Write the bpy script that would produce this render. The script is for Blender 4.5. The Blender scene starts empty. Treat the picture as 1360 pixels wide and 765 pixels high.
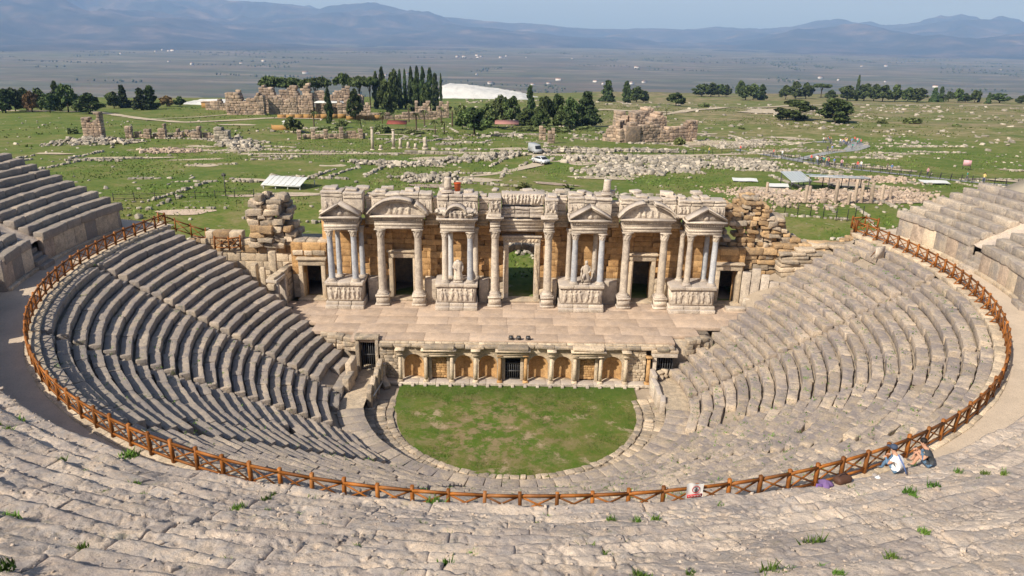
import bpy, math, random
import numpy as np
from mathutils import Matrix, Vector
random.seed(7); RNG = np.random.default_rng(11)
SC = bpy.context.scene
COL = SC.collection
R = math.radians

# ------------------------------------------------------------------ camera
PIT, YAW, ROLL, FPX = 0.336, 0.0076, 0.0164, 989.1
CAM = np.array([-0.765, -55.69, 27.75])
fw = np.array([math.sin(YAW)*math.cos(PIT), math.cos(YAW)*math.cos(PIT), -math.sin(PIT)])
r0 = np.array([math.cos(YAW), -math.sin(YAW), 0.0]); u0 = np.cross(r0, fw)
rr = math.cos(ROLL)*r0 + math.sin(ROLL)*u0; uu = -math.sin(ROLL)*r0 + math.cos(ROLL)*u0
cd = bpy.data.cameras.new('camera'); co = bpy.data.objects.new('camera', cd); COL.objects.link(co)
m = Matrix.Identity(4)
for i in range(3):
    m[i][0] = rr[i]; m[i][1] = uu[i]; m[i][2] = -fw[i]; m[i][3] = CAM[i]
co.matrix_world = m
cd.sensor_width = 36; cd.lens = 36*FPX/1360; cd.clip_start = .1; cd.clip_end = 80000
SC.camera = co

# ------------------------------------------------------------------ sky, sun, exposure
SUN_EL, SUN_AZ = 41.0, 47.0            # sun stands behind the viewer's left shoulder
sd = np.array([-math.sin(R(SUN_AZ))*math.cos(R(SUN_EL)), -math.cos(R(SUN_AZ))*math.cos(R(SUN_EL)), math.sin(R(SUN_EL))])
w = bpy.data.worlds.new('World'); SC.world = w; w.use_nodes = True
nt = w.node_tree; bg = nt.nodes['Background']
sky = nt.nodes.new('ShaderNodeTexSky'); sky.sky_type = 'NISHITA'; sky.sun_disc = False
sky.sun_elevation = R(SUN_EL); sky.sun_rotation = math.atan2(sd[0], sd[1])
sky.altitude = 400; sky.air_density = 1.0; sky.dust_density = 3.0; sky.ozone_density = 1.5
nt.links.new(sky.outputs[0], bg.inputs[0]); bg.inputs[1].default_value = 0.08
sl = bpy.data.lights.new('sun', 'SUN'); sl.energy = 5.0; sl.angle = R(.55); sl.color = (1, .93, .82)
so = bpy.data.objects.new('sun', sl); COL.objects.link(so)
so.rotation_euler = Vector(sd).to_track_quat('Z', 'Y').to_euler(); so.location = (-60, -60, 80)
SC.view_settings.view_transform = 'Standard'; SC.view_settings.look = 'None'
SC.view_settings.exposure = 0.36; SC.view_settings.gamma = 1.0; SC.view_settings.use_curve_mapping = False
SC.cycles.max_bounces = 6; SC.cycles.diffuse_bounces = 3; SC.cycles.transparent_max_bounces = 12
SC.cycles.volume_bounces = 1
HAZE_D = 7.6e-5

# ------------------------------------------------------------------ helpers: objects
def tag(o, label=None, cat=None, group=None, kind=None):
    if label: o['label'] = label
    if cat: o['category'] = cat
    if group: o['group'] = group
    if kind: o['kind'] = kind
    return o
def link(name, me, parent=None, loc=None, rz=0):
    o = bpy.data.objects.new(name, me); COL.objects.link(o)
    if parent is not None: o.parent = parent
    if loc is not None: o.location = loc
    if rz: o.rotation_euler = (0, 0, rz)
    return o
def empty(name, label, cat, loc=(0, 0, 0), rz=0, group=None):
    o = link(name, None, None, loc, rz); o.empty_display_size = .2
    return tag(o, label, cat, group)
def mesh(name, V, F, mat, smooth=False):
    """V (n,3); F = (m,4) or (m,3) int array, or list of such arrays"""
    V = np.asarray(V, np.float32); me = bpy.data.meshes.new(name)
    if not isinstance(F, (list, tuple)): F = [F]
    F = [np.asarray(f, np.int32) for f in F if len(f)]
    nl = sum(f.size for f in F); npoly = sum(len(f) for f in F)
    me.vertices.add(len(V)); me.vertices.foreach_set('co', V.ravel())
    me.loops.add(nl); me.loops.foreach_set('vertex_index', np.concatenate([f.ravel() for f in F]))
    me.polygons.add(npoly)
    tot = np.concatenate([np.full(len(f), f.shape[1], np.int32) for f in F])
    st = np.concatenate([[0], np.cumsum(tot)[:-1]]).astype(np.int32)
    me.polygons.foreach_set('loop_start', st); me.polygons.foreach_set('loop_total', tot)
    if smooth: me.polygons.foreach_set('use_smooth', np.ones(npoly, bool))
    me.update(calc_edges=True)
    if mat is not None:
        for q in (mat if isinstance(mat, (list, tuple)) else [mat]): me.materials.append(q)
    return me
def copy_tree(o, parent=None):
    c = o.copy(); COL.objects.link(c); c.parent = parent
    for ch in o.children: copy_tree(ch, c)
    return c

# ------------------------------------------------------------------ helpers: noise
def _h(i, j, k, s):
    n = (i*374761393 + j*668265263 + k*1442695041 + s*974634777) & 0xffffffff
    n = ((n ^ (n >> 13))*1274126177) & 0xffffffff
    n = (n ^ (n >> 16)) & 0xffff
    return n/32767.5 - 1.0
def vnoise(P, s=0):
    P = np.asarray(P, float); I = np.floor(P).astype(np.int64); f = P - I; f = f*f*(3-2*f)
    o = 0
    for a in (0, 1):
        wa = f[:, 0] if a else 1-f[:, 0]
        for b in (0, 1):
            wb = f[:, 1] if b else 1-f[:, 1]
            for c in (0, 1):
                wc = f[:, 2] if c else 1-f[:, 2]
                o = o + wa*wb*wc*_h(I[:, 0]+a, I[:, 1]+b, I[:, 2]+c, s)
    return o
def fbm(P, oct=4, s=0):
    P = np.asarray(P, float); o = 0; a = 1
    for k in range(oct): o = o + a*vnoise(P*2**k+k*17.3, s+k); a *= .5
    return o
def ss(a, b, x): t = np.clip((x-a)/(b-a), 0, 1); return t*t*(3-2*t)

# ------------------------------------------------------------------ helpers: stones
_topo = {}
def topo(ix, iy, iz):
    key = (ix, iy, iz)
    if key in _topo: return _topo[key]
    def lines(k):
        a = [-1, -1] + [-1+2*(i+1)/(k+1) for i in range(k)] + [1, 1]
        b = [0, 1] + [0]*k + [0, 0]; b[-2] = -1
        return np.array(a, float), np.array(b, float)
    X, Y, Z = lines(ix), lines(iy), lines(iz)
    nx, ny, nz = len(X[0]), len(Y[0]), len(Z[0])
    idx = {}; A = []; B = []; Q = []
    def v(i, j, k):
        if (i, j, k) not in idx:
            idx[(i, j, k)] = len(A)
            A.append((X[0][i], Y[0][j], Z[0][k])); B.append((X[1][i], Y[1][j], Z[1][k]))
        return idx[(i, j, k)]
    for i in range(nx-1):
        for j in range(ny-1):
            Q.append((v(i, j, 0), v(i, j+1, 0), v(i+1, j+1, 0), v(i+1, j, 0)))
            Q.append((v(i, j, nz-1), v(i+1, j, nz-1), v(i+1, j+1, nz-1), v(i, j+1, nz-1)))
    for i in range(nx-1):
        for k in range(nz-1):
            Q.append((v(i, 0, k), v(i+1, 0, k), v(i+1, 0, k+1), v(i, 0, k+1)))
            Q.append((v(i, ny-1, k), v(i, ny-1, k+1), v(i+1, ny-1, k+1), v(i+1, ny-1, k)))
    for j in range(ny-1):
        for k in range(nz-1):
            Q.append((v(0, j, k), v(0, j, k+1), v(0, j+1, k+1), v(0, j+1, k)))
            Q.append((v(nx-1, j, k), v(nx-1, j+1, k), v(nx-1, j+1, k+1), v(nx-1, j, k+1)))
    _topo[key] = (np.array(A), np.array(B), np.array(Q, np.int32))
    return _topo[key]
def rot3(rz, tx=0, ty=0):
    c, s = math.cos(rz), math.sin(rz)
    M = np.array([[c, -s, 0], [s, c, 0], [0, 0, 1.]])
    if tx or ty:
        cx, sx, cy, sy = math.cos(tx), math.sin(tx), math.cos(ty), math.sin(ty)
        M = M @ np.array([[1, 0, 0], [0, cx, -sx], [0, sx, cx]]) @ np.array([[cy, 0, sy], [0, 1, 0], [-sy, 0, cy]])
    return M
class Stones:
    """collects rounded, worn blocks; emits them as single objects and / or one joined mesh"""
    def __init__(s): s.V = []; s.Q = []; s.C = []; s.M = []; s.A = []; s.F = []; s.W = []
    def add(s, c, half, rz=0, r=.04, amp=.02, freq=1.6, cuts=(1, 1, 0), tx=0, ty=0, m=0):
        A, B, Q = topo(*cuts); h = np.array(half, float); r = min(r, h.min()*.9)
        P = A*h + B*r
        inner = np.clip(P, -(h-r), h-r); d = P-inner; n = np.linalg.norm(d, axis=1, keepdims=True)
        P = np.where(n > 1e-9, inner + d/np.maximum(n, 1e-9)*r, P)
        c = np.array(c, float)
        P = P @ rot3(rz, tx, ty).T
        s.V.append(P + c); s.Q.append(Q); s.C.append(c); s.M.append(m)
        s.A.append(amp); s.F.append(freq)
        dv = c-CAM; dist = np.linalg.norm(dv); z = dv@fw
        px, py = (dv@rr)/max(z, .1)*FPX, (dv@uu)/max(z, .1)*FPX
        vis = z > 1 and abs(px) < 720 and abs(py) < 410
        el = abs(dv[2])/dist
        s.W.append((4*h[0]*h[1]*el + 4*h[0]*h[2]*.5)/dist**2 if vis else 0)
        return len(s.V)-1
    def finish(s):
        n = [len(v) for v in s.V]; V = np.concatenate(s.V)
        amp = np.repeat(s.A, n); fr = np.repeat(s.F, n)
        sid = np.repeat(np.arange(len(n)), n)
        P = V*fr[:, None] + (sid*3.17 % 97)[:, None]
        d = np.stack([fbm(P, 3, 1), fbm(P+31.7, 3, 5), fbm(P+77.1, 3, 9)], -1)*amp[:, None]
        V = V + d
        s.off = np.concatenate([[0], np.cumsum(n)]); s.VV = V
    def emit(s, name, mats, parent, limit=300, stuff=None, smooth=False, org=(0, 0, 0)):
        s.finish(); order = np.argsort(-np.array(s.W)); keep = set(order[:limit].tolist()) if limit < len(order) else set(range(len(order)))
        if not isinstance(mats, (list, tuple)): mats = [mats]
        org = np.array(org, float)
        for i in sorted(keep):
            c = s.C[i]; me = mesh(name, s.VV[s.off[i]:s.off[i+1]]-c, s.Q[i], mats[s.M[i]], smooth)
            link(name, me, parent, c-org)
        rest = [i for i in range(len(order)) if i not in keep]
        if rest:
            for mi in range(len(mats)):
                rs = [i for i in rest if s.M[i] == mi]
                if not rs: continue
                V = []; Q = []; o = 0
                for i in rs:
                    v = s.VV[s.off[i]:s.off[i+1]]; V.append(v-org); Q.append(s.Q[i]+o); o += len(v)
                ob = link(stuff or name, mesh(name, np.concatenate(V), np.concatenate(Q), mats[mi], smooth), parent)
                ob['kind'] = 'stuff'
def stone(name, parent, mat, c, half, rz=0, r=.03, amp=.012, freq=1.6, cuts=(1, 1, 1), tx=0, ty=0, smooth=False, org=(0, 0, 0)):
    S = Stones(); S.add(c, half, rz, r, amp, freq, cuts, tx, ty); S.finish()
    return link(name, mesh(name, S.VV-np.array(c, float), S.Q[0], mat, smooth), parent, np.array(c, float)-np.array(org, float))
class MB:
    """plain mesh builder: boxes, tubes, lathes in one mesh"""
    def __init__(s): s.v = []; s.q = []; s.t = []; s.n = 0
    def raw(s, V, Q=(), T=()):
        V = np.asarray(V, float).reshape(-1, 3); s.v.append(V)
        if len(Q): s.q.append(np.asarray(Q, np.int32)+s.n)
        if len(T): s.t.append(np.asarray(T, np.int32)+s.n)
        s.n += len(V); return s
    def box(s, x0, x1, y0, y1, z0, z1):
        V = [(x, y, z) for x in (x0, x1) for y in (y0, y1) for z in (z0, z1)]
        return s.raw(V, [(0, 1, 3, 2), (4, 6, 7, 5), (0, 4, 5, 1), (2, 3, 7, 6), (0, 2, 6, 4), (1, 5, 7, 3)])
    def beam(s, a, b, w, h, up=(0, 0, 1)):
        a = np.array(a, float); b = np.array(b, float); d = b-a; d /= np.linalg.norm(d)
        x = np.cross(d, up); n = np.linalg.norm(x); x = x/n if n > 1e-6 else np.array([1., 0, 0]); y = np.cross(x, d)
        V = [p + sx*x*w/2 + sy*y*h/2 for p in (a, b) for sx, sy in ((-1, -1), (1, -1), (1, 1), (-1, 1))]
        return s.raw(V, [(0, 1, 5, 4), (1, 2, 6, 5), (2, 3, 7, 6), (3, 0, 4, 7), (3, 2, 1, 0), (4, 5, 6, 7)])
    def tube(s, pts, rad, n=8):
        pts = np.array(pts, float); rad = np.broadcast_to(np.array(rad, float), (len(pts),))
        V = []
        for i, p in enumerate(pts):
            d = pts[min(i+1, len(pts)-1)]-pts[max(i-1, 0)]; d = d/np.linalg.norm(d)
            x = np.cross(d, (0, 0, 1) if abs(d[2]) < .95 else (1, 0, 0)); x /= np.linalg.norm(x); y = np.cross(d, x)
            for k in range(n):
                a = 2*math.pi*k/n; V.append(p + rad[i]*(math.cos(a)*x + math.sin(a)*y))
        Q = [(i*n+k, i*n+(k+1) % n, (i+1)*n+(k+1) % n, (i+1)*n+k) for i in range(len(pts)-1) for k in range(n)]
        V += [pts[0], pts[-1]]; e = len(pts)*n
        T = [(e, (k+1) % n, k) for k in range(n)] + [(e+1, (len(pts)-1)*n+k, (len(pts)-1)*n+(k+1) % n) for k in range(n)]
        return s.raw(V, Q, T)
    def lathe(s, prof, n=20, c=(0, 0, 0), fn=None):
        V = []
        for (r, z) in prof:
            for k in range(n):
                a = 2*math.pi*k/n; q = r*(fn(a, z) if fn else 1); V.append((c[0]+q*math.cos(a), c[1]+q*math.sin(a), c[2]+z))
        Q = [(i*n+k, i*n+(k+1) % n, (i+1)*n+(k+1) % n, (i+1)*n+k) for i in range(len(prof)-1) for k in range(n)]
        e = len(V); V += [(c[0], c[1], c[2]+prof[0][1]), (c[0], c[1], c[2]+prof[-1][1])]
        T = [(e, (k+1) % n, k) for k in range(n)] + [(e+1, (len(prof)-1)*n+k, (len(prof)-1)*n+(k+1) % n) for k in range(n)]
        return s.raw(V, Q, T)
    def me(s, name, mat, smooth=False, amp=0, freq=1.5):
        V = np.concatenate(s.v)
        if amp: V = V + np.stack([fbm(V*freq, 3, 1), fbm(V*freq+31, 3, 5), fbm(V*freq+77, 3, 9)], -1)*amp
        F = []
        if s.q: F.append(np.concatenate(s.q))
        if s.t: F.append(np.concatenate(s.t))
        return mesh(name, V, F, mat, smooth)
    def build(s, name, mat, parent=None, loc=None, smooth=False, amp=0, freq=1.5, rz=0):
        return link(name, s.me(name, mat, smooth, amp, freq), parent, loc, rz)

# ------------------------------------------------------------------ materials
class NT:
    def __init__(s, name):
        s.m = bpy.data.materials.new(name); s.m.use_nodes = True; s.t = s.m.node_tree; s.b = s.t.nodes['Principled BSDF']
        s.b.inputs['Specular IOR Level'].default_value = .25
        s.pos = s.n('ShaderNodeNewGeometry')
    def n(s, k, **kw):
        o = s.t.nodes.new(k)
        for a, b in kw.items(): setattr(o, a, b)
        return o
    def l(s, a, b): s.t.links.new(a, b)
    def noise(s, scale, detail=4, rough=.55, vec=None, dist=0):
        o = s.n('ShaderNodeTexNoise'); o.inputs['Scale'].default_value = scale; o.inputs['Detail'].default_value = detail
        o.inputs['Roughness'].default_value = rough; o.inputs['Distortion'].default_value = dist
        s.l(vec if vec is not None else s.pos.outputs['Position'], o.inputs['Vector']); return o.outputs['Fac']
    def map(s, sc, rot=(0, 0, 0)):
        o = s.n('ShaderNodeMapping'); o.inputs['Scale'].default_value = sc; o.inputs['Rotation'].default_value = rot
        s.l(s.pos.outputs['Position'], o.inputs['Vector']); return o.outputs[0]
    def ramp(s, fac, stops):
        o = s.n('ShaderNodeValToRGB'); e = o.color_ramp.elements
        while len(e) < len(stops): e.new(.5)
        for a, (p, c) in zip(e, stops): a.position = p; a.color = (*c, 1) if len(c) == 3 else c
        s.l(fac, o.inputs[0]); return o.outputs[0]
    def mr(s, v, a, b, c=0., d=1.):
        o = s.n('ShaderNodeMapRange'); s.l(v, o.inputs[0])
        for k, q in enumerate((a, b, c, d)): o.inputs[k+1].default_value = q
        return o.outputs[0]
    def mix(s, f, a, b, mode='MIX'):
        o = s.n('ShaderNodeMix', data_type='RGBA', blend_type=mode)
        for v, i in ((f, 0), (a, 6), (b, 7)):
            if hasattr(v, 'links'): s.l(v, o.inputs[i])
            else: o.inputs[i].default_value = v if i == 0 else (*v, 1)
        return o.outputs[2]
    def math(s, op, a, b=0.):
        o = s.n('ShaderNodeMath', operation=op)
        for v, i in ((a, 0), (b, 1)):
            if hasattr(v, 'links'): s.l(v, o.inputs[i])
            else: o.inputs[i].default_value = v
        return o.outputs[0]
    def rnd(s):
        a = s.n('ShaderNodeObjectInfo').outputs['Random']; b = s.pos.outputs['Random Per Island']
        return s.math('FRACT', s.math('ADD', a, b))
    def bump(s, h, st=.5, dist=.05, prev=None):
        o = s.n('ShaderNodeBump'); o.inputs['Strength'].default_value = st; o.inputs['Distance'].default_value = dist
        s.l(h, o.inputs['Height'])
        if prev is not None: s.l(prev, o.inputs['Normal'])
        return o.outputs[0]
    def done(s, col=None, rough=.9, nrm=None):
        if col is not None: (s.l(col, s.b.inputs['Base Color']) if hasattr(col, 'links') else s.b.inputs['Base Color'].__setattr__('default_value', (*col, 1)))
        s.b.inputs['Roughness'].default_value = rough
        if nrm is not None: s.l(nrm, s.b.inputs['Normal'])
        return s.m
def stone_mat(name, c1, c2, grey, greyamt=.5, dark=.35, sc=1.0, var=.3, bump=.6, bd=.06, pits=True, green=0, left_tint=None, patchy=0, speck=.55, stain=0, topg=None):
    N = NT(name)
    c = N.ramp(N.noise(.45*sc, 5, .6), [(.3, c1), (.7, c2)])
    g = N.mr(N.noise(1.7*sc, 6, .65, dist=.4), .5-.25*greyamt, .72-.2*greyamt)
    c = N.mix(g, c, grey)
    r = N.rnd()
    c = N.mix(N.mr(r, .72, .95, 0, .55), c, c2)
    v = N.mr(r, 0, 1, 1-var, 1+var*.55)
    hs = N.n('ShaderNodeHueSaturation'); N.l(c, hs.inputs['Color']); N.l(v, hs.inputs['Value']); c = hs.outputs[0]
    f2 = N.noise(9*sc, 6, .7)
    pm_ = N.mr(f2, .30, .52, 1, 0)
    pm_ = N.math('MULTIPLY', pm_, N.mr(N.noise(.8, 4, .6), .42, .6, .12, .9)) if patchy else N.math('MULTIPLY', pm_, .7)
    c = N.mix(pm_, c, tuple(x*dark for x in grey))
    f3 = N.noise(26*sc, 4, .7)
    c = N.mix(N.mr(f3, .56, .74, 0, .5), c, tuple(min(1, x*1.25+.05) for x in c2))
    c = N.mix(N.mr(f3, .30, .46, speck, 0), c, tuple(x*.33 for x in grey))
    if stain:
        c = N.mix(N.math('MULTIPLY', N.mr(N.noise(.55, 5, .6, dist=.6), .46, .57), N.mr(N.noise(3.2, 4, .7), .38, .56, .15, stain)), c, (.235, .205, .205))
    if topg:            # upward faces are weathered grey
        sn = N.n('ShaderNodeSeparateXYZ'); N.l(N.pos.outputs['True Normal'], sn.inputs[0])
        c = N.mix(N.math('MULTIPLY', N.mr(sn.outputs[2], .35, .8), N.mr(N.noise(1.6, 4, .6), .3, .6, .35, .9)), c, topg)
    if left_tint:          # patchy grey-brown tone, stronger toward the left-hand wedges
        sp = N.n('ShaderNodeSeparateXYZ'); N.l(N.pos.outputs['Position'], sp.inputs[0])
        k = N.math('MULTIPLY', N.mr(N.noise(.16, 3, .5), .35, .6, .35, 1), N.mr(sp.outputs[0], -14, 12, .85, .12))
        c = N.mix(N.math('MULTIPLY', k, N.mr(N.noise(2.4, 5, .65), .3, .6, .4, 1)), c, left_tint)
    if green:
        c = N.mix(N.math('MULTIPLY', N.mr(N.noise(.9, 5, .7), .58, .66), N.mr(N.noise(5, 3), .45, .6, 0, green)), c, (.10, .13, .03))
    nb = N.bump(N.noise(4*sc, 6, .65), bump, bd*2)
    nb = N.bump(f2, bump, bd, nb)
    return N.done(c, .93, nb)
def plain(name, col, rough=.8, var=0, metal=0):
    N = NT(name); c = N.mix(N.noise(3, 4), tuple(x*(1-var) for x in col), tuple(min(1, x*(1+var)) for x in col)) if var else col
    N.b.inputs['Metallic'].default_value = metal
    return N.done(c, rough)
M = {}
M['seat'] = stone_mat('seat_stone', (.52, .405, .285), (.61, .49, .365), (.35, .30, .275), .46, .36, 1.0, .20, .7, .045, green=.7, left_tint=(.255, .225, .20), speck=.8, stain=.85)
M['fore'] = stone_mat('foreground_stone', (.545, .425, .325), (.62, .505, .40), (.43, .38, .345), .45, .24, 1.5, .13, .7, .03, green=.3, patchy=1, speck=.8, stain=.5)
M['upper'] = stone_mat('upper_seat_stone', (.50, .405, .31), (.60, .495, .385), (.35, .31, .275), .45, .34, 1.0, .22, .8, .05, green=.3, left_tint=(.25, .22, .195), speck=.8, stain=.7)
M['marble'] = stone_mat('marble', (.65, .55, .44), (.74, .645, .535), (.45, .38, .315), .42, .38, 1.2, .16, .6, .035, topg=(.40, .35, .32), speck=.65, stain=.3)
M['marble_blue'] = stone_mat('blue_grey_marble', (.50, .50, .52), (.62, .61, .60), (.36, .38, .43), .5, .6, 1.2, .14, .3, .02)
M['ochre'] = stone_mat('ochre_travertine', (.53, .295, .115), (.62, .40, .195), (.34, .195, .09), .35, .4, 1.3, .24, .6, .03)
M['beige'] = stone_mat('beige_limestone', (.64, .50, .345), (.71, .58, .43), (.42, .345, .265), .4, .4, 1.2, .22, .6, .04)
M['ruin'] = stone_mat('ruin_stone', (.52, .405, .285), (.63, .50, .365), (.32, .275, .23), .5, .38, 1.0, .34, .8, .05, green=.4)
M['orange'] = stone_mat('orange_travertine', (.50, .31, .145), (.59, .41, .235), (.31, .22, .145), .4, .4, 1.0, .28, .8, .05)
M['slab'] = stone_mat('stage_slab', (.53, .395, .29), (.59, .455, .35), (.42, .315, .24), .5, .6, .9, .045, .3, .012, stain=.25)
M['rubble'] = stone_mat('rubble_stone', (.42, .36, .28), (.56, .49, .40), (.27, .245, .21), .5, .4, .8, .4, .6, .05)
M['farruin'] = stone_mat('far_ruin_stone', (.44, .305, .215), (.56, .42, .31), (.27, .22, .18), .5, .45, .35, .3, .8, .12)
M['pink'] = stone_mat('pink_stone', (.49, .37, .275), (.57, .45, .35), (.33, .26, .21), .4, .5, .8, .25, .6, .06)

def earth_mat(name, c1, c2, sc=.6, bd=.05):
    N = NT(name); c = N.ramp(N.noise(sc, 7, .65), [(.3, c1), (.7, c2)])
    f = N.noise(sc*14, 5, .7); c = N.mix(N.mr(f, .3, .5, .5, 0), c, tuple(x*.5 for x in c1))
    return N.done(c, .95, N.bump(f, .7, bd))
M['earth'] = earth_mat('earth_fill', (.27, .22, .17), (.40, .33, .26), .8)
M['walk'] = earth_mat('walkway_dust', (.47, .385, .30), (.60, .49, .385), .9, .05)
M['track'] = earth_mat('dirt_track', (.40, .33, .24), (.52, .44, .33), .15, .05)
M['asphalt'] = earth_mat('grey_paving', (.27, .27, .28), (.34, .34, .35), .4, .01)
M['trav'] = earth_mat('white_travertine', (.50, .50, .49), (.70, .69, .67), .11, .3)

def wood_mat():
    N = NT('fence_wood'); f = N.noise(2.2, 5, .6); c = N.ramp(f, [(.25, (.15, .05, .010)), (.55, (.29, .10, .018)), (.8, (.41, .165, .036))])
    c = N.mix(N.mr(N.noise(.9, 4, .6), .5, .75, 0, .45), c, (.26, .15, .075)); v = N.mr(N.rnd(), 0, 1, .5, 1.3); hs = N.n('ShaderNodeHueSaturation'); N.l(c, hs.inputs['Color']); N.l(v, hs.inputs['Value'])
    return N.done(hs.outputs[0], .55, N.bump(N.noise(18, 4), .3, .02))
M['wood'] = wood_mat()
M['iron'] = plain('black_iron', (.02, .02, .022), .5)
M['gate'] = plain('grey_iron_gate', (.12, .12, .125), .5)
M['metalroof'] = plain('corrugated_white_roof', (.62, .63, .62), .5, .12)
M['metaldark'] = plain('dark_metal', (.06, .06, .06), .5)
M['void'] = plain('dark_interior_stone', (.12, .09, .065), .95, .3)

def lawn_mat():
    N = NT('orchestra_lawn')
    a = N.noise(.28, 6, .65); b = N.noise(2.6, 6, .7); f = N.math('ADD', N.math('MULTIPLY', a, .65), N.math('MULTIPLY', b, .35))
    c = N.ramp(f, [(.34, (.045, .10, .008)), (.46, (.085, .14, .015)), (.55, (.13, .145, .03)), (.66, (.22, .18, .08))])
    sp = N.n('ShaderNodeSeparateXYZ'); N.l(N.pos.outputs['Position'], sp.inputs[0])
    vd = N.n('ShaderNodeVectorMath', operation='DISTANCE'); N.l(N.pos.outputs['Position'], vd.inputs[0]); vd.inputs[1].default_value = (-1.8, -7.6, 0)
    trod = N.mr(vd.outputs['Value'], 2.5, 8.5, 1, 0)
    c = N.mix(N.math('MULTIPLY', N.mr(trod, 0, 1, .15, 1), N.mr(N.noise(.9, 7, .75), .465, .56, 0, .85)), c, (.27, .195, .115)); c = N.mix(N.mr(N.noise(.45, 6, .7), .58, .64, 0, .7), c, (.40, .31, .21))
    edge = N.mr(sp.outputs[1], -3.6, -.9); c2 = N.ramp(b, [(.3, (.045, .095, .01)), (.7, (.08, .125, .02))])
    c = N.mix(edge, c, c2)
    c = N.mix(N.mr(N.noise(9, 3), .68, .76, 0, .8), c, (.42, .36, .24))
    return N.done(c, .95, N.bump(N.noise(14, 5, .7), .9, .08))
M['lawn'] = lawn_mat()
def field_mat():
    N = NT('grass_field')
    a = N.noise(.022, 6, .6); b = N.noise(.16, 7, .7); d = N.noise(1.3, 5, .7)
    f = N.math('ADD', N.math('MULTIPLY', a, .30), N.math('ADD', N.math('MULTIPLY', b, .42), N.math('MULTIPLY', d, .28)))
    c = N.ramp(f, [(.33, (.042, .080, .010)), (.43, (.075, .122, .015)), (.50, (.115, .145, .026)), (.56, (.175, .165, .055)), (.64, (.25, .20, .11))])
    sp = N.n('ShaderNodeSeparateXYZ'); N.l(N.pos.outputs['Position'], sp.inputs[0])
    dry = N.math('MULTIPLY', N.mr(sp.outputs[1], 140, 260), N.mr(sp.outputs[0], -10, 80))
    dc = N.ramp(b, [(.35, (.09, .105, .03)), (.47, (.17, .15, .065)), (.56, (.27, .215, .12)), (.66, (.38, .30, .2))])
    c = N.mix(N.math('MULTIPLY', dry, N.mr(a, .42, .55, .35, 1)), c, dc)
    c = N.mix(N.mr(N.noise(.55, 6, .75), .60, .68, 0, .8), c, (.33, .28, .20))
    c = N.mix(N.mr(d, .30, .42, .55, 0), c, (.03, .06, .01))
    hill = N.mr(sp.outputs[1], 8, 12, 1, 0); c = N.mix(hill, c, (.36, .31, .24))
    # far plain: patchwork of ploughed and green fields
    vec = N.map((.0010, .0028, 1), (0, 0, .25))
    vo = N.n('ShaderNodeTexVoronoi'); vo.inputs['Scale'].default_value = 1.6; N.l(vec, vo.inputs['Vector'])
    sc_ = N.n('ShaderNodeSeparateColor'); N.l(vo.outputs['Color'], sc_.inputs[0])
    pc = N.ramp(sc_.outputs[0], [(0, (.10, .12, .05)), (.25, (.16, .14, .09)), (.45, (.27, .19, .14)), (.6, (.12, .15, .06)), (.75, (.33, .25, .19)), (.9, (.09, .13, .05)), (1, (.40, .33, .26))])
    pn = N.noise(.0035, 6, .7); pc = N.mix(N.mr(pn, .5, .62, 0, .75), pc, (.06, .085, .045))
    vec2 = N.map((.004, .012, 1), (0, 0, -.15)); vo2 = N.n('ShaderNodeTexVoronoi'); vo2.inputs['Scale'].default_value = 1.5; N.l(vec2, vo2.inputs['Vector'])
    s2 = N.n('ShaderNodeSeparateColor'); N.l(vo2.outputs['Color'], s2.inputs[0])
    pc = N.mix(.5, pc, N.ramp(s2.outputs[1], [(0, (.08, .10, .05)), (.5, (.20, .16, .11)), (.8, (.11, .14, .06)), (1, (.42, .36, .30))]))
    st_ = N.noise(1.0, 5, .6, N.map((.0006, .006, 1))); pc = N.mix(N.mr(st_, .56, .70, 0, .5), pc, (.45, .37, .31)); pc = N.mix(N.mr(st_, .32, .46, .5, 0), pc, (.05, .085, .04))
    pc = N.mix(1.0, pc, (.62, .62, .60), 'MULTIPLY')
    far = N.mr(sp.outputs[1], 620, 1100); c = N.mix(far, c, pc)
    return N.done(c, .95, N.bump(d, .5, .15))
M['field'] = field_mat()
def hills_mat():
    N = NT('mountain'); c = N.ramp(N.noise(.0013, 8, .7), [(.38, (.012, .022, .014)), (.5, (.035, .038, .028)), (.60, (.09, .072, .056)), (.70, (.20, .165, .135))])
    return N.done(c, .95)
M['hills'] = hills_mat()
def leaf_mat(name, c1, c2):
    N = NT(name); r = N.rnd(); c = N.mix(r, c1, c2); c = N.mix(N.mr(N.noise(.33, 3, .6), .45, .62, 0, .65), c, tuple(min(1, x*1.9) for x in c2)); c = N.mix(N.mr(N.noise(.5, 3, .6), .36, .46, .6, 0), c, tuple(x*.6 for x in c1))
    o = N.n('ShaderNodeObjectInfo').outputs['Random']; hs = N.n('ShaderNodeHueSaturation'); N.l(c, hs.inputs['Color']); N.l(N.mr(o, 0, 1, .75, 1.3), hs.inputs['Value']); N.l(N.mr(o, 0, 1, .485, .515), hs.inputs['Hue'])
    return N.done(hs.outputs[0], .7)
M['leaf'] = leaf_mat('evergreen_leaf', (.020, .038, .012), (.072, .098, .030))
M['cyp'] = leaf_mat('cypress_leaf', (.016, .032, .012), (.052, .078, .026))
M['olive'] = leaf_mat('olive_leaf', (.06, .085, .025), (.13, .15, .055))
M['brown'] = leaf_mat('brown_leaf', (.11, .07, .03), (.20, .13, .06))
M['palm'] = leaf_mat('palm_leaf', (.045, .065, .02), (.11, .12, .045))
M['tuft'] = leaf_mat('tuft_leaf', (.045, .10, .012), (.10, .17, .03))
M['weed'] = leaf_mat('field_weed_leaf', (.045, .080, .012), (.095, .125, .026))
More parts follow.
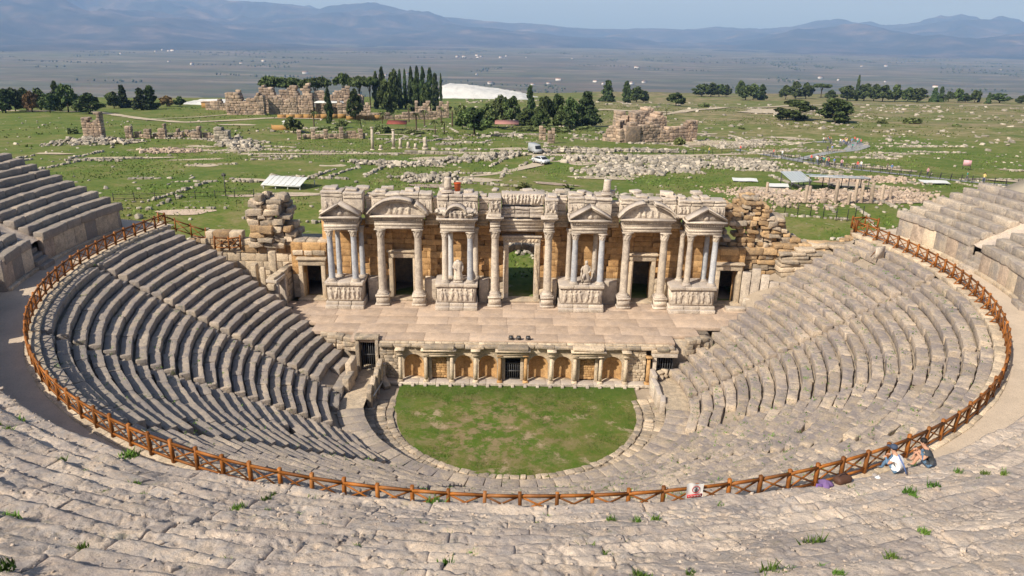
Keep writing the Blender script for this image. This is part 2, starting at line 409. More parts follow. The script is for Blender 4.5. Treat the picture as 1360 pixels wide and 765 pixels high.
def lawn_leaf():
    N = NT('lawn_blade'); g = N.mix(N.rnd(), (.045, .10, .010), (.10, .165, .025)); f = N.mr(N.noise(.9, 7, .75), .46, .55)
    vd = N.n('ShaderNodeVectorMath', operation='DISTANCE'); N.l(N.pos.outputs['Position'], vd.inputs[0]); vd.inputs[1].default_value = (-1.8, -7.6, 0)
    f = N.math('MULTIPLY', f, N.mr(vd.outputs['Value'], 3, 9, 1, .2))
    return N.done(N.mix(f, g, (.26, .20, .10)), .8)
M['lawnblade'] = lawn_leaf()
M['bark'] = plain('bark', (.10, .075, .05), .95, .3)

# ================================================================== THE SETTING: ground
def und(x, y):
    return .35*np.sin(x*.07+1.3)*np.sin(y*.06)+.5*np.sin(x*.023+y*.017)*np.clip((y-40)/100, 0, 1)
def field(x, y): return 4-.055*np.maximum(y-47, 0)-.015*np.maximum(47-y, 0)+und(x, y)
def gz(x, y):
    x = np.asarray(x, float); y = np.asarray(y, float)
    z = field(x, y)
    ye = np.interp(x, [-500, -130, -60, 0, 200, 600], [335, 335, 560, 600, 730, 730])
    t = ss(0, 1, (y-ye)/900); z = np.where(y > ye, np.maximum(field(x, ye)*(1-t)-225*t, -225), z)
    side = ss(500, 1500, np.abs(x)); z = z*(1-side)+(-225)*side
    r = np.hypot(x, y)
    hill = np.where(r > 36, 12.2+.46*(np.minimum(r, 75)-36), -1.2)
    hill = np.where(r > 75, 30.1+.1*np.minimum(r-75, 300), hill)
    hill = hill - ss(300, 1500, r)*280
    cap = np.where(x > 0, 15.4+2.0*np.maximum(0, -y-2), 5+1.4*np.maximum(0, -y-16))
    hill = np.where(r > 36, np.minimum(hill, np.where(r > 47.5, cap, hill)), hill)
    return np.where(y < 8.5, hill, np.where(y < 10.5, np.where(r > 33, np.minimum(z, 5), -1.2), z))
def axis(a, near, step, far, grow=1.13):
    o = list(np.arange(a, near+.01, step)); s = step
    while o[-1] < far: s *= grow; o.append(o[-1]+s)
    return o
xs = axis(0, 130, 1.6, 26000); xs = np.array([-v for v in xs[:0:-1]]+xs)
yp = axis(0, 190, 1.6, 30000, 1.10); yn = axis(0, 80, 2.5, 6000, 1.3); ys_ = np.array([-v for v in yn[:0:-1]]+yp)
X, Y = np.meshgrid(xs, ys_); Z = gz(X, Y)
P = np.stack([X, Y, 0*X], -1).reshape(-1, 3)
nearm = ((P[:, 1] > 12) & (P[:, 1] < 600)).astype(float)
Z = Z + (fbm(P*.12, 4, 3)*.12*nearm).reshape(Z.shape)
nx, ny = len(xs), len(ys_)
I = np.arange(nx*ny).reshape(ny, nx)
Q = np.stack([I[:-1, :-1], I[:-1, 1:], I[1:, 1:], I[1:, :-1]], -1).reshape(-1, 4)
tag(link('ground', mesh('ground', np.stack([X, Y, Z], -1).reshape(-1, 3), Q, M['field'], True)), kind='structure')

# mountains round the far side of the plain
az_px = np.array([-900, -300, 0, 150, 290, 380, 480, 560, 640, 720, 800, 870, 940, 1010, 1090, 1150, 1230, 1290, 1360, 1600, 2300])
sk_py = np.array([-30, -50, -48, -22, 0, 6, 15, 21, 29, 35, 43, 50, 48, 40, 31, 36, 25, 30, 36, 30, 40])
prof_az = np.arctan2(az_px-680, FPX)+YAW; prof_el = (37+(az_px-680)*.0164-sk_py)/FPX*np.cos(prof_az)
na, nr = 520, 120
A = np.linspace(R(-58), R(58), na); RH = 5200+(23500-5200)*np.linspace(0, 1, nr)**1.25
AA, RR_ = np.meshgrid(A, RH); XX = np.sin(AA)*RR_; YY = np.cos(AA)*RR_-55
el = np.interp(AA, prof_az, prof_el); crest = 18000
H = (np.maximum(el, .0)*crest+253+28)
left = ss(R(4), R(-14), AA)
st = 6600-1200*left
ramp = ss(st, crest, RR_)**1.7*(1-.35*ss(crest, 23500, RR_))
P = np.stack([XX, YY, 0*XX], -1).reshape(-1, 3)
n1 = fbm(P/2600, 6, 21).reshape(XX.shape); n2 = np.abs(fbm(P/1300, 5, 31)).reshape(XX.shape)
crestm = np.exp(-((RR_-crest)/1300)**2)
hz = -253+H*ramp*(1+.25*n1*(1-crestm*.8)-.45*n2*(1-crestm*.85)) + (1-crestm)*ramp*120*n1 + 30*n1*ss(0, .08, ramp)
I = np.arange(na*nr).reshape(nr, na); Q = np.stack([I[:-1, :-1], I[:-1, 1:], I[1:, 1:], I[1:, :-1]], -1).reshape(-1, 4)
tag(link('mountains', mesh('mountains', np.stack([XX, YY, hz], -1).reshape(-1, 3), Q, M['hills'], True)), kind='structure')

def ribbon(name, pts, width, mat, zoff=.06, step=1.5, edge=.35):
    pts = np.array(pts, float); d = np.concatenate([[0], np.cumsum(np.linalg.norm(np.diff(pts, axis=0), axis=1))])
    n = max(4, int(d[-1]/step)); s = np.linspace(0, d[-1], n)
    w_ = np.broadcast_to(np.array(width, float), (len(pts),)); ww = np.interp(s, d, w_)
    k = np.ones(5)/5
    px = np.interp(s, d, pts[:, 0]); py = np.interp(s, d, pts[:, 1])
    if n > 12:
        px[3:-3] = np.convolve(px, k, 'same')[3:-3]; py[3:-3] = np.convolve(py, k, 'same')[3:-3]
    tx, ty = np.gradient(px), np.gradient(py); l = np.hypot(tx, ty); nx_, ny_ = -ty/l, tx/l
    V = []
    for j, o in enumerate(np.linspace(-.5, .5, 5)):
        wig = edge*fbm(np.stack([s*.3, 0*s+j, 0*s], -1), 2, j+3)*(abs(o) > .3)
        V.append(np.stack([px+nx_*(ww*o+wig), py+ny_*(ww*o+wig)], -1))
    V = np.stack(V, 1); z = gz(V[..., 0], V[..., 1])+zoff
    V = np.concatenate([V, z[..., None]], -1).reshape(-1, 3)
    I = np.arange(n*5).reshape(n, 5); Q = np.stack([I[:-1, :-1], I[:-1, 1:], I[1:, 1:], I[1:, :-1]], -1).reshape(-1, 4)
    return tag(link(name, mesh(name, V, Q[:, ::-1], mat, True)), kind='structure')

# ================================================================== THE BOWL
def bowl(s, phi):                       # s 0 = edge of orchestra podium, 1 = fence; phi from the stage axis
    Rr = 11.5+s*21.0; yc = -4+4*s
    return Rr*np.sin(phi), yc-Rr*np.cos(phi)
def end_phi(s, side):                   # where a row meets its end wall
    return R(108.4-2.2*ss(.22, .1, s)-3.4*ss(.72, 1, s))
NROW = 22; S0 = .085; S1 = .978; Z0 = 1.0; DZ = .432
row_s = [S0+(S1-S0)*k/NROW for k in range(NROW+1)]
STAIRS = [R(a) for a in (-86, -61.5, -37, -12.3, 12.3, 37, 61.5, 86)]
seating = empty('lower_seating', 'curved bowl of weathered stone seat rows below the wooden fence', 'seating')
S = Stones(); ST = Stones()
rnd = random.Random(5)
def worn(phi): return .8*ss(R(-36), R(-8), phi)*(1-.85*ss(R(36), R(58), phi))   # the middle wedges are the most broken up
for k in range(NROW):
    s0, s1 = row_s[k], row_s[k+1]; ztop = Z0+(k+1)*DZ
    cutsA = [-end_phi(s0, -1)] + STAIRS + [end_phi(s0, 1)]
    Rm = 11.5+21*s0; ycm = -4+4*s0
    for q in range(len(cutsA)-1):
        a0, a1 = cutsA[q], cutsA[q+1]; gap = .42/Rm
        if q > 0: a0 += gap
        if q < len(cutsA)-2: a1 -= gap
        if a1-a0 < .02: continue
        arc = (a1-a0)*Rm; wn = worn((a0+a1)/2); n = max(1, round(arc/(2.5-1.2*wn)))
        ed = np.linspace(0, 1, n+1); ed[1:-1] += np.array([rnd.uniform(-.28, .28)/n for _ in range(n-1)])
        for i in range(n):
            pa, pb = a0+(a1-a0)*ed[i], a0+(a1-a0)*ed[i+1]; pm = (pa+pb)/2; wn = worn(pm)
            if rnd.random() < .012+.05*wn: continue
            x0, y0 = bowl(s0, pm); x1, y1 = bowl(s1, pm); nx_, ny_ = math.sin(pm), -math.cos(pm); dep = (x1-x0)*nx_+(y1-y0)*ny_
            L = (pb-pa)*Rm/2-.012-rnd.uniform(0, .02)*wn
            full = dep-.09-.07*rnd.random(); ov = .03*math.sin(pm*13+k*1.7)+rnd.gauss(0, .008+.05*wn)
            cx, cy = x0+nx_*(full/2+ov), y0+ny_*(full/2+ov)
            sag = .025*math.sin(pm*9+k*2.1)+.02*math.sin(pm*23+k*.7)+rnd.gauss(0, .006+.04*wn)
            S.add((cx, cy, ztop-.30+sag), (L, full/2, .30), pm, .025+.03*wn+rnd.uniform(0, .02), .030+.045*wn, 3.2-.9*wn, (6, 2, 1), rnd.gauss(0, .006+.03*wn), rnd.gauss(0, .003+.02*wn))
    for a in STAIRS:
        x0, y0 = bowl(s0, a); x1, y1 = bowl(s1, a); nx_, ny_ = math.sin(a), -math.cos(a); dep = (x1-x0)*nx_+(y1-y0)*ny_
        wn = worn(a)
        for h in (0, 1):
            if rnd.random() < .06+.2*wn: continue
            f0 = h*.5; ww = dep*.5+.1
            cx, cy = x0+nx_*(dep*f0+ww/2), y0+ny_*(dep*f0+ww/2)
            ST.add((cx, cy, ztop-DZ+(h+1)*DZ/2-.22-DZ/2+rnd.gauss(0, .02)), (.40+rnd.uniform(-.03, .02), ww/2, .22), a, .05, .035, 1.8, (0, 0, 0), rnd.gauss(0, .03), rnd.gauss(0, .03))
S.emit('seat_block', M['seat'], seating, 300)
ST.emit('step_block', M['seat'], seating, 200)
# bed under the rows and the two end walls
ph = np.linspace(-1, 1, 160); V = []; NS = 46
for i in range(NS):
    s = S0-.01+(1.0-S0+.01)*i/(NS-1); a = end_phi(s, -1); b = end_phi(s, 1)
    pp = np.where(ph < 0, ph*a, ph*b); x, y = bowl(s, pp)
    k = (s-S0)/(S1-S0)*NROW; z = np.minimum(Z0+(k)*DZ-.30, Z0+NROW*DZ-.3)+0*x
    V.append(np.stack([x, y, z], -1))
V = np.array(V); V[..., 2] += (fbm(V.reshape(-1, 3)*1.3, 3, 8)*.05).reshape(V.shape[:2])
I = np.arange(NS*160).reshape(NS, 160); Q = np.stack([I[:-1, :-1], I[:-1, 1:], I[1:, 1:], I[1:, :-1]], -1).reshape(-1, 4)
tag(link('seat_bed', mesh('seat_bed', V.reshape(-1, 3), Q[:, ::-1], M['earth'], True), seating))
for e in (0, -1):
    top = V[:, e]; bot = top.copy(); bot[:, 2] = -.5; W = np.concatenate([top, bot]); n = len(top)
    link('end_wall', mesh('end_wall', W, np.array([(i, i+1, n+i+1, n+i) for i in range(n-1)]), M['ruin']), seating)
# broad slabs of the ring above the orchestra, with the podium wall below them
S = Stones(); a0, a1 = -R(78), R(80); n = 30
ed = np.linspace(a0, a1, n+1)
for i in range(n):
    pm = (ed[i]+ed[i+1])/2; x0, y0 = bowl(0, pm); x1, y1 = bowl(S0+.012, pm); nx_, ny_ = math.sin(pm), -math.cos(pm); dep = (x1-x0)*nx_+(y1-y0)*ny_; x1, y1 = x0+nx_*dep, y0+ny_*dep
    S.add(((x0+x1)/2, (y0+y1)/2, Z0-.14+rnd.gauss(0, .012)), ((ed[i+1]-ed[i])*12.0/2-.015, dep/2, .14), math.atan2(y1-y0, x1-x0)-math.pi/2, .035, .02, 1.2, (1, 1, 0), rnd.gauss(0, .012), rnd.gauss(0, .01))
S.emit('podium_slab', M['seat'], seating)
S = Stones(); n = 34; ed = np.linspace(a0, a1, n+1)
for i in range(n):
    pm = (ed[i]+ed[i+1])/2; x0, y0 = bowl(.012, pm)
    S.add((x0+.2*math.sin(pm), y0-.2*math.cos(pm), .34), ((ed[i+1]-ed[i])*11.8/2-.012, .2, .40), pm, .03, .02, 1.4, (1, 0, 1))
S.emit('podium_wall_block', M['beige'], seating)

# orchestra floor: earth disc, lawn, ring of paving stones
def disc(name, cx, cy, Rr, z, mat, ymax=-.05, n=72, rings=26, amp=.03, dshape=False):
    V = []; 
    for i in range(rings+1):
        for k in range(n):
            a = 2*math.pi*k/n; q = Rr*i/rings; sx = math.sin(a) if math.cos(a) > 0 or not dshape else max(-1.04, min(1.04, math.sin(a)*1.3)); V.append((cx+q*sx, min(cy-q*math.cos(a), ymax), z))
    V = np.array(V); V[:, 2] += fbm(V*.9, 4, 5)*amp
    Q = [(i*n+k, i*n+(k+1) % n, (i+1)*n+(k+1) % n, (i+1)*n+k) for i in range(rings) for k in range(n)]
    return tag(link(name, mesh(name, V, np.array(Q)[:, ::-1], mat, True)), kind='structure')
disc('orchestra_ground', 0, -4, 12.2, -.07, M['earth'])
disc('orchestra_lawn', .2, -4.75, 9.2, .02, M['lawn'], -.42, amp=.05, dshape=True)
paving = empty('orchestra_paving', 'ring of worn paving stones between the lawn and the podium wall', 'paving')
S = Stones()
for ring, (ra, rb, z) in enumerate([(9.05, 9.6, .08), (9.63, 10.45, .03), (10.48, 11.4, .01)]):
    a = -R(97); prm = (.55, .36, .5)[ring]
    while a < R(99):
        L = prm*rnd.uniform(.7, 1.4)/2; da = 2*L/((ra+rb)/2); pm = a+da/2; rc = (ra+rb)/2
        skip = (ring == 2 and rnd.random() < .35) or (ring == 1 and rnd.random() < .06)
        x, y = rc*math.sin(pm)*1.02, -4.55-rc*math.cos(pm)+.2*(rc-9)
        if y < -.75 and not skip:
            S.add((x, y, z-.1+rnd.gauss(0, .015)), (L-.012, (rb-ra)/2*rnd.uniform(.75, 1.02), .10), pm+rnd.gauss(0, .05), .04, .05, 1.8, (0, 0, 0), rnd.gauss(0, .02), rnd.gauss(0, .02))
        a += da
S.emit('paving_stone', M['ruin'], paving, 300)
# grass blades over the lawn
def blades(name, XY, zf, h, wd, mat, seed=3):
    g_ = np.random.default_rng(seed); n = len(XY); a = g_.uniform(0, 6.28, n); hh = h*g_.uniform(.5, 1.4, n); ww = wd*g_.uniform(.6, 1.4, n)
    le = g_.normal(0, .35, (n, 2))*hh[:, None]; z = zf(XY[:, 0], XY[:, 1])
    b0 = np.stack([XY[:, 0]-np.cos(a)*ww, XY[:, 1]-np.sin(a)*ww, z], -1); b1 = np.stack([XY[:, 0]+np.cos(a)*ww, XY[:, 1]+np.sin(a)*ww, z], -1)
    t = np.stack([XY[:, 0]+le[:, 0], XY[:, 1]+le[:, 1], z+hh], -1)
    V = np.stack([b0, b1, t], 1).reshape(-1, 3)
    return mesh(name, V, np.arange(3*n).reshape(-1, 3), mat)
g_ = np.random.default_rng(2); XY = g_.uniform((-9.6, -14, ), (9.8, -.5), (46000, 2)); ok = (np.hypot(XY[:, 0]-.2, XY[:, 1]+4.75) < 9.1) | ((XY[:, 1] > -4.75) & (np.abs(XY[:, 0]-.2) < 9.2))
dens = fbm(np.c_[XY*.3, 0*XY[:, :1]], 4, 77) + np.where(XY[:, 1] > -3, .8, 0) + .05 - .9*np.clip(1-np.hypot(XY[:, 0]+1.8, XY[:, 1]+7.6)/7, 0, 1)
XY = XY[ok & (g_.uniform(-1, .6, len(XY)) < dens)]
tag(link('lawn_grass', blades('lawn_grass', XY, lambda x, y: 0*x+.0, .07, .026, M['lawnblade'])), 'short patchy grass covering the orchestra floor', 'grass', kind='stuff')

# ================================================================== walkway and upper seating
ZW = 10.62
def annulus(name, ra, rb, z, mat, p0, p1, n=150, m=8, kind='structure', amp=.02):
    a = np.linspace(p0, p1, n); q = np.linspace(ra, rb, m); AA, QQ = np.meshgrid(a, q)
    V = np.stack([QQ*np.sin(AA), -QQ*np.cos(AA), 0*AA+z], -1).reshape(-1, 3); V[:, 2] += fbm(V*.8, 3, 4)*amp
    I = np.arange(n*m).reshape(m, n); Q = np.stack([I[:-1, :-1], I[:-1, 1:], I[1:, 1:], I[1:, :-1]], -1).reshape(-1, 4)
    return tag(link(name, mesh(name, V, Q[:, ::-1], mat, True)), kind=kind)
annulus('walkway', 31.95, 38.5, ZW, M['walk'], -R(107), R(108))
kerb = empty('walkway_kerb', 'narrow stone kerb carrying the wooden fence along the walkway', 'kerb')
S = Stones(); n = 95; ed = np.linspace(-R(106), R(107.5), n+1)
for i in range(n):
    pm = (ed[i]+ed[i+1])/2; rc = 32.35
    S.add((rc*math.sin(pm), -rc*math.cos(pm), ZW-.1+rnd.gauss(0, .015)), ((ed[i+1]-ed[i])*rc/2-.01, .42, .17), pm, .04, .03, 1.3, (1, 0, 0))
S.emit('kerb_stone', M['beige'], kerb)

RU, DRU, DZU, ZP = 35.05, .93, .462, 12.93       # podium face, tread, riser, podium top
upper = empty('upper_seating', 'steep upper stone seating behind the walkway, very weathered across the middle', 'seating')
FB = []; SU = Stones(); SP = Stones()
USTAIR = [R(a) for a in (-84.5, -74, -58, -36, -13, 14, 37, 59, 75, 88.5)]
def erod(phi): return 1-ss(R(42), R(66), abs(phi))
NU = 13
def eLf(k): return -R(102.8-.30*k)
def eRf(k): return R(105-.6*k if k < 6.5 else 93-1.6*(k-7))
for k in range(NU):
    ra = RU+k*DRU; zt = ZP+k*DZU
    eL, eR = eLf(k), eRf(k)
    cuts = [eL]+USTAIR+[eR]
    for q in range(len(cuts)-1):
        a0, a1 = cuts[q], cuts[q+1]; er = erod((a0+a1)/2); gap = (.85/ra)*(1-er)
        if q > 0: a0 += gap
        if q < len(cuts)-2: a1 -= gap
        if k < 3 and q in (2,) : a0 += .9/ra       # passage through the podium on the left
        if k < 4 and q in (1,) : a1 -= .5/ra
        arc = (a1-a0)*ra
        if arc < .5: continue
        n = max(1, round(arc/(2.3+1.7*er))); ed = np.linspace(0, 1, n+1); ed[1:-1] += np.array([rnd.uniform(-.3, .3)/n for _ in range(n-1)])
        for i in range(n):
            pa, pb = a0+(a1-a0)*ed[i], a0+(a1-a0)*ed[i+1]; pm = (pa+pb)/2
            er = erod(pm); L = (pb-pa)*ra/2-.01
            full = DRU-.10-.07*rnd.random(); rc = ra+full/2+rnd.gauss(0, .02)
            if er > .3: FB.append((k, pa, pb))
            else:
                SU.add((rc*math.sin(pm), -rc*math.cos(pm), zt-.30+rnd.gauss(0, .015)), (L, full/2, .32), pm, .05+rnd.uniform(0, .03), .045, 1.4, (3, 1, 0), rnd.gauss(0, .012), rnd.gauss(0, .01))
def fore_blocks():
    """eroded seat blocks: each a finely worn slab with its own joints, cracks and pits"""
    G = []; meta = []
    for (k, pa, pb) in FB:
        ra = RU+k*DRU; L = (pb-pa)*ra; pm = (pa+pb)/2; c = np.array([ra*math.sin(pm), -ra*math.cos(pm), ZP+k*DZU]); dv = c-CAM; z = dv@fw
        vis = z > 1 and abs((dv@rr)/z*FPX) < 800 and abs((dv@uu)/z*FPX) < 470
        h = .055 if vis else .22; nu = max(6, int(L/h)); nv = max(5, int(DRU/h*.9))
        U, Vv = np.meshgrid(np.linspace(0, 1, nu), np.linspace(0, 1, nv)); meta.append((k, pa, pb, nu, nv, c, (L*DRU)/np.linalg.norm(dv)**2 if vis else 0, L))
        rad = ra-.02+Vv*(DRU+.10); ph_ = pa+(pb-pa)*U
        G.append(np.stack([ph_.ravel(), rad.ravel(), (U*L).ravel(), ((1-U)*L).ravel(), (Vv*DRU).ravel(), 0*U.ravel()+ra, 0*U.ravel()+k, 0*U.ravel()+(len(meta)*7.31 % 50)], -1))
    n = [len(g) for g in G]; G = np.concatenate(G); ph_, rad, ul, ur, vd, ra, kk, sd_ = G.T
    X0, Y0 = rad*np.sin(ph_), -rad*np.cos(ph_); P3 = np.stack([X0, Y0, kk*.45], -1); PB = P3+sd_[:, None]
    step = ZP+kk*DZU; ramp = ZP-.13+(rad-RU)/DRU*DZU
    E = np.clip(.36+.7*fbm(P3*.33, 3, 41), .05, .9); E = np.where(kk < .5, E*.35, E); ctr = 1-ss(R(10), R(27), np.abs(ph_))
    z = step*(1-E)+np.minimum(ramp, step+.30)*E
    z -= (.11+.12*fbm(P3*.9, 2, 43))*np.exp(-vd/.09)                        # worn front edge
    z += .045*fbm(PB*.8, 2, 45)+.024*fbm(P3*1.9, 4, 47)+.017*fbm(P3*7, 3, 49)+.21*ctr*np.exp(-kk/1.6)
    rg = 1-np.abs(fbm(P3*.9, 3, 51)); z -= .08*ss(.955, .995, rg)            # cracks
    z -= .06*ss(.25, .6, fbm(P3*4.5, 3, 53))*ss(-.1, .3, fbm(P3*.5, 2, 55))  # pitted patches
    wob = .045*fbm(P3*3, 2, 57); j_ = np.minimum(ul, ur)+wob
    z -= (.03+.07*(fbm(PB*.2, 1, 59) > 0))*(1-ss(.0, .055, j_))               # joints
    z += .05*np.exp(-(DRU-vd)/.16)
    off = np.concatenate([[0], np.cumsum(n)]); order = np.argsort(-np.array([q[6] for q in meta])); keep = set(order[:300].tolist()); rest_v = []; rest_q = []; o_ = 0
    for i, (k, pa, pb, nu, nv, c, a_, L) in enumerate(meta):
        sl_ = slice(off[i], off[i+1]); T = np.stack([X0[sl_], Y0[sl_], z[sl_]], -1).reshape(nv, nu, 3)
        front = T[0].copy(); front[:, 2] -= .55; back = T[-1].copy(); back[:, 2] -= .25
        A3 = np.concatenate([front[None], T, back[None]], 0)
        lft = A3[:, :1].copy(); lft[..., 2] -= .3; rgt = A3[:, -1:].copy(); rgt[..., 2] -= .3
        A3 = np.concatenate([lft, A3, rgt], 1); h_, w_ = A3.shape[:2]
        I = np.arange(h_*w_).reshape(h_, w_); Q = np.stack([I[:-1, :-1], I[:-1, 1:], I[1:, 1:], I[1:, :-1]], -1).reshape(-1, 4); V = A3.reshape(-1, 3)
        if i in keep: link('weathered_block', mesh('weathered_block', V-c, Q, M['fore'], True), upper, c)
        else: rest_v.append(V); rest_q.append(Q+o_); o_ += len(V)
    if rest_v: link('weathered_block', mesh('weathered_block', np.concatenate(rest_v), np.concatenate(rest_q), M['fore'], True), upper)['kind'] = 'stuff'
    global TUFTP; cand = np.where(((j_ < .07) | (rg > .985) | (vd > DRU-.06)) & (np.abs(ph_) < R(46)))[0]; TUFTP = np.stack([X0, Y0, z], -1)[np.random.default_rng(5).choice(cand, 150, replace=False)]
    # loose chips lying on the treads
    r_ = np.random.default_rng(33); C = Stones(); pick = r_.choice(len(X0), 2600, replace=False)
    for i in pick:
        s_ = r_.uniform(.015, .045)*(1 if r_.random() < .94 else 2.0)
        if abs(ph_[i]) > R(50): continue
        C.add((X0[i], Y0[i], z[i]+s_*.3), (s_*r_.uniform(.7, 1.3), s_*r_.uniform(.6, 1), s_*.6), r_.uniform(0, 3), s_*.2, s_*.2, 9, (0, 0, 0), r_.normal(0, .2), r_.normal(0, .2))
    C.emit('stone_chips', M['fore'], upper, 0)
fore_blocks()
SU.emit('seat_block', M['upper'], upper, 260)
# podium wall under the first row: upright slabs
def podium(p0, p1, zb=ZW-.05, zt=ZP-.28):
    n = max(1, round((p1-p0)*RU/1.35)); ed = np.linspace(p0, p1, n+1)
    for i in range(n):
        pm = (ed[i]+ed[i+1])/2; rc = RU+.32
        SP.add((rc*math.sin(pm), -rc*math.cos(pm), (zb+zt)/2), ((ed[i+1]-ed[i])*rc/2-.012, .22, (zt-zb)/2), pm, .03, .02, 1.3, (0, 0, 1), 0, 0, rnd.choice([0, 0, 1, 1, 2]))
        SP.add((rc*math.sin(pm)*.992, -rc*math.cos(pm)*.992, ZW+.11), ((ed[i+1]-ed[i])*rc/2-.006, .18, .13), pm, .03, .015, 1.3, (0, 0, 0), 0, 0, 1)
bounds = [-R(101.8)]+USTAIR+[R(104)]
for q in range(len(bounds)-1):
    g0 = .85/RU if q > 0 else 0; g1 = .85/RU if q < len(bounds)-2 else 0
    if q == 2: g0 = 1.5/RU
    if q == 1: g1 = 1.0/RU
    podium(bounds[q]+g0, bounds[q+1]-g1)
SP.emit('podium_slab', [M['upper'], M['beige'], M['pink']], upper, 160)
ST = Stones()
for a in USTAIR:
    if abs(a+R(74)) < .01: continue
    for k in range(14):
        rc = RU-.15+k*.36 if k < 6 else RU-.15+6*.36+(k-6)*.5
        z = ZW+.33*(k+1) if k < 6 else ZW+2.0+(k-5)*.245
        ST.add((rc*math.sin(a), -rc*math.cos(a), z-.35), (.80, .34, .35), a, .04, .03, 1.6, (0, 0, 0), rnd.gauss(0, .02), rnd.gauss(0, .02))
ST.emit('step_block', M['upper'], upper, 150)
# returns of the podium at the passage and the end walls
for a, sgn in ((-R(74)-1.0/RU, 1), (-R(74)+1.55/RU, -1), (-R(101.9), -1), (R(104.2), 1)):
    for j in range(5):
        rc = RU+.6+j*1.0
        stone('return_wall', upper, M['upper'], (rc*math.sin(a), -rc*math.cos(a), (ZW+ZP+.2*j)/2-.2), (.16, .49, (ZP-ZW+.36*j)/2+.05), a, .04, .03, org=(0, 0, 0))
# earth and rubble bed below the upper rows
NA_, NK_ = 900, 110
a = np.linspace(-R(102.8), R(105), NA_); kk = np.linspace(-.2, NU+1.5, NK_); AA, KK = np.meshgrid(a, kk)
V = np.stack([(RU+.55+KK*DRU)*np.sin(AA), -(RU+.55+KK*DRU)*np.cos(AA), ZP+KK*DZU-.30], -1).reshape(-1, 3)
ER = (1-ss(R(42), R(66), np.abs(AA))).ravel(); V[:, 2] += fbm(V*1.3, 5, 14)*.06 - .12*ER - .10*(1-ER)
Kf, Af = KK.ravel(), AA.ravel(); outm = (Af < np.array([eLf(q) for q in Kf])+R(.25)) | (Af > np.array([eRf(q) for q in Kf])-R(.25)); V[outm, 2] = np.minimum(V[outm, 2], 4.6+6*(Kf[outm] < .6))
cutp = (np.abs(AA+R(74)) < R(1.9)).ravel() & (KK.ravel() < 5); V[cutp, 2] = ZW+.02
I = np.arange(NA_*NK_).reshape(NK_, NA_); Q = np.stack([I[:-1, :-1], I[:-1, 1:], I[1:, 1:], I[1:, :-1]], -1).reshape(-1, 4)
link('seat_bed', mesh('seat_bed', V, Q[:, ::-1], M['fore'], True), upper)

# ================================================================== wooden fence
fence = empty('wooden_fence', 'orange-brown wooden fence with crossed braces curving along the walkway', 'fence')
def fence_run(parent, pts, h=1.12, foot=False):
    """pts: list of (x,y,z) post bases"""
    pts = [np.array(q, float) for q in pts]
    for i, q in enumerate(pts):
        t = pts[min(i+1, len(pts)-1)]-pts[max(i-1, 0)]; a = math.atan2(t[1], t[0])
        b = MB(); wv = .065; hh = h+rnd.uniform(-.03, .03)
        b.box(-wv, wv, -wv, wv, 0, hh); b.raw([(-wv, -wv, hh), (wv, -wv, hh), (wv, wv, hh), (-wv, wv, hh), (0, 0, hh+.05)], [], [(0, 1, 4), (1, 2, 4), (2, 3, 4), (3, 0, 4)])
        po = b.build('post', M['wood'], parent, q, rz=a+rnd.gauss(0, .06)); po.rotation_euler = (rnd.gauss(0, .02), rnd.gauss(0, .02), a+rnd.gauss(0, .06))
        if foot:
            f = MB(); f.box(-.05, .05, -.1, .34, 0, .07); f.beam((0, .3, .06), (0, .05, .42), .07, .07); f.build('foot_brace', M['wood'], parent, q, rz=a+math.pi*0)
        if i == len(pts)-1: break
        p2 = pts[i+1]; d = p2-q; u = d/np.linalg.norm(d); nrm = np.array([-u[1], u[0], 0])
        for nm, z, ww, hh in (('top_rail', h-.17, .085, .11), ('bottom_rail', .22, .07, .09)):
            b = MB(); b.beam(u*.0, d-u*.0, ww, hh); b.build(nm, M['wood'], parent, q+np.array([0, 0, z+rnd.uniform(-.012, .012)])-nrm*.02*(nm == 'top_rail'))
        for sg in (1, -1):
            b = MB(); lo = .27; hi = h-.22
            A0 = u*.06+np.array([0, 0, lo if sg > 0 else hi])+nrm*.022*sg; B0 = d-u*.06+np.array([0, 0, hi if sg > 0 else lo])+nrm*.022*sg
            b.beam(A0, B0, .04, .065); b.build('brace', M['wood'], parent, q)
NPOST = 92
fp = []
for i in range(NPOST):
    a = -R(106)+(R(107.8)+R(106))*i/(NPOST-1); fp.append((32.5*math.sin(a), -32.5*math.cos(a), ZW+.04))
fence_run(fence, fp, foot=False)
for i in range(74, NPOST-1):        # short inner struts on the stretch above the right-hand rows
    q = np.array(fp[i]); a = math.atan2(q[1], q[0]); b = MB()
    b.box(-.42, -.06, -.06, .06, -.02, .06); b.beam((-.36, 0, .05), (-.05, 0, .5), .07, .07)
    b.build('foot_strut', M['wood'], fence, q, rz=a)
# fence return on the ruin beside the left row ends, and on the right end
fr = empty('wooden_fence', 'short stepped run of wooden fence descending beside the ruined left tower', 'fence')
lp = [(-32.3, 9.9, 10.3), (-31.2, 10.7, 9.6), (-30.0, 11.1, 9.0), (-28.9, 11.5, 8.5)]
fence_run(fr, lp, 1.25)
fence_run(fr, [(-27.9, 10.9, 7.9), (-26.6, 11.0, 7.8), (-25.6, 11.1, 7.9)], 1.3)
fe = empty('wooden_fence', 'square wooden fence end closing the walkway on the right-hand ruin', 'fence')
fence_run(fe, [(30.9, 10.2, 10.66), (31.2, 11.5, 10.66), (32.6, 11.9, 10.66), (33.3, 10.9, 10.66)], 1.12)

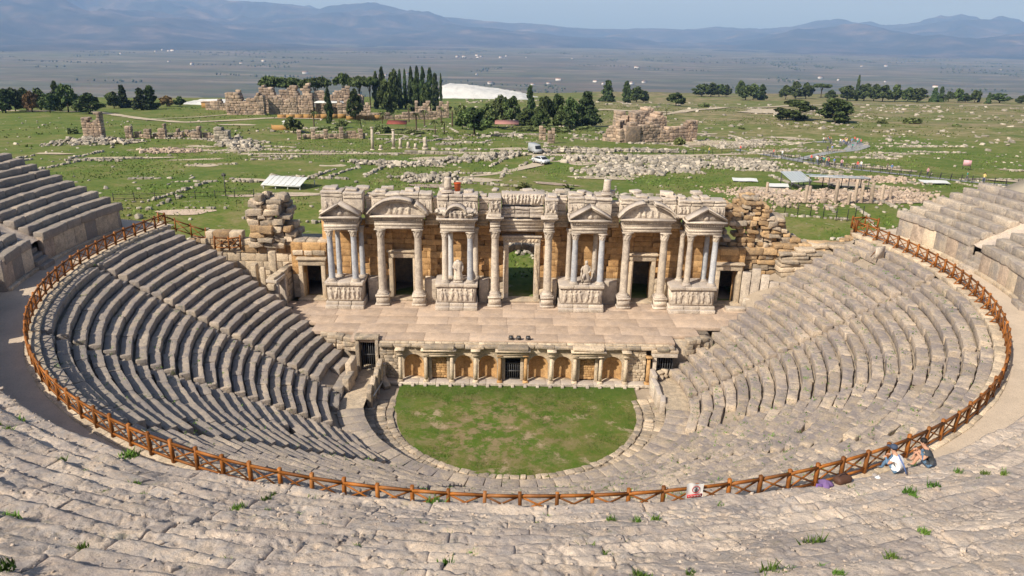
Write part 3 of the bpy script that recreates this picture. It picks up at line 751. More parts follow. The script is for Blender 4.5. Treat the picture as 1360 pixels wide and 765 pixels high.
# warning sheet tied to the fence
def sign():
    a = R(18.2)*.615; pos = np.array([32.62*math.sin(a), -32.62*math.cos(a), 11.27])
    sg = empty('warning_sign', 'white warning sheet with red-ringed symbol and red band tied to the fence', 'sign', pos, a)
    b = MB(); V = []; n = 12
    for i in range(n+1):
        for j in range(7):
            x = -.33+.66*i/n; z = .62*j/6; V.append((x, -.03+.02*math.sin(i*.9)+.015*math.sin(j*1.1+i*.4), z+.03*math.sin(i*.5)))
    Q = [(i*7+j, (i+1)*7+j, (i+1)*7+j+1, i*7+j+1) for i in range(n) for j in range(6)]
    V2 = [(x, y+.012, z) for x, y, z in V]; nv = len(V)
    b.raw(V+V2, Q+[(q[3]+nv, q[2]+nv, q[1]+nv, q[0]+nv) for q in Q])
    b.build('sheet', plain('sign_white', (.75, .74, .74), .6), sg)
    red = plain('sign_red', (.55, .02, .03), .6); blk = plain('sign_black', (.05, .05, .07), .6); wht = plain('sign_letters', (.8, .78, .78), .6)
    b = MB(); ring = [((.03+q*math.cos(t)), -.062, .40+q*math.sin(t)) for t in np.linspace(0, 2*math.pi, 25)[:-1] for q in (.155, .125)]
    b.raw(ring, [(2*k, 2*((k+1) % 24), 2*((k+1) % 24)+1, 2*k+1) for k in range(24)]); b.build('red_ring', red, sg)
    b = MB(); b.box(.01, .05, -.062, -.058, .34, .43); b.lathe([(.001, 0), (.022, .01), (.022, .03), (.001, .04)], 8, (.03, -.06, .435))
    b.beam((.02, -.06, .35), (-.02, -.06, .29), .02, .02); b.beam((.04, -.06, .35), (.08, -.06, .30), .02, .02); b.beam((-.03, -.06, .38), (.09, -.06, .42), .018, .018); b.build('figure', blk, sg)
    b = MB(); b.box(-.30, .29, -.064, -.058, .06, .20); b.build('red_band', red, sg)
    b = MB()
    for i in range(9): 
        x = -.25+i*.058; b.box(x, x+.014, -.068, -.064, .10, .16); b.box(x, x+.036, -.068, -.064, .145 if i % 2 else .10, .16 if i % 2 else .115)
    b.build('lettering', wht, sg)
sign()

# ================================================================== STAGE
ST_Z = 3.6
stage = empty('stage_floor', 'broad paved stage floor of worn pinkish slabs in front of the columns', 'stage')
S = Stones(); y = .35; rows_y = [1.55, 1.9, 1.8, 1.95, 1.4, 1.1]
for j, d in enumerate(rows_y):
    x = -20.8+(j % 2)*.8
    while x < 22.0:
        L = rnd.uniform(2.2, 4.2); L = min(L, 22.4-x)
        if L > .4 and not (abs(x+L/2) > 12.0 and y+d/2 < .9+(abs(x+L/2)-12.6)*.52): S.add((x+L/2, y+d/2, ST_Z-.15+rnd.gauss(0, .006)), (L/2-.004, d/2-.004, .15), 0, .012, .010, .8, (1, 0, 0))
        x += L
    y += d
S.emit('floor_slab', M['slab'], stage)
rough_edge = [(-15.9, 2.1), (-15.2, 1.8), (-14.5, 1.5), (-13.8, 1.2), (-13.2, 1.0), (15.9, 2.0), (15.2, 1.7), (14.5, 1.4)]
for (x, y) in rough_edge:
    for q in range(3): stone('edge_stone', stage, M['ruin'], (x+rnd.uniform(-.1, .1), y+rnd.uniform(-.1, .1), 2.5+q*.42), (.36, .35, .21), rnd.uniform(-.3, .3), .06, .06, cuts=(0, 0, 0))
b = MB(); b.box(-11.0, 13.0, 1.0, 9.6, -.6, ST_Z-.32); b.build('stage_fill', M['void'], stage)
b = MB(); b.box(-16.2, 16.6, 3.0, 9.6, -.6, ST_Z-.33); b.box(-20.6, 22.0, 5.6, 9.6, -.6, ST_Z-.34); b.build('stage_fill', M['ruin'], stage)
b = MB(); b.box(-14.6, -13.1, 1.25, 3.1, -.4, ST_Z-.3); b.box(-16.3, -14.61, 1.9, 3.1, -.4, ST_Z-.31); b.box(13.25, 14.8, 1.1, 3.1, -.4, ST_Z-.3); b.box(14.81, 16.6, 1.8, 3.1, -.4, ST_Z-.31); b.build('stage_fill', M['ruin'], stage)

# ------------------------------------------------------------------ pulpitum: the low wall below the stage
pulp = empty('stage_front_wall', 'low stage front with small columns, arched niches and three doorways behind the lawn', 'wall')
cx_ = [-9.35, -7.25, -5.15, -3.2, -1.24, .88, 2.97, 4.9, 7.0, 9.05, 10.9]
bayk = ['n', 'd', 'n', 'n', 'g', 'n', 'n', 'd', 'n', 'r']
S = Stones(); x = -11.1
while x < 12.6:
    L = rnd.uniform(1.1, 1.9); L = min(L, 12.7-x)
    if L > .3: S.add((x+L/2, -.28, .13), (L/2-.008, .42, .13), 0, .025, .012, 1.2, (1, 0, 0))
    x += L
S.emit('plinth_block', M['marble'], pulp)
for i in range(20):
    stone('plinth_stud', pulp, M['marble'], (-9.35+i*1.02, -.84, .06), (.13, .14, .13), 0, .02, .01, cuts=(0, 0, 0))
def small_col(par, x, y, z0, h, r, mat, tilt=0):
    b = MB(); b.lathe([(r*1.0, 0), (r*1.03, h*.35), (r*.86, h)], 14); c = b.build('column', mat, par, (x, y, z0+.16), True, .006, 3)
    b = MB(); b.box(-r*1.5, r*1.5, -r*1.5, r*1.5, -.16, -.09); b.lathe([(r*1.45, -.09), (r*1.5, -.05), (r*1.2, -.01), (r*1.05, .02)], 14); b.build('column_base', mat, c)
    b = MB(); b.lathe([(r*.86, h-.02), (r*.95, h+.03), (r*1.4, h+.12), (r*1.45, h+.15)], 14); b.box(-r*1.55, r*1.55, -r*1.55, r*1.55, h+.15, h+.22); b.build('capital', mat, c)
    return c
CH = 2.06
for i, x in enumerate(cx_):
    small_col(pulp, x, -.42, .26, CH, .155 if i < 10 else .17, M['beige'] if i not in (4, 5, 10) else M['ochre'])
small_col(pulp, -10.75, -.35, .26, 1.15, .15, M['marble'])
def arch_bay(x0, x1, z0, z1, mat, depth=.75):
    a = (x1-x0)*.385; xc = (x0+x1)/2; spring = z0+1.35; n = 14
    b = MB(); th = np.linspace(math.pi, 0, n+1)
    arc = [(xc+a*math.cos(t), spring+a*math.sin(t)) for t in th]
    inner = [(xc-a, z0)]+arc+[(xc+a, z0)]
    def outer(t):
        return (x0 if math.cos(t) < -.7 else x1 if math.cos(t) > .7 else xc+(x1-x0)/2*math.cos(t)/.7, z1 if math.sin(t) > .7 else spring+(z1-spring)*math.sin(t)/.7)
    outp = [(x0, z0)]+[outer(t) for t in th]+[(x1, z0)]
    V = [(p[0], 0, p[1]) for p in inner]+[(p[0], 0, p[1]) for p in outp]; m_ = len(inner)
    Q = [(i, i+1, m_+i+1, m_+i) for i in range(m_-1)]
    b.raw(V, Q); fr_ = b.build('niche_front', mat, pulp, (0, .12, 0))
    # concave back: half cylinder with quarter dome
    b = MB(); V = []; nz = 7; na_ = 13
    for j in range(nz):
        z = z0+(spring-z0)*j/(nz-1)
        for k in range(na_):
            t = math.pi*k/(na_-1); V.append((xc-a*math.cos(t), depth*math.sin(t), z))
    for j in range(1, 7):
        f = math.pi/2*j/6
        for k in range(na_):
            t = math.pi*k/(na_-1); V.append((xc-a*math.cos(t)*math.cos(f), depth*math.sin(t)*math.cos(f), spring+a*math.sin(f)))
    R_ = nz+6; Q = [(j*na_+k, j*na_+k+1, (j+1)*na_+k+1, (j+1)*na_+k) for j in range(R_-1) for k in range(na_-1)]
    b.raw(V, Q); b.build('niche_back', M['ochre'], pulp, (0, .12, 0), True)
    b = MB(); b.box(xc-a-.02, xc+a+.02, .1, .12+depth, z0-.05, z0+.01); b.build('niche_floor', mat, pulp)
def gate(par, x0, x1, y, z0, z1, mat=None, nb=7):
    g0 = MB(); g0.box(x0, x1, y-.02, y+.02, z1-.06, z1); g0.box(x0, x1, y-.02, y+.02, z0, z0+.06); g0.box(x0, x1, y-.02, y+.02, (z0+z1)/2-.03, (z0+z1)/2+.03)
    for i in range(nb+1):
        x = x0+(x1-x0)*i/nb; g0.box(x-.016, x+.016, y-.016, y+.016, z0, z1)
    return g0.build('iron_gate', mat or M['gate'], par)
ztop = 2.62
for i, k in enumerate(bayk):
    x0, x1 = cx_[i]+.0, cx_[i+1]-.0
    if k == 'n': arch_bay(x0, x1, .27, ztop+.0, M['beige'], .5)
    elif k in 'dg':
        for sx in (x0+.30, x1-.30):
            stone('door_jamb', pulp, M['beige'], (sx, .02, 1.42), (.13, .17, 1.15), 0, .02, .008)
        stone('door_lintel', pulp, M['beige'], ((x0+x1)/2, .02, 2.52), ((x1-x0)/2-.1, .18, .10), 0, .02, .008)
        if k == 'd':
            S = Stones(); z = .32
            while z < 2.35:
                x = x0+.43; 
                while x < x1-.46:
                    L = min(rnd.uniform(.22, .42), x1-.43-x)
                    S.add((x+L/2, .2+rnd.gauss(0, .01), z+.11), (L/2-.006, .08, .10), 0, .02, .012, 3, (0, 0, 0)); x += L
                z += .215
            S.emit('infill_brick', M['ochre'], pulp)
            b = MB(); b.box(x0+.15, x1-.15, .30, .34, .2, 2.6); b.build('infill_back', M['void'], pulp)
        else:
            gate(pulp, x0+.45, x1-.45, .10, .30, 1.75)
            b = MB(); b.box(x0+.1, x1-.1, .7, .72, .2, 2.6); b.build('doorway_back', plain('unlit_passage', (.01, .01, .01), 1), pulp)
def rough_wall(name, par, mat, x0, x1, y, z0, z1, hc=.3, lc=.5, dep=.25, amp=.03, limit=300, org=(0, 0, 0), skip=None, r=.035, emit=True, S=None, yfn=None, jit=.02, m=0, cuts=(0, 0, 0)):
    S = S or Stones(); z = z0; row = 0
    while z < z1-.08:
        h = min(hc*rnd.uniform(.8, 1.25), z1-z); x = x0
        while x < x1-.03:
            L = lc*rnd.uniform(.6, 1.5); L = min(L, x1-x)
            if x1-x-L < .15: L = x1-x
            if not (skip and skip(x+L/2, z+h/2)):
                yy = (yfn(x+L/2) if yfn else y)
                S.add((x+L/2, yy+dep/2+rnd.gauss(0, jit), z+h/2), (L/2-.006, dep/2, h/2-.006), 0, r, amp, 1.7, cuts, rnd.gauss(0, jit*.4), 0, m)
            x += L
        z += h; row += 1
    if emit: S.emit(name, mat, par, limit)
    return S
rough_wall('wall_stone', pulp, M['ruin'], -11.05, -9.5, .0, .27, 3.2, .28, .42, .3)
rough_wall('wall_stone', pulp, M['beige'], 9.2, 10.75, .0, .27, 3.1, .26, .4, .3)
# entablature of the pulpitum: forward over the doors and columns, set back over the niches
def entab(par, x0, x1, yf, yb, z0, hs, mat, name='entablature', dent=0, amp=.008):
    b = MB(); z = z0
    for (h, pr) in hs:
        b.box(x0-pr, x1+pr, yf-pr, yb, z, z+h-.001); z += h
    if dent:
        zt = z0+sum(h for h, _ in hs[:dent]); pr = hs[dent-1][1]; x = x0-pr
        while x < x1+pr-.05: b.box(x, x+.1, yf-pr-.09, yf-pr, zt-.13, zt-.02); x += .2
    return b.build(name, mat, par, None, False, amp, 1.5)
HS = [(.22, 0), (.2, .03), (.12, .09), (.10, .18)]
for i, k in enumerate(bayk):
    if k in 'dg': entab(pulp, cx_[i]-.2, cx_[i+1]+.2, -.60, .34, ztop-.12, HS, M['beige'])
for x in (cx_[0], cx_[3], cx_[6], cx_[9]): entab(pulp, x-.2, x+.2, -.60, .34, ztop-.12, HS, M['beige'])
for i, k in enumerate(bayk):
    if k == 'n': stone('niche_lintel', pulp, M['beige'], ((cx_[i]+cx_[i+1])/2, .24, ztop+.2), ((cx_[i+1]-cx_[i])/2-.1, .14, .24), 0, .03, .02)
S = Stones(); x = -11.1
while x < 12.9:
    L = min(rnd.uniform(.9, 1.9), 13.0-x)
    if L > .3: S.add((x+L/2, .12+rnd.gauss(0, .05), 3.27+rnd.gauss(0, .02)), (L/2-.01, .42+rnd.uniform(-.08, .06), .13), rnd.gauss(0, .01), .05, .04, 1.5, (2, 1, 0))
    x += L
for i, k in enumerate(bayk):
    if k in 'dg': S.add(((cx_[i]+cx_[i+1])/2, -.3, 3.29), (1.25, .46, .13), 0, .06, .05, 1.5, (2, 1, 0))
S.emit('crown_block', M['ruin'], pulp)
rough_wall('wall_stone', pulp, M['beige'], -11.05, 12.6, .05, 3.05, 3.5, .22, .7, .28, limit=0, skip=lambda x, z: False)
# right-hand and left-hand side doorways below the stage
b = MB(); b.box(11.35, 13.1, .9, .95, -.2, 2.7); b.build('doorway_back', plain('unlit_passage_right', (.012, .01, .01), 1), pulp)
stone('door_jamb', pulp, M['marble'], (11.42, -.1, 1.3), (.15, .2, 1.35), 0, .02, .01)
stone('door_lintel', pulp, M['marble'], (12.2, -.12, 2.74), (1.05, .25, .15), 0, .03, .01)
stone('door_lintel', pulp, M['ruin'], (12.2, -.05, 3.05), (1.1, .3, .15), 0, .05, .03)
gate(pulp, 11.6, 13.0, .25, .1, 2.5)

# side passage (parodos) left of the stage front
par = empty('side_passage', 'dark gated side entrance with sloping parapet left of the stage front', 'entrance')
for (c, h) in [((-12.92, .55, 2.15), (.17, .35, 1.75)), ((-11.28, .3, 2.0), (.14, .3, 1.6))]: stone('door_jamb', par, M['ruin'], c, h, 0, .04, .03)
stone('door_lintel', par, M['ruin'], (-12.1, .45, 3.75), (.98, .35, .14), 0, .04, .03)
gate(par, -12.75, -11.42, .75, .7, 3.4, None, 8)
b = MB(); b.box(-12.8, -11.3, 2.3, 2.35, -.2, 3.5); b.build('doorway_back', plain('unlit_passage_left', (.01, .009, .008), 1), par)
b = MB(); b.raw([(-12.75, 1.8, .65), (-11.4, 1.8, .65), (-11.4, -1.2, .75), (-12.75, -1.2, .75), (-11.3, -7.4, .96), (-13.4, -7.4, .96)], [(0, 3, 2, 1), (3, 5, 4, 2)]); b.build('passage_floor', M['beige'], par)
for (c, h, rz, ty) in [((-10.95, -.75, 1.05), (.2, .55, 1.1), 0, 0), ((-11.05, -1.75, .85), (.19, .6, .95), .05, 0), ((-11.15, -2.9, .75), (.19, .65, .85), .1, 0), ((-11.2, -4.1, .68), (.19, .62, .75), .06, 0)]:
    stone('parapet_block', par, M['ruin'], c, h, rz, .05, .03, tx=.12)
stone('fallen_block', par, M['ruin'], (-10.55, -1.0, .35), (.25, .6, .22), .5, .06, .05, tx=.5)
stone('parapet_block', par, M['ruin'], (-13.15, -1.3, 1.6), (.25, .8, .9), -.1, .06, .04)
stone('parapet_block', par, M['ruin'], (-13.05, -2.9, 1.3), (.25, .8, .62), -.1, .06, .04)
b = MB(); b.tube([(-10.72, -1.3, .55), (-10.85, -4.6, 1.0)], .05, 8); b.build('handrail_pipe', plain('pale_pipe', (.5, .5, .5), .5), par)
pr = empty('side_passage', 'pale sloping side entrance parapet right of the stage front', 'entrance')
for (c, h, rz) in [((11.25, -.9, .75), (.2, .6, .85), .1), ((11.15, -2.1, .62), (.2, .62, .72), .1), ((11.2, -3.4, .58), (.2, .66, .66), .0), ((11.35, -4.6, .56), (.2, .5, .6), -.15)]:
    stone('parapet_block', pr, M['marble'], c, h, rz, .05, .03, tx=.06)
b = MB(); b.raw([(11.5, 1.0, .6), (13.2, 1.0, .6), (13.2, -1.5, .8), (11.5, -1.5, .8), (14.0, -7.4, .96), (11.3, -7.4, .96)], [(0, 3, 2, 1), (3, 4, 5, 2)][:1]+[(3, 5, 4, 2)]); b.build('passage_floor', M['beige'], pr)
for q in range(7): stone('fallen_block', pr, M['beige'], (11.9+.5*(q % 3)+rnd.uniform(-.1, .1), .15-.35*(q//3), .9+.25*(q % 2)), (rnd.uniform(.15, .3), rnd.uniform(.15, .28), rnd.uniform(.12, .22)), rnd.uniform(0, 3), .06, .05, tx=.2)

# three small floodlights standing on the stage edge
for i, x in enumerate((-.35, .28, 1.05)):
    fl = empty('stage_floodlight', 'small black floodlight on the stage edge above the middle gate', 'floodlight', (x, .55, ST_Z-.0), 0, 'floodlights on the stage edge')
    b = MB(); b.box(-.16, .16, -.12, .1, .14, .36); b.build('housing', M['iron'], fl)
    b = MB(); b.box(-.13, .13, -.128, -.12, .17, .33); b.build('lens', plain('floodlight_glass', (.12, .12, .13), .2), fl)
    b = MB(); b.box(-.2, -.165, -.03, .03, .0, .28); b.box(.165, .2, -.03, .03, .0, .28); b.box(-.2, .2, -.05, .05, 0, .03); b.build('bracket', M['iron'], fl)

# ================================================================== SCAENAE FRONS (the column facade)
fac = empty('stage_facade', 'two-tone stage facade of marble columns and pediments before an ochre stone wall', 'facade')
YC = 8.62                       # line of the tall columns
ZC = 10.8                       # top of the capitals
def capital(b, r, z0, h, n=32):
    prof = [(r*.95, 0), (r*1.0, .1*h), (r*1.12, .3*h), (r*1.08, .36*h), (r*1.25, .62*h), (r*1.2, .68*h), (r*1.5, .88*h)]
    def fn(a, z):
        t = z/h; return 1+.11*math.cos(8*a+(math.pi if .33 < t < .66 else 0))*(1 if .08 < t < .85 else .3)+(.16*abs(math.cos(2*a+math.pi/2)) if t > .8 else 0)
    b.lathe(prof, n, (0, 0, z0), fn); b.box(-r*1.5, r*1.5, -r*1.5, r*1.5, z0+.88*h, z0+h)
def column(x, y, z0, z1, r, mat, ped=0, lean=0):
    zs = z0+ped; hb = r*.95; hc = r*2.3; hs = z1-zs-hb-hc
    b = MB(); prof = [(r*1.06, 0), (r, .12), (r*1.01, hs*.35), (r*.87, hs-.1), (r*.93, hs)]
    pr2 = []
    for i in range(len(prof)-1):
        for t in np.linspace(0, 1, 5)[:-1]: pr2.append((prof[i][0]*(1-t)+prof[i+1][0]*t, prof[i][1]*(1-t)+prof[i+1][1]*t))
    b.lathe(pr2+[prof[-1]], 20); c = b.build('column', mat, fac, (x, y, zs+hb), True, .012, 1.6)
    b = MB(); b.box(-r*1.42, r*1.42, -r*1.42, r*1.42, -hb, -hb*.66); b.lathe([(r*1.36, -hb*.66), (r*1.42, -hb*.5), (r*1.34, -hb*.36), (r*1.16, -hb*.3), (r*1.24, -hb*.14), (r*1.1, 0)], 20); b.build('column_base', M['marble'], c, None, True)
    b = MB(); capital(b, r*.92, hs, hc); b.build('capital', M['marble'], c, None, False, .015, 5)
    if ped:
        b = MB(); q = -hb; b.box(-r*1.55, r*1.55, -r*1.55, r*1.55, q-ped*.82, q-ped*.18); b.box(-r*1.8, r*1.8, -r*1.8, r*1.8, q-ped, q-ped*.8); b.box(-r*1.75, r*1.75, -r*1.75, r*1.75, q-ped*.2, q-.002); b.build('column_pedestal', M['marble'], c, None, False, .015, 2)
    return c
BIG = [-12.08, -8.76, -1.86, 2.93, 9.92, 13.29]
for i, x in enumerate(BIG): column(x, YC, ST_Z, ZC, .355, M['marble'], 1.05)
PAIR = [(-16.45, -14.34), (-6.29, -4.05), (5.26, 7.62), (15.45, 17.69)]
ZB = 6.06
bl = {(0, 0), (0, 1), (1, 1), (2, 1), (3, 1), (2, 0)}
for i, (xa, xb) in enumerate(PAIR):
    for j, x in enumerate((xa, xb)):
        column(x, 7.85, ZB, ZC, .275, M['marble_blue'] if (i, j) in bl else M['marble'])
        column(x+(.42 if i < 2 else -.42)*(1 if i in (0, 1) else 1), 9.15, ZB, ZC, .24, M['marble_blue'] if (i, j) in {(0, 0), (0, 1), (3, 1), (1, 0)} else M['marble'])
def relief(par, x0, x1, z0, z1, y, depth, n, mat, seed, nx_=60, nz_=24, fl=False, name='relief_panel'):
    r_ = np.random.default_rng(seed); X, Z = np.meshgrid(np.linspace(x0, x1, nx_), np.linspace(z0, z1, nz_)); W_, H_ = x1-x0, z1-z0
    Hh = .25*fbm(np.stack([X*5, Z*5, 0*X+seed], -1).reshape(-1, 3), 4, seed).reshape(X.shape)
    for i in range(n):
        cx = x0+W_*(i+.5+r_.uniform(-.2, .2))/n; ww = W_/n*r_.uniform(.2, .32); le = r_.normal(0, .15)
        dx = X-cx-le*(Z-z0-H_*.4)
        Hh = np.maximum(Hh, 1.0*np.exp(-(dx/ww)**4-((Z-z0-H_*.42)/(H_*.34))**4)*(1+.25*np.sin(X*28+Z*9)))
        Hh = np.maximum(Hh, 1.1*np.exp(-(((dx-.0)/(ww*.55))**2+((Z-z0-H_*.84)/(H_*.09))**2)))
        Hh = np.maximum(Hh, .8*np.exp(-((Z-z0-H_*(.55+r_.uniform(-.1, .15))-dx*r_.normal(0, .7))/(H_*.07))**2-(dx/(ww*1.9))**4))
    ed = np.minimum(np.minimum(X-x0, x1-X)/(.06*W_+.01), np.minimum(Z-z0, z1-Z)/(.1*H_)); Hh = Hh*np.clip(ed, 0, 1)
    V = np.stack([X, y-depth*Hh, Z], -1).reshape(-1, 3); I = np.arange(nx_*nz_).reshape(nz_, nx_)
    Q = np.stack([I[:-1, :-1], I[:-1, 1:], I[1:, 1:], I[1:, :-1]], -1).reshape(-1, 4)
    return link(name, mesh(name, V, Q, mat, True), par)
PED = [(-17.05, -13.6), (-7.2, -3.38), (3.9, 8.0), (13.88, 18.1)]
for i, (xa, xb) in enumerate(PED):
    b = MB(); ya, yb = 7.28, 9.9; b.box(xa+.16, xb-.16, ya+.16, yb, ST_Z+.62, ZB-.30); 
    pd = b.build('pedestal', M['marble'], fac, None, False, .012, 1.2)
    S = Stones(); nb_ = 3
    for q in range(nb_):
        L = (xb-xa)/nb_; S.add((xa+L*(q+.5), (ya+yb)/2-.12, ST_Z+.16), (L/2-.008, (yb-ya)/2+.16, .17), 0, .03, .02, 1.2, (1, 1, 0))
        S.add((xa+L*(q+.5), (ya+yb)/2, ST_Z+.47), (L/2-.02, (yb-ya)/2+.02, .15), 0, .04, .015, 1.2, (1, 1, 0))
        S.add((xa+L*(q+.5), (ya+yb)/2, ZB-.15), (L/2-.004, (yb-ya)/2+.04, .15), 0, .04, .03, 1.2, (1, 1, 0))
    S.emit('pedestal_moulding', M['marble'], pd)
    relief(pd, xa+.3, xb-.3, ST_Z+.74, ZB-.38, ya+.15, .14, 7, M['marble'], 40+i, 90, 30)
# back wall: ochre ashlar with five doorways; concave between the aedicules
DOORS = [(-11.3, -9.45, 7.6), (-.62, 1.75, 9.2), (10.9, 12.6, 7.6)]
SIDE = [(-19.55, -17.85, 6.85), (18.9, 20.55, 6.9)]
def inopen(x, z, mg=.0):
    for (a, b_, h) in DOORS+SIDE:
        if a-mg < x < b_+mg and z < h+mg: return True
    return False
def ywall(x):
    for (xa, xb) in PAIR:
        xm = (xa+xb)/2
        if abs(x-xm) < 1.75: return 10.25
    for (a, b_, h) in DOORS:
        if a-.6 < x < b_+.6: return 10.35
    return 9.95
SW = Stones(); z = ST_Z
while z < 11.0:
    h = rnd.choice([.5, .56, .62]); x = -20.6; bounds = sorted([-20.6, -17.35, 18.55, 21.2]+[v for d in DOORS+SIDE for v in d[:2]])
    for a, b_ in zip(bounds[:-1], bounds[1:]):
        if (a >= 18.5 or b_ <= -17.3) and z > 8.4: continue
        x = a
        while x < b_-.02:
            L = rnd.uniform(.8, 1.6); L = L if b_-x-L > .45 else b_-x
            if not inopen(x+L/2, z+h/2-.1):
                low = z < 5.9
                SW.add((x+L/2, ywall(x+L/2)+.35+rnd.gauss(0, .012), z+h/2), (L/2-.007, .35, h/2-.007), 0, .025, .014, 1.5, (0, 0, 0), 0, 0, 1 if low else 0)
            x += L
    z += h
SW.emit('wall_block', [M['ochre'], M['beige']], fac, 300, stuff='wall_block_rest')
# back of the facade wall so that no light leaks through joints
b = MB()
for a, b_ in [(-20.6, -19.55), (-17.85, -11.3), (-9.45, -.62), (1.75, 10.9), (12.6, 18.9), (20.55, 21.2)]: b.box(a, b_, 10.9, 11.3, ST_Z-1, 10.9 if -17 < (a+b_)/2 < 18 else 8.4)
for (a, b_, h) in DOORS: b.box(a-.01, b_+.01, 10.91, 11.29, h, 10.85)
for (a, b_, h) in SIDE: b.box(a-.01, b_+.01, 10.91, 11.29, h, 8.3)
b.build('wall_core', M['ochre'], fac)
# door frames
def door(xa, xb, z1, y, wd=.34, mat=None, relf=False):
    mat = mat or M['beige']
    d = stone('door_frame', fac, mat, (xa-wd/2, y, (ST_Z+z1)/2+.1), (wd/2, .3, (z1-ST_Z)/2+.1), 0, .02, .01, cuts=(0, 0, 2))
    stone('jamb', d, mat, (xb+wd/2, y, (ST_Z+z1)/2+.1), (wd/2, .3, (z1-ST_Z)/2+.1), 0, .02, .01, cuts=(0, 0, 2), org=d.location)
    stone('lintel', d, mat, ((xa+xb)/2, y, z1+.30), ((xb-xa)/2+wd+.02, .33, .27), 0, .03, .015, cuts=(2, 0, 0), org=d.location)
    stone('lintel_cornice', d, mat, ((xa+xb)/2, y-.08, z1+.66), ((xb-xa)/2+wd+.16, .42, .09), 0, .04, .03, cuts=(2, 0, 0), org=d.location)
    stone('threshold', d, M['beige'], ((xa+xb)/2, y-.2, ST_Z+.09), ((xb-xa)/2+wd+.1, .62, .09), 0, .03, .02, cuts=(2, 0, 0), org=d.location)
    return d
for i, (a, b_, h) in enumerate(DOORS): door(a, b_, h, 10.2, .36 if i != 1 else .5, M['beige'] if i != 1 else M['marble'])
for (a, b_, h) in SIDE: door(a, b_, h, 9.85, .36, M['beige'])
relief(fac, -1.05, -.66, 4.3, 9.0, 9.88, .1, 1, M['beige'], 60, 12, 90, name='jamb_relief'); relief(fac, 1.8, 2.2, 4.3, 9.0, 9.88, .1, 1, M['beige'], 61, 12, 90, name='jamb_relief')
relief(fac, -1.0, 2.1, 9.3, 9.65, 9.86, .1, 9, M['beige'], 62, 80, 10, name='lintel_relief')
# low curved podium walls joining pedestals and doors
for (xa, xb) in [(-13.5, -12.6), (-8.3, -7.25), (-3.3, -2.4), (3.45, 3.85), (8.05, 9.4), (13.75, 13.85)]:
    if xb-xa > .3: stone('podium_wall', fac, M['marble'], ((xa+xb)/2, 9.55, ST_Z+1.12), ((xb-xa)/2, .38, 1.12), 0, .05, .03, cuts=(1, 0, 2))
# entablatures
HE = [(.26, 0), (.26, .03), (.34, .0), (.12, .08), (.14, .2), (.12, .34)]
for (xa, xb) in PAIR:
    entab(fac, xa-.34, xb+.34, 7.53, 10.2, ZC, HE, M['marble'], dent=4, amp=.02)
for (xa, xb) in [(BIG[0], BIG[1]), (BIG[4], BIG[5])]:
    entab(fac, xa-.42, xb+.42, 8.22, 10.2, ZC, HE, M['marble'], dent=4, amp=.02)
for x in (BIG[2], BIG[3]): entab(fac, x-.42, x+.42, 8.2, 10.2, ZC, HE, M['marble'], amp=.02)
entab(fac, BIG[2]+.5, BIG[3]-.5, 9.35, 10.2, ZC-.35, [(.3, 0), (.3, .04), (.4, .1), (.2, .25)], M['marble'], name='door_entablature', amp=.02)
for (xa, xb) in [(-17.3, -16.9), (-13.6, -12.7), (-8.2, -7.0), (-3.55, -2.5), (3.55, 4.7), (8.2, 9.3), (14.0, 14.9)]:
    entab(fac, xa, xb, 9.75, 10.3, ZC, HE, M['beige'], name='recessed_entablature', amp=.02)
ZE = ZC+1.24
def tri_ped(xa, xb, yf, z, h, broken=0, mat=None):
    mat = mat or M['marble']; xm = (xa+xb)/2; b = MB(); th = .26
    for sx, xe in ((-1, xa), (1, xb)):
        t1 = 1-broken if sx > 0 else 1
        e = np.array([xe, 0, z]); a_ = np.array([xm, 0, z+h])
        a2 = e+(a_-e)*t1
        for (o, pr, t) in ((0, 0, th*.6), (th*.5, .12, th*.45)):
            V = []
            for p_ in (e, a2):
                for yy in (yf-pr, yf+1.2):
                    V += [(p_[0], yy, p_[2]+o), (p_[0], yy, p_[2]+o+t)]
            b.raw(V, [(0, 1, 5, 4), (2, 6, 7, 3), (1, 3, 7, 5), (0, 4, 6, 2), (0, 2, 3, 1), (4, 5, 7, 6)])
    pd = b.build('pediment', mat, fac, None, False, .03, 1.8)
    b = MB(); b.raw([(xa+.15, yf+.42, z), (xb-.15, yf+.42, z), (xm, yf+.42, z+h), (xa+.15, yf+1.4, z), (xb-.15, yf+1.4, z), (xm, yf+1.4, z+h)], [(0, 3, 4, 1), (1, 4, 5, 2), (2, 5, 3, 0)], [(0, 1, 2), (3, 5, 4)]); b.build('tympanum', mat, pd, None, False, .02)
    b = MB(); b.lathe([(.01, 0), (.2, .08), (.24, .25), (.16, .42), (.1, .5), (.11, .6), (.02, .68)], 10); b.build('tympanum_bust', mat, pd, (xm, yf+.42, z+.02), True, .05, 4)
    return pd
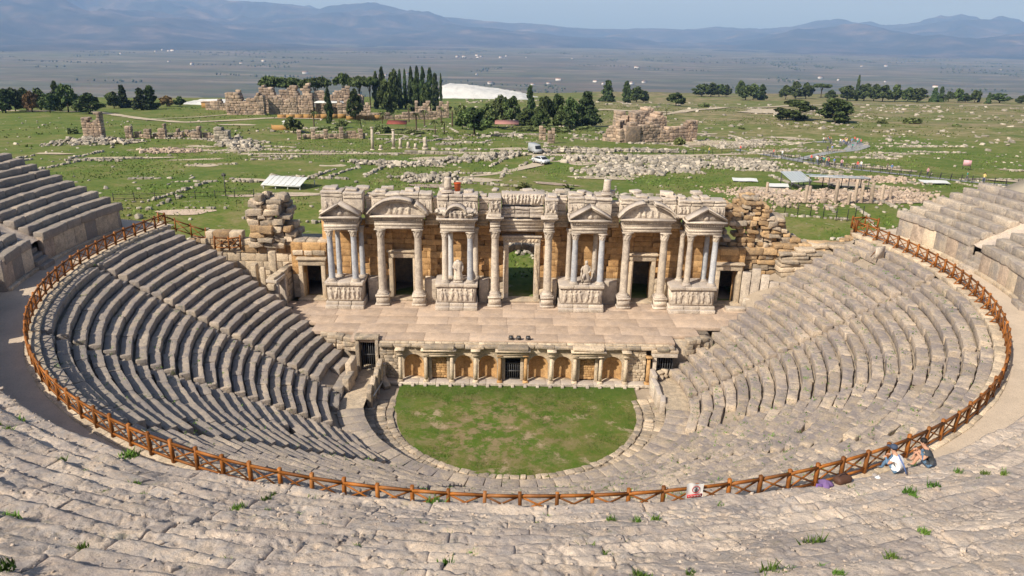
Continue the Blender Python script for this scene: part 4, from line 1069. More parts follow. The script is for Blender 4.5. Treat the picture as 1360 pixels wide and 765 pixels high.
def seg_ped(xa, xb, yf, z, h, gap=None):
    xm = (xa+xb)/2; a = (xb-xa)/2; Rr = (a*a+h*h)/(2*h); zc = z+h-Rr; t0 = math.asin(a/Rr); n = 22; b = MB()
    runs = [(-1, 1)] if not gap else [(-1, gap[0]), (gap[1], 1)]
    for (ri, ro, pr) in ((Rr, Rr+.17, 0), (Rr+.172, Rr+.32, .14)):
        for (g0, g1) in runs:
            m_ = max(3, int(n*(g1-g0)/2)); V = []
            for i in range(m_+1):
                t = t0*(g0+(g1-g0)*i/m_)
                V += [(xm+q*math.sin(t), yy, zc+q*math.cos(t)) for yy in (yf-pr, yf+1.05) for q in (ri, ro)]
            Q = []
            for i in range(m_):
                a_, c_ = 4*i, 4*i+4; Q += [(a_, a_+1, c_+1, c_), (a_+2, c_+2, c_+3, a_+3), (a_+1, a_+3, c_+3, c_+1), (a_, c_, c_+2, a_+2)]
            Q += [(0, 2, 3, 1), (4*m_, 4*m_+1, 4*m_+3, 4*m_+2)]; b.raw(V, Q)
    pd = b.build('pediment', M['marble'], fac, None, False, .022, 1.4)
    b = MB(); V = [(xm, yf+.5, z)]+[(xm+Rr*math.sin(t), yf+.5, zc+Rr*math.cos(t)) for t in np.linspace(-t0, t0, 20)]
    b.raw(V, [], [(0, i+1, i) for i in range(1, 20)]); b.build('tympanum', M['marble'], pd, None, False, .02)
    relief(pd, xm-a*.45, xm+a*.45, z+.03, z+h*.75, yf+.49, .14, 4, M['marble'], int(xa*10) % 90+3, 40, 16)
tri_ped(-17.05, -13.7, 7.3, ZE, 1.0)
tri_ped(4.65, 8.25, 7.3, ZE, 1.05)
tri_ped(14.85, 18.35, 7.3, ZE, 1.0)
seg_ped(-12.85, -7.95, 7.95, ZE, 1.3, (.42, .52))
seg_ped(9.2, 14.0, 7.95, ZE, 1.25, (-.12, .16))
# broken scroll pediment of the second aedicule
for (xc, w_) in ((-6.45, .62), (-4.1, .6)):
    stone('pediment_scroll', fac, M['marble'], (xc, 7.75, ZE+.42), (w_, .5, .42), 0, .3, .1, 2.2, (4, 2, 2), smooth=True)
seg_ped(-6.0, -4.5, 7.35, ZE, .85)
relief(fac, -5.9, -4.6, ZE+.0, ZE+.7, 7.5, .22, 3, M['marble'], 71, 40, 18)
# attic: large carved blocks of uneven height along the top
SA = Stones()
def attic(xa, xb, yf, z0, z1, n, dy=1.2, rag=.08):
    ed = np.linspace(xa, xb, n+1); ed[1:-1] += np.array([rnd.uniform(-.2, .2) for _ in range(n-1)])
    for i in range(n):
        x0, x1 = ed[i], ed[i+1]; xm = (x0+x1)/2; hw = (x1-x0)/2
        zz = z1+rnd.uniform(-rag, rag)-.42; z_a = z0+.28; z_b = zz-.52; z_c = zz-.22
        for (za, zb, pr, am) in ((z0, z_a, .10, .03), (z_a, z_b, .0, .04), (z_b, z_c, .07, .035), (z_c, zz, .16, .05)):
            SA.add((xm+rnd.gauss(0, .012), yf+dy/2-pr/2+rnd.gauss(0, .025), (za+zb)/2), (hw-.008+(pr*.2 if n == 1 else 0), dy/2+pr/2, (zb-za)/2-.003), rnd.gauss(0, .008), .045, am, 1.7, (3, 0, 1))
        if hw > .5: relief(fac, x0+.06, x1-.06, z_a+.06, z_b-.05, yf+.05, .16, 0 if rnd.random() < .4 else 3, M['marble'], 200+int((xm+30)*7), 30, 14, name='attic_relief')
        if rnd.random() < .7: SA.add((xm+rnd.uniform(-.3, .3)*hw, yf+dy/2+.1, zz+.1), (hw*rnd.uniform(.4, .85), dy/2*.7, .11), rnd.gauss(0, .05), .05, .05, 1.6, (2, 0, 0))
attic(-17.15, -13.55, 8.55, ZE, 14.42, 2, 1.5); attic(-13.5, -12.95, 9.7, ZE, 13.85, 1, .9); attic(-12.9, -7.5, 9.1, ZE, 14.25, 4)
attic(-7.45, -7.05, 9.7, ZE, 13.9, 1, .9); attic(-7.0, -3.4, 8.75, ZE, 14.25, 3, 1.5); attic(-3.35, -2.5, 9.6, ZE, 13.9, 1, .9)
attic(-2.45, -1.35, 8.1, ZE, 14.2, 1, 2.0); attic(2.5, 3.6, 8.1, ZE, 14.2, 1, 2.0); attic(3.65, 4.5, 9.5, ZE, 13.9, 1, .9)
attic(4.55, 8.4, 8.75, ZE, 14.2, 3, 1.5); attic(8.45, 9.15, 9.6, ZE, 13.7, 1, .9); attic(9.2, 14.2, 9.1, ZE, 14.1, 4); attic(14.3, 18.5, 8.75, ZE, 14.05, 4, 1.5)
attic(-1.3, 2.45, 9.0, ZE-.2, 13.2, 3, 1.2, .02)
SA.emit('attic_block', M['marble'], fac)
relief(fac, -1.3, 2.45, 13.0, 13.95, 8.95, .2, 12, M['marble'], 80, 150, 30, name='frieze_relief')
stone('frieze_slab', fac, M['marble'], (.57, 9.6, 13.5), (1.88, .62, .46), 0, .05, .03, cuts=(3, 1, 1))
for xc in (-1.9, 3.05): relief(fac, xc-.45, xc+.45, 12.7, 13.6, 8.06, .16, 2, M['marble'], 81+int(xc), 24, 30, name='frieze_relief')
S = Stones()
for i in range(14):
    x = -16.5+i*2.5+rnd.uniform(-.4, .4); S.add((x, 10.2+rnd.uniform(-.3, .5), 13.98+rnd.uniform(-.05, .1)), (rnd.uniform(.25, .6), rnd.uniform(.2, .5), rnd.uniform(.08, .2)), rnd.uniform(-.4, .4), .06, .06, 1.6, (1, 0, 0))
S.emit('loose_top_block', M['marble'], fac)
# stubs of columns and an orange bin on top
for (x, lb) in ((-6.1, 'pale column stub standing on the facade beside the orange bin'), (8.0, 'pale column stub standing alone on the facade above a triangular pediment')):
    cs = empty('column_stub', lb, 'column', (x, 9.5, 13.92))
    b = MB(); b.lathe([(.34, 0), (.33, .4), (.31, 1.0), (.30, 1.12)], 16); b.build('shaft', M['marble'], cs, (0, 0, .22), True, .02, 2)
    b = MB(); b.box(-.5, .5, -.5, .5, 0, .12); b.lathe([(.46, .12), (.48, .17), (.38, .22)], 16); b.build('base', M['marble'], cs, None, False, .02, 2)
ob = empty('orange_bin', 'small orange plastic bin standing on top of the facade', 'bin', (-5.25, 9.6, 13.95))
b = MB(); b.lathe([(.25, 0), (.30, .75), (.32, .78), (.28, .8)], 12); b.build('bin_body', plain('orange_plastic', (.42, .10, .035), .6), ob, None, True)
b = MB(); b.lathe([(.325, .72), (.34, .74), (.34, .8), (.325, .81)], 12); b.build('rim', plain('orange_rim', (.45, .08, .02), .5), ob)

# statues on the pedestals
def statue(x, y, z, label, kind):
    t = empty('statue', label, 'statue', (x, y, z))
    b = MB(); b.box(-.42, .42, -.35, .35, 0, .16); b.build('plinth', M['marble'], t, None, False, .03)
    b = MB()
    if kind == 0:      # draped headless torso
        b.lathe([(.40, .16), (.37, .4), (.33, .9), (.29, 1.2), (.33, 1.5), (.37, 1.75), (.30, 1.92), (.13, 2.0), (.10, 2.08)], 26, (0, 0, 0), lambda a, z_: (.8+.3*math.cos(a)**2)*(1+.09*math.cos(9*a+z_*2.5)*(z_ < 1.3)+.05*math.cos(5*a-z_)))
        b.tube([(-.33, 0, 1.72), (-.42, -.06, 1.4), (-.2, -.3, 1.25)], [.1, .09, .06], 9); b.tube([(.33, 0, 1.72), (.44, 0, 1.35), (.4, -.1, 1.0)], [.1, .09, .06], 9)
    else:
        b.lathe([(.40, .16), (.38, .45), (.30, .8), (.27, 1.05), (.31, 1.35), (.29, 1.6), (.14, 1.78), (.10, 1.84)], 20, (0, 0, 0), lambda a, z_: (.85+.22*math.cos(a)**2)*(1+.06*math.cos(8*a+z_*3)*(z_ < 1)))
        b.lathe([(.02, 1.8), (.13, 1.88), (.16, 2.0), (.14, 2.12), (.03, 2.2)], 14)
        b.tube([(-.26, 0, 1.62), (-.42, -.08, 1.3), (-.45, -.25, 1.1), (-.5, -.3, .5)], [.1, .09, .07, .06], 9)
        b.tube([(.27, 0, 1.6), (.38, -.05, 1.25), (.2, -.25, 1.1)], [.1, .085, .06], 9)
        b.tube([(-.15, -.15, .95), (-.28, -.45, .75), (-.36, -.3, .2)], [.16, .14, .1], 9)
    b.build('figure', M['marble'], t, None, True, .03, 3)
statue(-5.15, 7.95, ZB, 'worn headless draped statue between the two columns left of the tall central door', 0)
statue(6.35, 7.9, ZB, 'seated-looking marble statue with head between the columns right of the tall central door', 1)

# rear wall of the stage building behind the doors, plus an added roof
rear = empty('rear_wall', 'dark rear wall of the stage building seen through the doorways', 'wall')
b = MB()
for a, b_ in ((-24.5, -1.1), (2.4, 25)): b.box(a, b_, 15.0, 15.8, 2.9, 8.2)
for a, b_ in ((-24.5, -24.0), (24.5, 25)): b.box(a, b_, 12.4, 14.99, 2.9, 8.1)
b.build('wall', M['ruin'], rear, None, False, .04)
b = MB()
for a, b_ in ((-24.4, -1.6), (2.9, 24.9)): b.box(a, b_, 11.31, 14.99, 8.12, 8.4)
b.build('shade_roof', M['ruin'], rear)  # unseen roof added to keep the side doorways dark
S = Stones()
for t in np.linspace(0, math.pi, 10):
    S.add((.65+1.95*math.cos(t), 15.3, 5.9+1.5*math.sin(t)), (.32, .45, .3), 0, .05, .04, 1.5, (0, 0, 0), 0, -(t-math.pi/2))
S.emit('arch_stone', M['ruin'], rear)
for xw in (-1.4, 2.7): stone('passage_wall', rear, M['ruin'], (xw, 13.2, 5.3), (.2, 1.85, 2.5), 0, .04, .03)
b = MB(); b.box(-20.5, 21, 11.3, 15.8, 3.05, 3.56); b.build('passage_floor', M['earth'], rear)

# ================================================================== RUINED SIDE WALLS
def pile(par, name, mat, prof, y0, y1, zb, hc, lc, amp=.06, jit=.06, skip=None, limit=300, r=.08, matfn=None, mats=None):
    """coursed, broken wall: prof = [(x, top z)...]"""
    px = [q[0] for q in prof]; pz = [q[1] for q in prof]; S = Stones(); z = zb
    while z < max(pz):
        h = hc*rnd.uniform(.75, 1.3); x = px[0]+rnd.uniform(0, .3)
        while x < px[-1]-.1:
            L = lc*rnd.uniform(.55, 1.5); top = np.interp(x+L/2, px, pz)
            if z+h*.5 < top and not (skip and skip(x+L/2, z+h/2)):
                y = y0; 
                while y < y1-.2:
                    D = min(rnd.uniform(.8, 1.3), y1-y)
                    if y > y0+.1 and z+h < top-1.2: break          # hidden core
                    near = (y == y0)
                    S.add((x+L/2+rnd.gauss(0, jit*.5), y+D/2+rnd.gauss(0, jit), z+h/2), (L/2-.01, D/2, h/2-.008), rnd.gauss(0, jit*.5), r, amp, 1.5, (1, 0, 0), rnd.gauss(0, jit*.3), rnd.gauss(0, jit*.3), matfn(x, z, rnd) if matfn else 0)
                    y += D
            x += L
        z += h
    S.emit(name, mats or mat, par, limit)
lt = empty('ruined_tower', 'tall stack of rough weathered blocks at the left end of the stage facade', 'ruin')
pile(lt, 'stone_block', None, [(-24.7, 12.6), (-23.6, 12.9), (-22.2, 12.7), (-21.4, 12.2), (-20.6, 10.0)], 10.7, 13.2, 8.2, .46, 1.0, .13, .17, None, 200, .05, lambda x, z, q: 1 if 8.8 < z < 10 and q.random() < .6 else 0, [M['ruin'], M['orange']])
pile(lt, 'stone_block', None, [(-22.4, 13.0), (-21.2, 12.4), (-20.4, 9.4)], 11.9, 13.4, 7.0, .6, .9, .1, .16, None, 100, .12, lambda x, z, q: 0, [M['ruin']])
lw = empty('ruined_side_wall', 'pale coursed side wall below the rough tower, left of the facade', 'ruin')
pile(lw, 'wall_block', None, [(-30.5, 8.6), (-28.5, 9.3), (-26, 9.5), (-24.6, 9.0), (-21.3, 8.6), (-20.6, 8.4)], 11.3, 12.3, 3.2, .66, 1.2, .03, .02, None, 150, .04, lambda x, z, q: 1 if z > 7.4 and q.random() < .45 else 0, [M['beige'], M['orange']])
# return wall with the small doorway, facing the stage
S = Stones()
for j in range(6):
    for i in range(6):
        y = 5.6+i*.95+(j % 2)*.3; z = 3.4+j*.55
        if 6.7 < y < 8.0 and z < 5.9: continue
        if z > 5.0 and y < 6.2: continue
        S.add((-21.6+.12*(y-5.6)+rnd.gauss(0, .03), y, z+.27), (.35, .46, .265), -.12, .05, .04, 1.4, (0, 0, 0), 0, 0, 0 if rnd.random() < .7 else 1)
S.emit('return_block', [M['beige'], M['ruin']], lw)
stone('door_lintel', lw, M['marble'], (-21.35, 7.35, 6.35), (.5, 1.0, .16), -.12, .04, .02, ty=.06)
stone('door_jamb', lw, M['marble'], (-21.3, 6.62, 4.9), (.4, .15, 1.3), -.12, .03, .02); stone('door_jamb', lw, M['marble'], (-21.1, 8.1, 4.9), (.4, .15, 1.3), -.12, .03, .02)
for (c, h, rz) in [((-22.9, 8.6, 5.6), (.22, .3, 1.3), .2), ((-23.7, 8.9, 5.6), (.25, .3, 1.6), -.1), ((-22.2, 9.6, 6.6), (.3, .25, 1.6), .1), ((-25.0, 8.9, 6.2), (.7, .5, .35), .4), ((-26.2, 9.4, 6.9), (.6, .45, .3), -.3), ((-27.6, 9.9, 7.6), (.7, .4, .28), .2), ((-21.0, 5.3, 4.2), (.6, .45, .2), .5), ((-20.3, 4.7, 3.9), (.35, .35, .3), .1), ((-19.2, 4.0, 3.85), (.6, .35, .25), -.2), ((-24.2, 8.2, 5.6), (.4, .4, .25), .7)]:
    stone('fallen_block', lw, M['beige'] if h[2] > 1 else M['ruin'], c, h, rz, .06, .05, tx=rnd.gauss(0, .1))
b = MB(); b.raw([(-30.5, 11.3, 7.4), (-21, 11.3, 4.5), (-20.4, 4.2, 3.4), (-22.5, 5.0, 4.4), (-30, 8.8, 8.3)], [(0, 4, 3, 1)], [(1, 3, 2)]); b.build('rubble_bank', M['earth'], lw, None, False, .15)
# blocks at both ends above the side doors
S = Stones()
for j in range(3):
    x = -20.4
    while x < -17.5:
        L = rnd.uniform(.6, 1.2); S.add((x+L/2, 10.4+.25*j, 8.0+j*.42), (L/2, .6, .22), rnd.gauss(0, .03), .06, .05, 1.5, (1, 0, 0)); x += L
S.emit('lintel_course_block', M['ruin'], lw)

rt = empty('ruined_right_wall', 'tumbled orange and grey masonry at the right end of the stage facade', 'ruin')
pile(rt, 'stone_block', None, [(18.6, 12.0), (19.6, 12.9), (20.6, 12.4), (21.6, 13.8), (22.6, 13.2), (23.6, 11.9), (24.8, 11.6), (25.6, 10.0), (26.5, 9.4)], 11.2, 13.8, 7.3, .38, .7, .12, .16, lambda x, z: x < 20.5 and z < 10.6 and x > 18.8 and z > 8.2 and rnd.random() < .5, 300, .06, lambda x, z, q: 1 if q.random() < (.65 if x < 23 else .4) else 0, [M['ruin'], M['orange']])
pile(rt, 'stone_block', None, [(21.3, 8.8), (24, 9.0), (27, 9.3), (30, 9.2), (31.5, 9.9), (33.2, 10.5)], 10.6, 12.6, 3.4, .5, 1.3, .09, .12, None, 200, .07, lambda x, z, q: 1 if q.random() < .55 else 0, [M['ruin'], M['orange']])
pile(rt, 'stone_block', None, [(24.2, 8.4), (26.5, 9.4), (28.5, 8.6), (30.2, 9.6)], 9.5, 11.0, 6.0, .42, 1.8, .09, .1, None, 60, .08, lambda x, z, q: 0, [M['ruin']])
S = Stones()
for (x, w_, z1) in [(21.3, .38, 6.9), (22.1, .38, 7.3), (22.9, .36, 6.8), (23.7, .4, 6.2)]: S.add((x, 9.4-.25*(x-21), (ST_Z+z1)/2), (w_, .2, (z1-ST_Z)/2), -.3, .03, .02, 1.4, (0, 0, 2))
for (c, h, rz) in [((21.9, 8.6, 4.1), (.9, .2, .5), -.35), ((24.4, 7.8, 5.4), (.5, .3, .7), -.3), ((20.2, 8.1, 3.75), (.9, .35, .2), .02), ((23.2, 7.6, 4.4), (.5, .4, .4), .5), ((25.2, 7.6, 5.5), (.4, .4, .3), .9)]: S.add(c, h, rz, .06, .04, 1.5, (1, 0, 1))
S.emit('marble_slab', M['marble'], rt)
b = MB(); b.raw([(31.5, 10.6, 10.0), (21.5, 10.6, 5.2), (21, 6.8, 3.6), (23.0, 5.6, 5.0), (31.0, 9.8, 9.9)], [(0, 1, 3, 4)], [(1, 2, 3)]); b.build('rubble_bank', M['earth'], rt, None, False, .15)
S = Stones()
for i in range(70):
    t = rnd.random(); x = 21.8+t*9; y = 6.6+t*3.6+rnd.uniform(-.6, 1.6); z = 4.2+t*5.2+rnd.uniform(-.1, .2)
    S.add((x, y, z), (rnd.uniform(.15, .45), rnd.uniform(.15, .35), rnd.uniform(.1, .25)), rnd.uniform(0, 3), .06, .06, 2, (0, 0, 0), rnd.gauss(0, .2), rnd.gauss(0, .2), rnd.choice([0, 0, 1]))
S.emit('tumbled_stone', [M['ruin'], M['orange']], rt)

# board propped against the fence above the right-hand rows
pb = empty('propped_board', 'pale board propped against the foot of the right-hand fence', 'board', (30.2, 3.6, 10.1), .5)
b = MB(); b.box(-.55, .55, -.04, .04, 0, 1.0); b.build('panel', M['marble'], pb); b = MB(); b.beam((-.4, .04, .8), (-.4, .5, .05), .05, .05); b.build('prop', M['wood'], pb)

# ================================================================== BACKGROUND: tracks and paths
ribbon('dirt_road', [(-60, 108), (-13.7, 114.2), (-3.4, 113.4), (20.4, 112.2), (47.7, 125.8), (60.6, 132)], 3.2, M['track'])
ribbon('dirt_track', [(6, 112), (6, 98), (-2, 84), (-10, 76)], [3, 3, 2, 1.2], M['track'], .05)
ribbon('dirt_track', [(-215, 262), (-169, 252), (-140, 226), (-129.9, 214), (-110.5, 197.8), (-97.7, 211.4), (-88.2, 223.5), (-70, 226)], 4.5, M['track'], .16)
ribbon('dirt_track', [(-129.9, 216), (-118, 230), (-112, 246)], 2.5, M['track'], .16)
ribbon('dirt_track', [(36, 330), (49.3, 350), (64, 330), (82.0, 317.8), (100, 350), (127.1, 400), (206, 463), (382, 538), (480, 560)], 7, M['track'], .3)
ribbon('dirt_track', [(82, 318), (70, 300), (52, 270)], 4, M['track'], .25)
ribbon('dry_clearing', [(120, 330), (150, 372), (185, 400)], [14, 30, 16], M['track'], .3, edge=3)
ribbon('grey_path', [(56, 150), (63.2, 128.2), (65.1, 113.5), (69, 98.9), (77.9, 91.4), (87.4, 82.2), (100, 74)], 2.6, M['asphalt'], .08, edge=.05)
ribbon('grey_path', [(65.1, 115.5), (80.5, 134.1), (89.5, 141.5), (99.9, 159), (103.5, 172.9), (100.1, 175.7), (92, 172)], [2.6, 3, 4, 6, 5, 4, 3], M['asphalt'], .10, edge=.05)
def patch(name, cx, cy, a, b_, rz, mat, zoff=.08):
    t = np.linspace(0, 2*math.pi, 29)[:-1]; V = [(cx, cy)]
    for rr_ in (.5, 1):
        for q in t:
            w_ = rr_*(1+.12*math.sin(3*q+cx)+.08*math.sin(5*q)); x, y = a*w_*math.cos(q), b_*w_*math.sin(q); V.append((cx+x*math.cos(rz)-y*math.sin(rz), cy+x*math.sin(rz)+y*math.cos(rz)))
    V = np.array(V); z = gz(V[:, 0], V[:, 1])+zoff; n = 28
    T = [(0, 1+i, 1+(i+1) % n) for i in range(n)]; Q = [(1+i, 1+n+i, 1+n+(i+1) % n, 1+(i+1) % n) for i in range(n)]
    return tag(link(name, mesh(name, np.c_[V, z], [np.array(Q), np.array(T)], mat, True)), kind='structure')
patch('bare_ground', -76, 112, 9, 4, .1, M['pink']); patch('bare_ground', -64, 114, 7, 2.5, .1, M['track']); patch('bare_ground', -80, 99.5, 9, 1.6, .1, M['track'])
patch('bare_ground', -44, 42, 3.6, 1.5, .12, M['pink']); patch('bare_ground', -34.5, 87.5, 2.6, 2.2, 0, M['track']); patch('bare_ground', -33.5, 55, 5, .8, .05, M['track'])
patch('bare_ground', 41, 63, 5, 4, .3, M['pink']); patch('bare_ground', 56, 60, 11, 6, .2, M['pink']); patch('bare_ground', 62, 76, 8, 3.5, .3, M['pink'])
patch('bare_ground', 76, 165, 14, 6, .3, M['track']); patch('bare_ground', 60, 160, 16, 7, .3, M['track'], .06)

# white travertine terraces at the rim of the plateau
def terrace(name, x0, x1, y0, y1, top, label):
    n, m_ = 60, 24; U, Vv = np.meshgrid(np.linspace(0, 1, n), np.linspace(0, 1, m_)); Xx = x0+(x1-x0)*U; Yy = y0+(y1-y0)*Vv
    e = ss(0, .04, U)*ss(0, .2, 1-U)*ss(0, .35, Vv)
    base = gz(Xx, np.minimum(Yy, 540)); z = base-.5+top(U)*e+.8*fbm(np.stack([Xx*.06, Yy*.06, 0*Xx], -1).reshape(-1, 3), 4, 9).reshape(U.shape)*e
    z = np.floor(z/.9)*.9*.6+z*.4
    I = np.arange(n*m_).reshape(m_, n); Q = np.stack([I[:-1, :-1], I[:-1, 1:], I[1:, 1:], I[1:, :-1]], -1).reshape(-1, 4)
    return tag(link(name, mesh(name, np.stack([Xx, Yy, z], -1).reshape(-1, 3), Q, M['trav'], True)), kind='structure')
terrace('travertine_terrace', -52, 22, 470, 560, lambda u: 9.5-7.5*u, '')
terrace('travertine_terrace', -168, -96, 322, 345, lambda u: 2.2+2.6*u, '')

# ================================================================== rubble
def rubble(name, pts, label, mat, n, spread, size, seed, pilez=0, kind='stuff', flat=.6):
    """pts = polyline; stones scattered round it"""
    r_ = np.random.default_rng(seed); pts = np.array(pts, float); d = np.concatenate([[0], np.cumsum(np.linalg.norm(np.diff(pts, axis=0), axis=1))])
    S = Stones()
    for i in range(n):
        t = r_.uniform(0, d[-1]) if d[-1] > 0 else 0; x = np.interp(t, d, pts[:, 0]) if d[-1] > 0 else pts[0, 0]; y = np.interp(t, d, pts[:, 1]) if d[-1] > 0 else pts[0, 1]
        o = r_.normal(0, spread/2, 2); x += o[0]; y += o[1]
        s_ = size*r_.uniform(.45, 1.3)*(1 if r_.random() < .85 else 1.6); up = pilez*max(0, 1-np.hypot(*o)/spread)*r_.random()
        S.add((x, y, float(gz(x, y))+s_*.25+up), (s_*r_.uniform(.5, .9), s_*r_.uniform(.4, .8), s_*r_.uniform(.3, .6)*flat/.6), r_.uniform(0, 3.1), s_*.18, s_*.14, 1.2/size, (0, 0, 0), r_.normal(0, .25), r_.normal(0, .25))
    S.finish()
    o = link(name, mesh(name, S.VV, np.concatenate([q+S.off[i] for i, q in enumerate(S.Q)]), mat))
    return tag(o, label, 'rubble', None, kind)
rubble('rubble_field', [(-31, 92), (-20, 90), (-12, 99), (1.7, 112)], 'long low bank of broken grey stones before the standing columns', M['rubble'], 570, 3.2, 0.46, 1, .8)
rubble('rubble_field', [(-18, 73), (-10.5, 73)], 'heap of broken stones on the grass behind the facade', M['rubble'], 247, 3.4, 0.43, 2, 1.0)
rubble('rubble_field', [(12.2, 105), (37, 110), (31, 88), (17, 85), (24, 97)], 'broad field of tumbled grey stones beside the dirt road', M['rubble'], 1178, 5.5, 0.53, 3, .5)
rubble('rubble_field', [(6, 117), (42, 133)], 'band of pale tumbled stones in front of the fountain ruin', M['rubble'], 494, 3.0, 0.50, 4, .5)
rubble('rubble_field', [(38, 95), (53.6, 109.7), (48, 90)], 'stone-strewn hump beside the grey path', M['rubble'], 570, 6, 0.43, 5, .5)
rubble('rubble_field', [(57, 77), (72, 81)], 'bank of pinkish stones below the grey path', M['pink'], 494, 3.2, 0.37, 6, .7)
rubble('rubble_field', [(-110, 129.4), (-96, 126), (-106, 134)], 'heap of fallen stones round the tall left wall stub', M['rubble'], 418, 6, 0.50, 7, 1.3)
rubble('rubble_field', [(-80, 111), (-72, 112)], 'low heap of pink bricks and stones on bare ground', M['pink'], 380, 3.5, 0.37, 8, .4)
rubble('rubble_field', [(36, 62), (42, 54), (50, 60), (60, 60), (66, 66)], 'stony excavated ground round the shelter', M['pink'], 1178, 6, 0.31, 9, .3)
rubble('rubble_field', [(56.8, 149), (68.8, 158), (74, 170)], 'pale standing stones and fragments before the clearing', M['rubble'], 323, 5, 0.50, 10, .3)
rubble('rubble_field', [(26, 21), (30, 26), (36, 30), (32, 20)], 'rubble on the slope behind the right-hand ruin', M['ruin'], 323, 4, 0.37, 11, .3)
rubble('rubble_field', [(-16, 25), (0, 26), (8, 28)], 'stones on the grass behind the central doorway', M['rubble'], 304, 3, 0.37, 12, .6)
rubble('rubble_field', [(-24, 20), (-19, 18), (-16, 22)], 'pale slabs tumbled behind the left tower', M['rubble'], 228, 3, 0.56, 13, .6)
rubble('rubble_field', [(0, 58), (8, 59), (15, 57)], 'scattered pale stones round the palm shrubs', M['rubble'], 285, 4, 0.31, 14, .2)
rubble('rubble_field', [(-70, 134), (-62, 118)], 'stones and a fallen pier end beside the bare ground', M['rubble'], 171, 5, 0.56, 16, .8)
r_ = np.random.default_rng(20); S = Stones()
for i in range(1700):
    y = 22+200*r_.random()**1.4; x = r_.uniform(-1, 1)*(22+.85*(y+40))
    if abs(x-6) < 9 and 40 < y < 50: continue
    if fbm(np.array([[x*.045, y*.045, 3]]), 3, 5)[0] < -.05 and r_.random() < .8: continue
    s_ = r_.uniform(.10, .34)*(1 if r_.random() < .95 else 2)*(1+y/260)
    S.add((x, y, float(gz(x, y))+s_*.15), (s_*r_.uniform(.5, 1), s_*r_.uniform(.4, .8), s_*r_.uniform(.3, .5)), r_.uniform(0, 3), s_*.2, s_*.15, 2, (0, 0, 0), r_.normal(0, .2), r_.normal(0, .2))
S.finish(); tag(link('scattered_stones', mesh('scattered_stones', S.VV, np.concatenate([q+S.off[i] for i, q in enumerate(S.Q)]), M['rubble'])), 'countless small pale stones scattered over the grass', 'stones', kind='stuff')
# weeds and grass clumps on the fields
XY = np.c_[r_.uniform(-110, 130, 60000), 16+170*r_.random(60000)**1.5]; dn = fbm(np.c_[XY*.06, 0*XY[:, :1]], 4, 6); XY = XY[dn > .05]
tag(link('field_grass', blades('field_grass', XY, lambda x, y: gz(x, y), .26, .13, M['weed'], 9)), 'tufts of spring grass over the fields', 'grass', kind='stuff')

# remains of low walls drawn through the grass
r_ = np.random.default_rng(44); S = Stones()
for i in range(150):
    x0 = r_.uniform(-105, 115); y0 = 30+150*r_.random()**1.2; a = r_.choice([.12, -.1, 1.5])+r_.normal(0, .12); L = r_.uniform(4, 20)
    if abs(x0) < 30 and y0 < 50: continue
    for j in range(int(L/.45)):
        if r_.random() < .25: continue
        x, y = x0+math.cos(a)*j*.45+r_.normal(0, .15), y0+math.sin(a)*j*.45+r_.normal(0, .15); s_ = r_.uniform(.16, .34)*(1+y0/300)
        S.add((x, y, float(gz(x, y))+s_*.25), (s_*r_.uniform(.6, 1.2), s_*r_.uniform(.5, .9), s_*r_.uniform(.4, .8)), a+r_.normal(0, .3), s_*.15, s_*.12, 3, (0, 0, 0), r_.normal(0, .1), r_.normal(0, .1))
S.finish(); tag(link('low_wall_remains', mesh('low_wall_remains', S.VV, np.concatenate([q+S.off[i] for i, q in enumerate(S.Q)]), M['rubble'])), 'broken lines of small stones left from old walls in the grass', 'stones', kind='stuff')
for i in range(60):
    x, y = r_.uniform(-100, 120), 35+160*r_.random(); 
    if abs(x) < 34 and y < 50: continue
    patch('bare_ground', x, y, r_.uniform(1.5, 7), r_.uniform(.8, 3), r_.normal(0, .3), M['track'] if i % 3 else M['pink'], .07)

r_ = np.random.default_rng(54); S = Stones()
for i in range(1300):
    y = 150+330*r_.random(); x = r_.uniform(-30, 1.0*y)
    if fbm(np.array([[x*.03, y*.03, 8]]), 3, 6)[0] < .0 and r_.random() < .85: continue
    s_ = r_.uniform(.25, .8)*(1+y/500)
    S.add((x, y, float(gz(x, y))+s_*.1), (s_*r_.uniform(.5, 1.2), s_*r_.uniform(.4, .8), s_*r_.uniform(.25, .5)), r_.uniform(0, 3), s_*.2, s_*.15, 2, (0, 0, 0), r_.normal(0, .15), r_.normal(0, .15))
S.finish(); tag(link('scattered_stones', mesh('scattered_stones', S.VV, np.concatenate([q+S.off[i] for i, q in enumerate(S.Q)]), M['rubble'])), 'pale stones strewn over the dry far end of the plateau', 'stones', kind='stuff')
XY = np.c_[r_.uniform(-150, 330, 22000), 120+330*r_.random(22000)]; dn = fbm(np.c_[XY*.035, 0*XY[:, :1]], 4, 16); XY = XY[dn > .12]
tag(link('field_grass', blades('field_grass', XY, lambda x, y: gz(x, y), .4, .32, M['weed'], 19)), 'low scrub and coarse grass over the far end of the plateau', 'grass', kind='stuff')

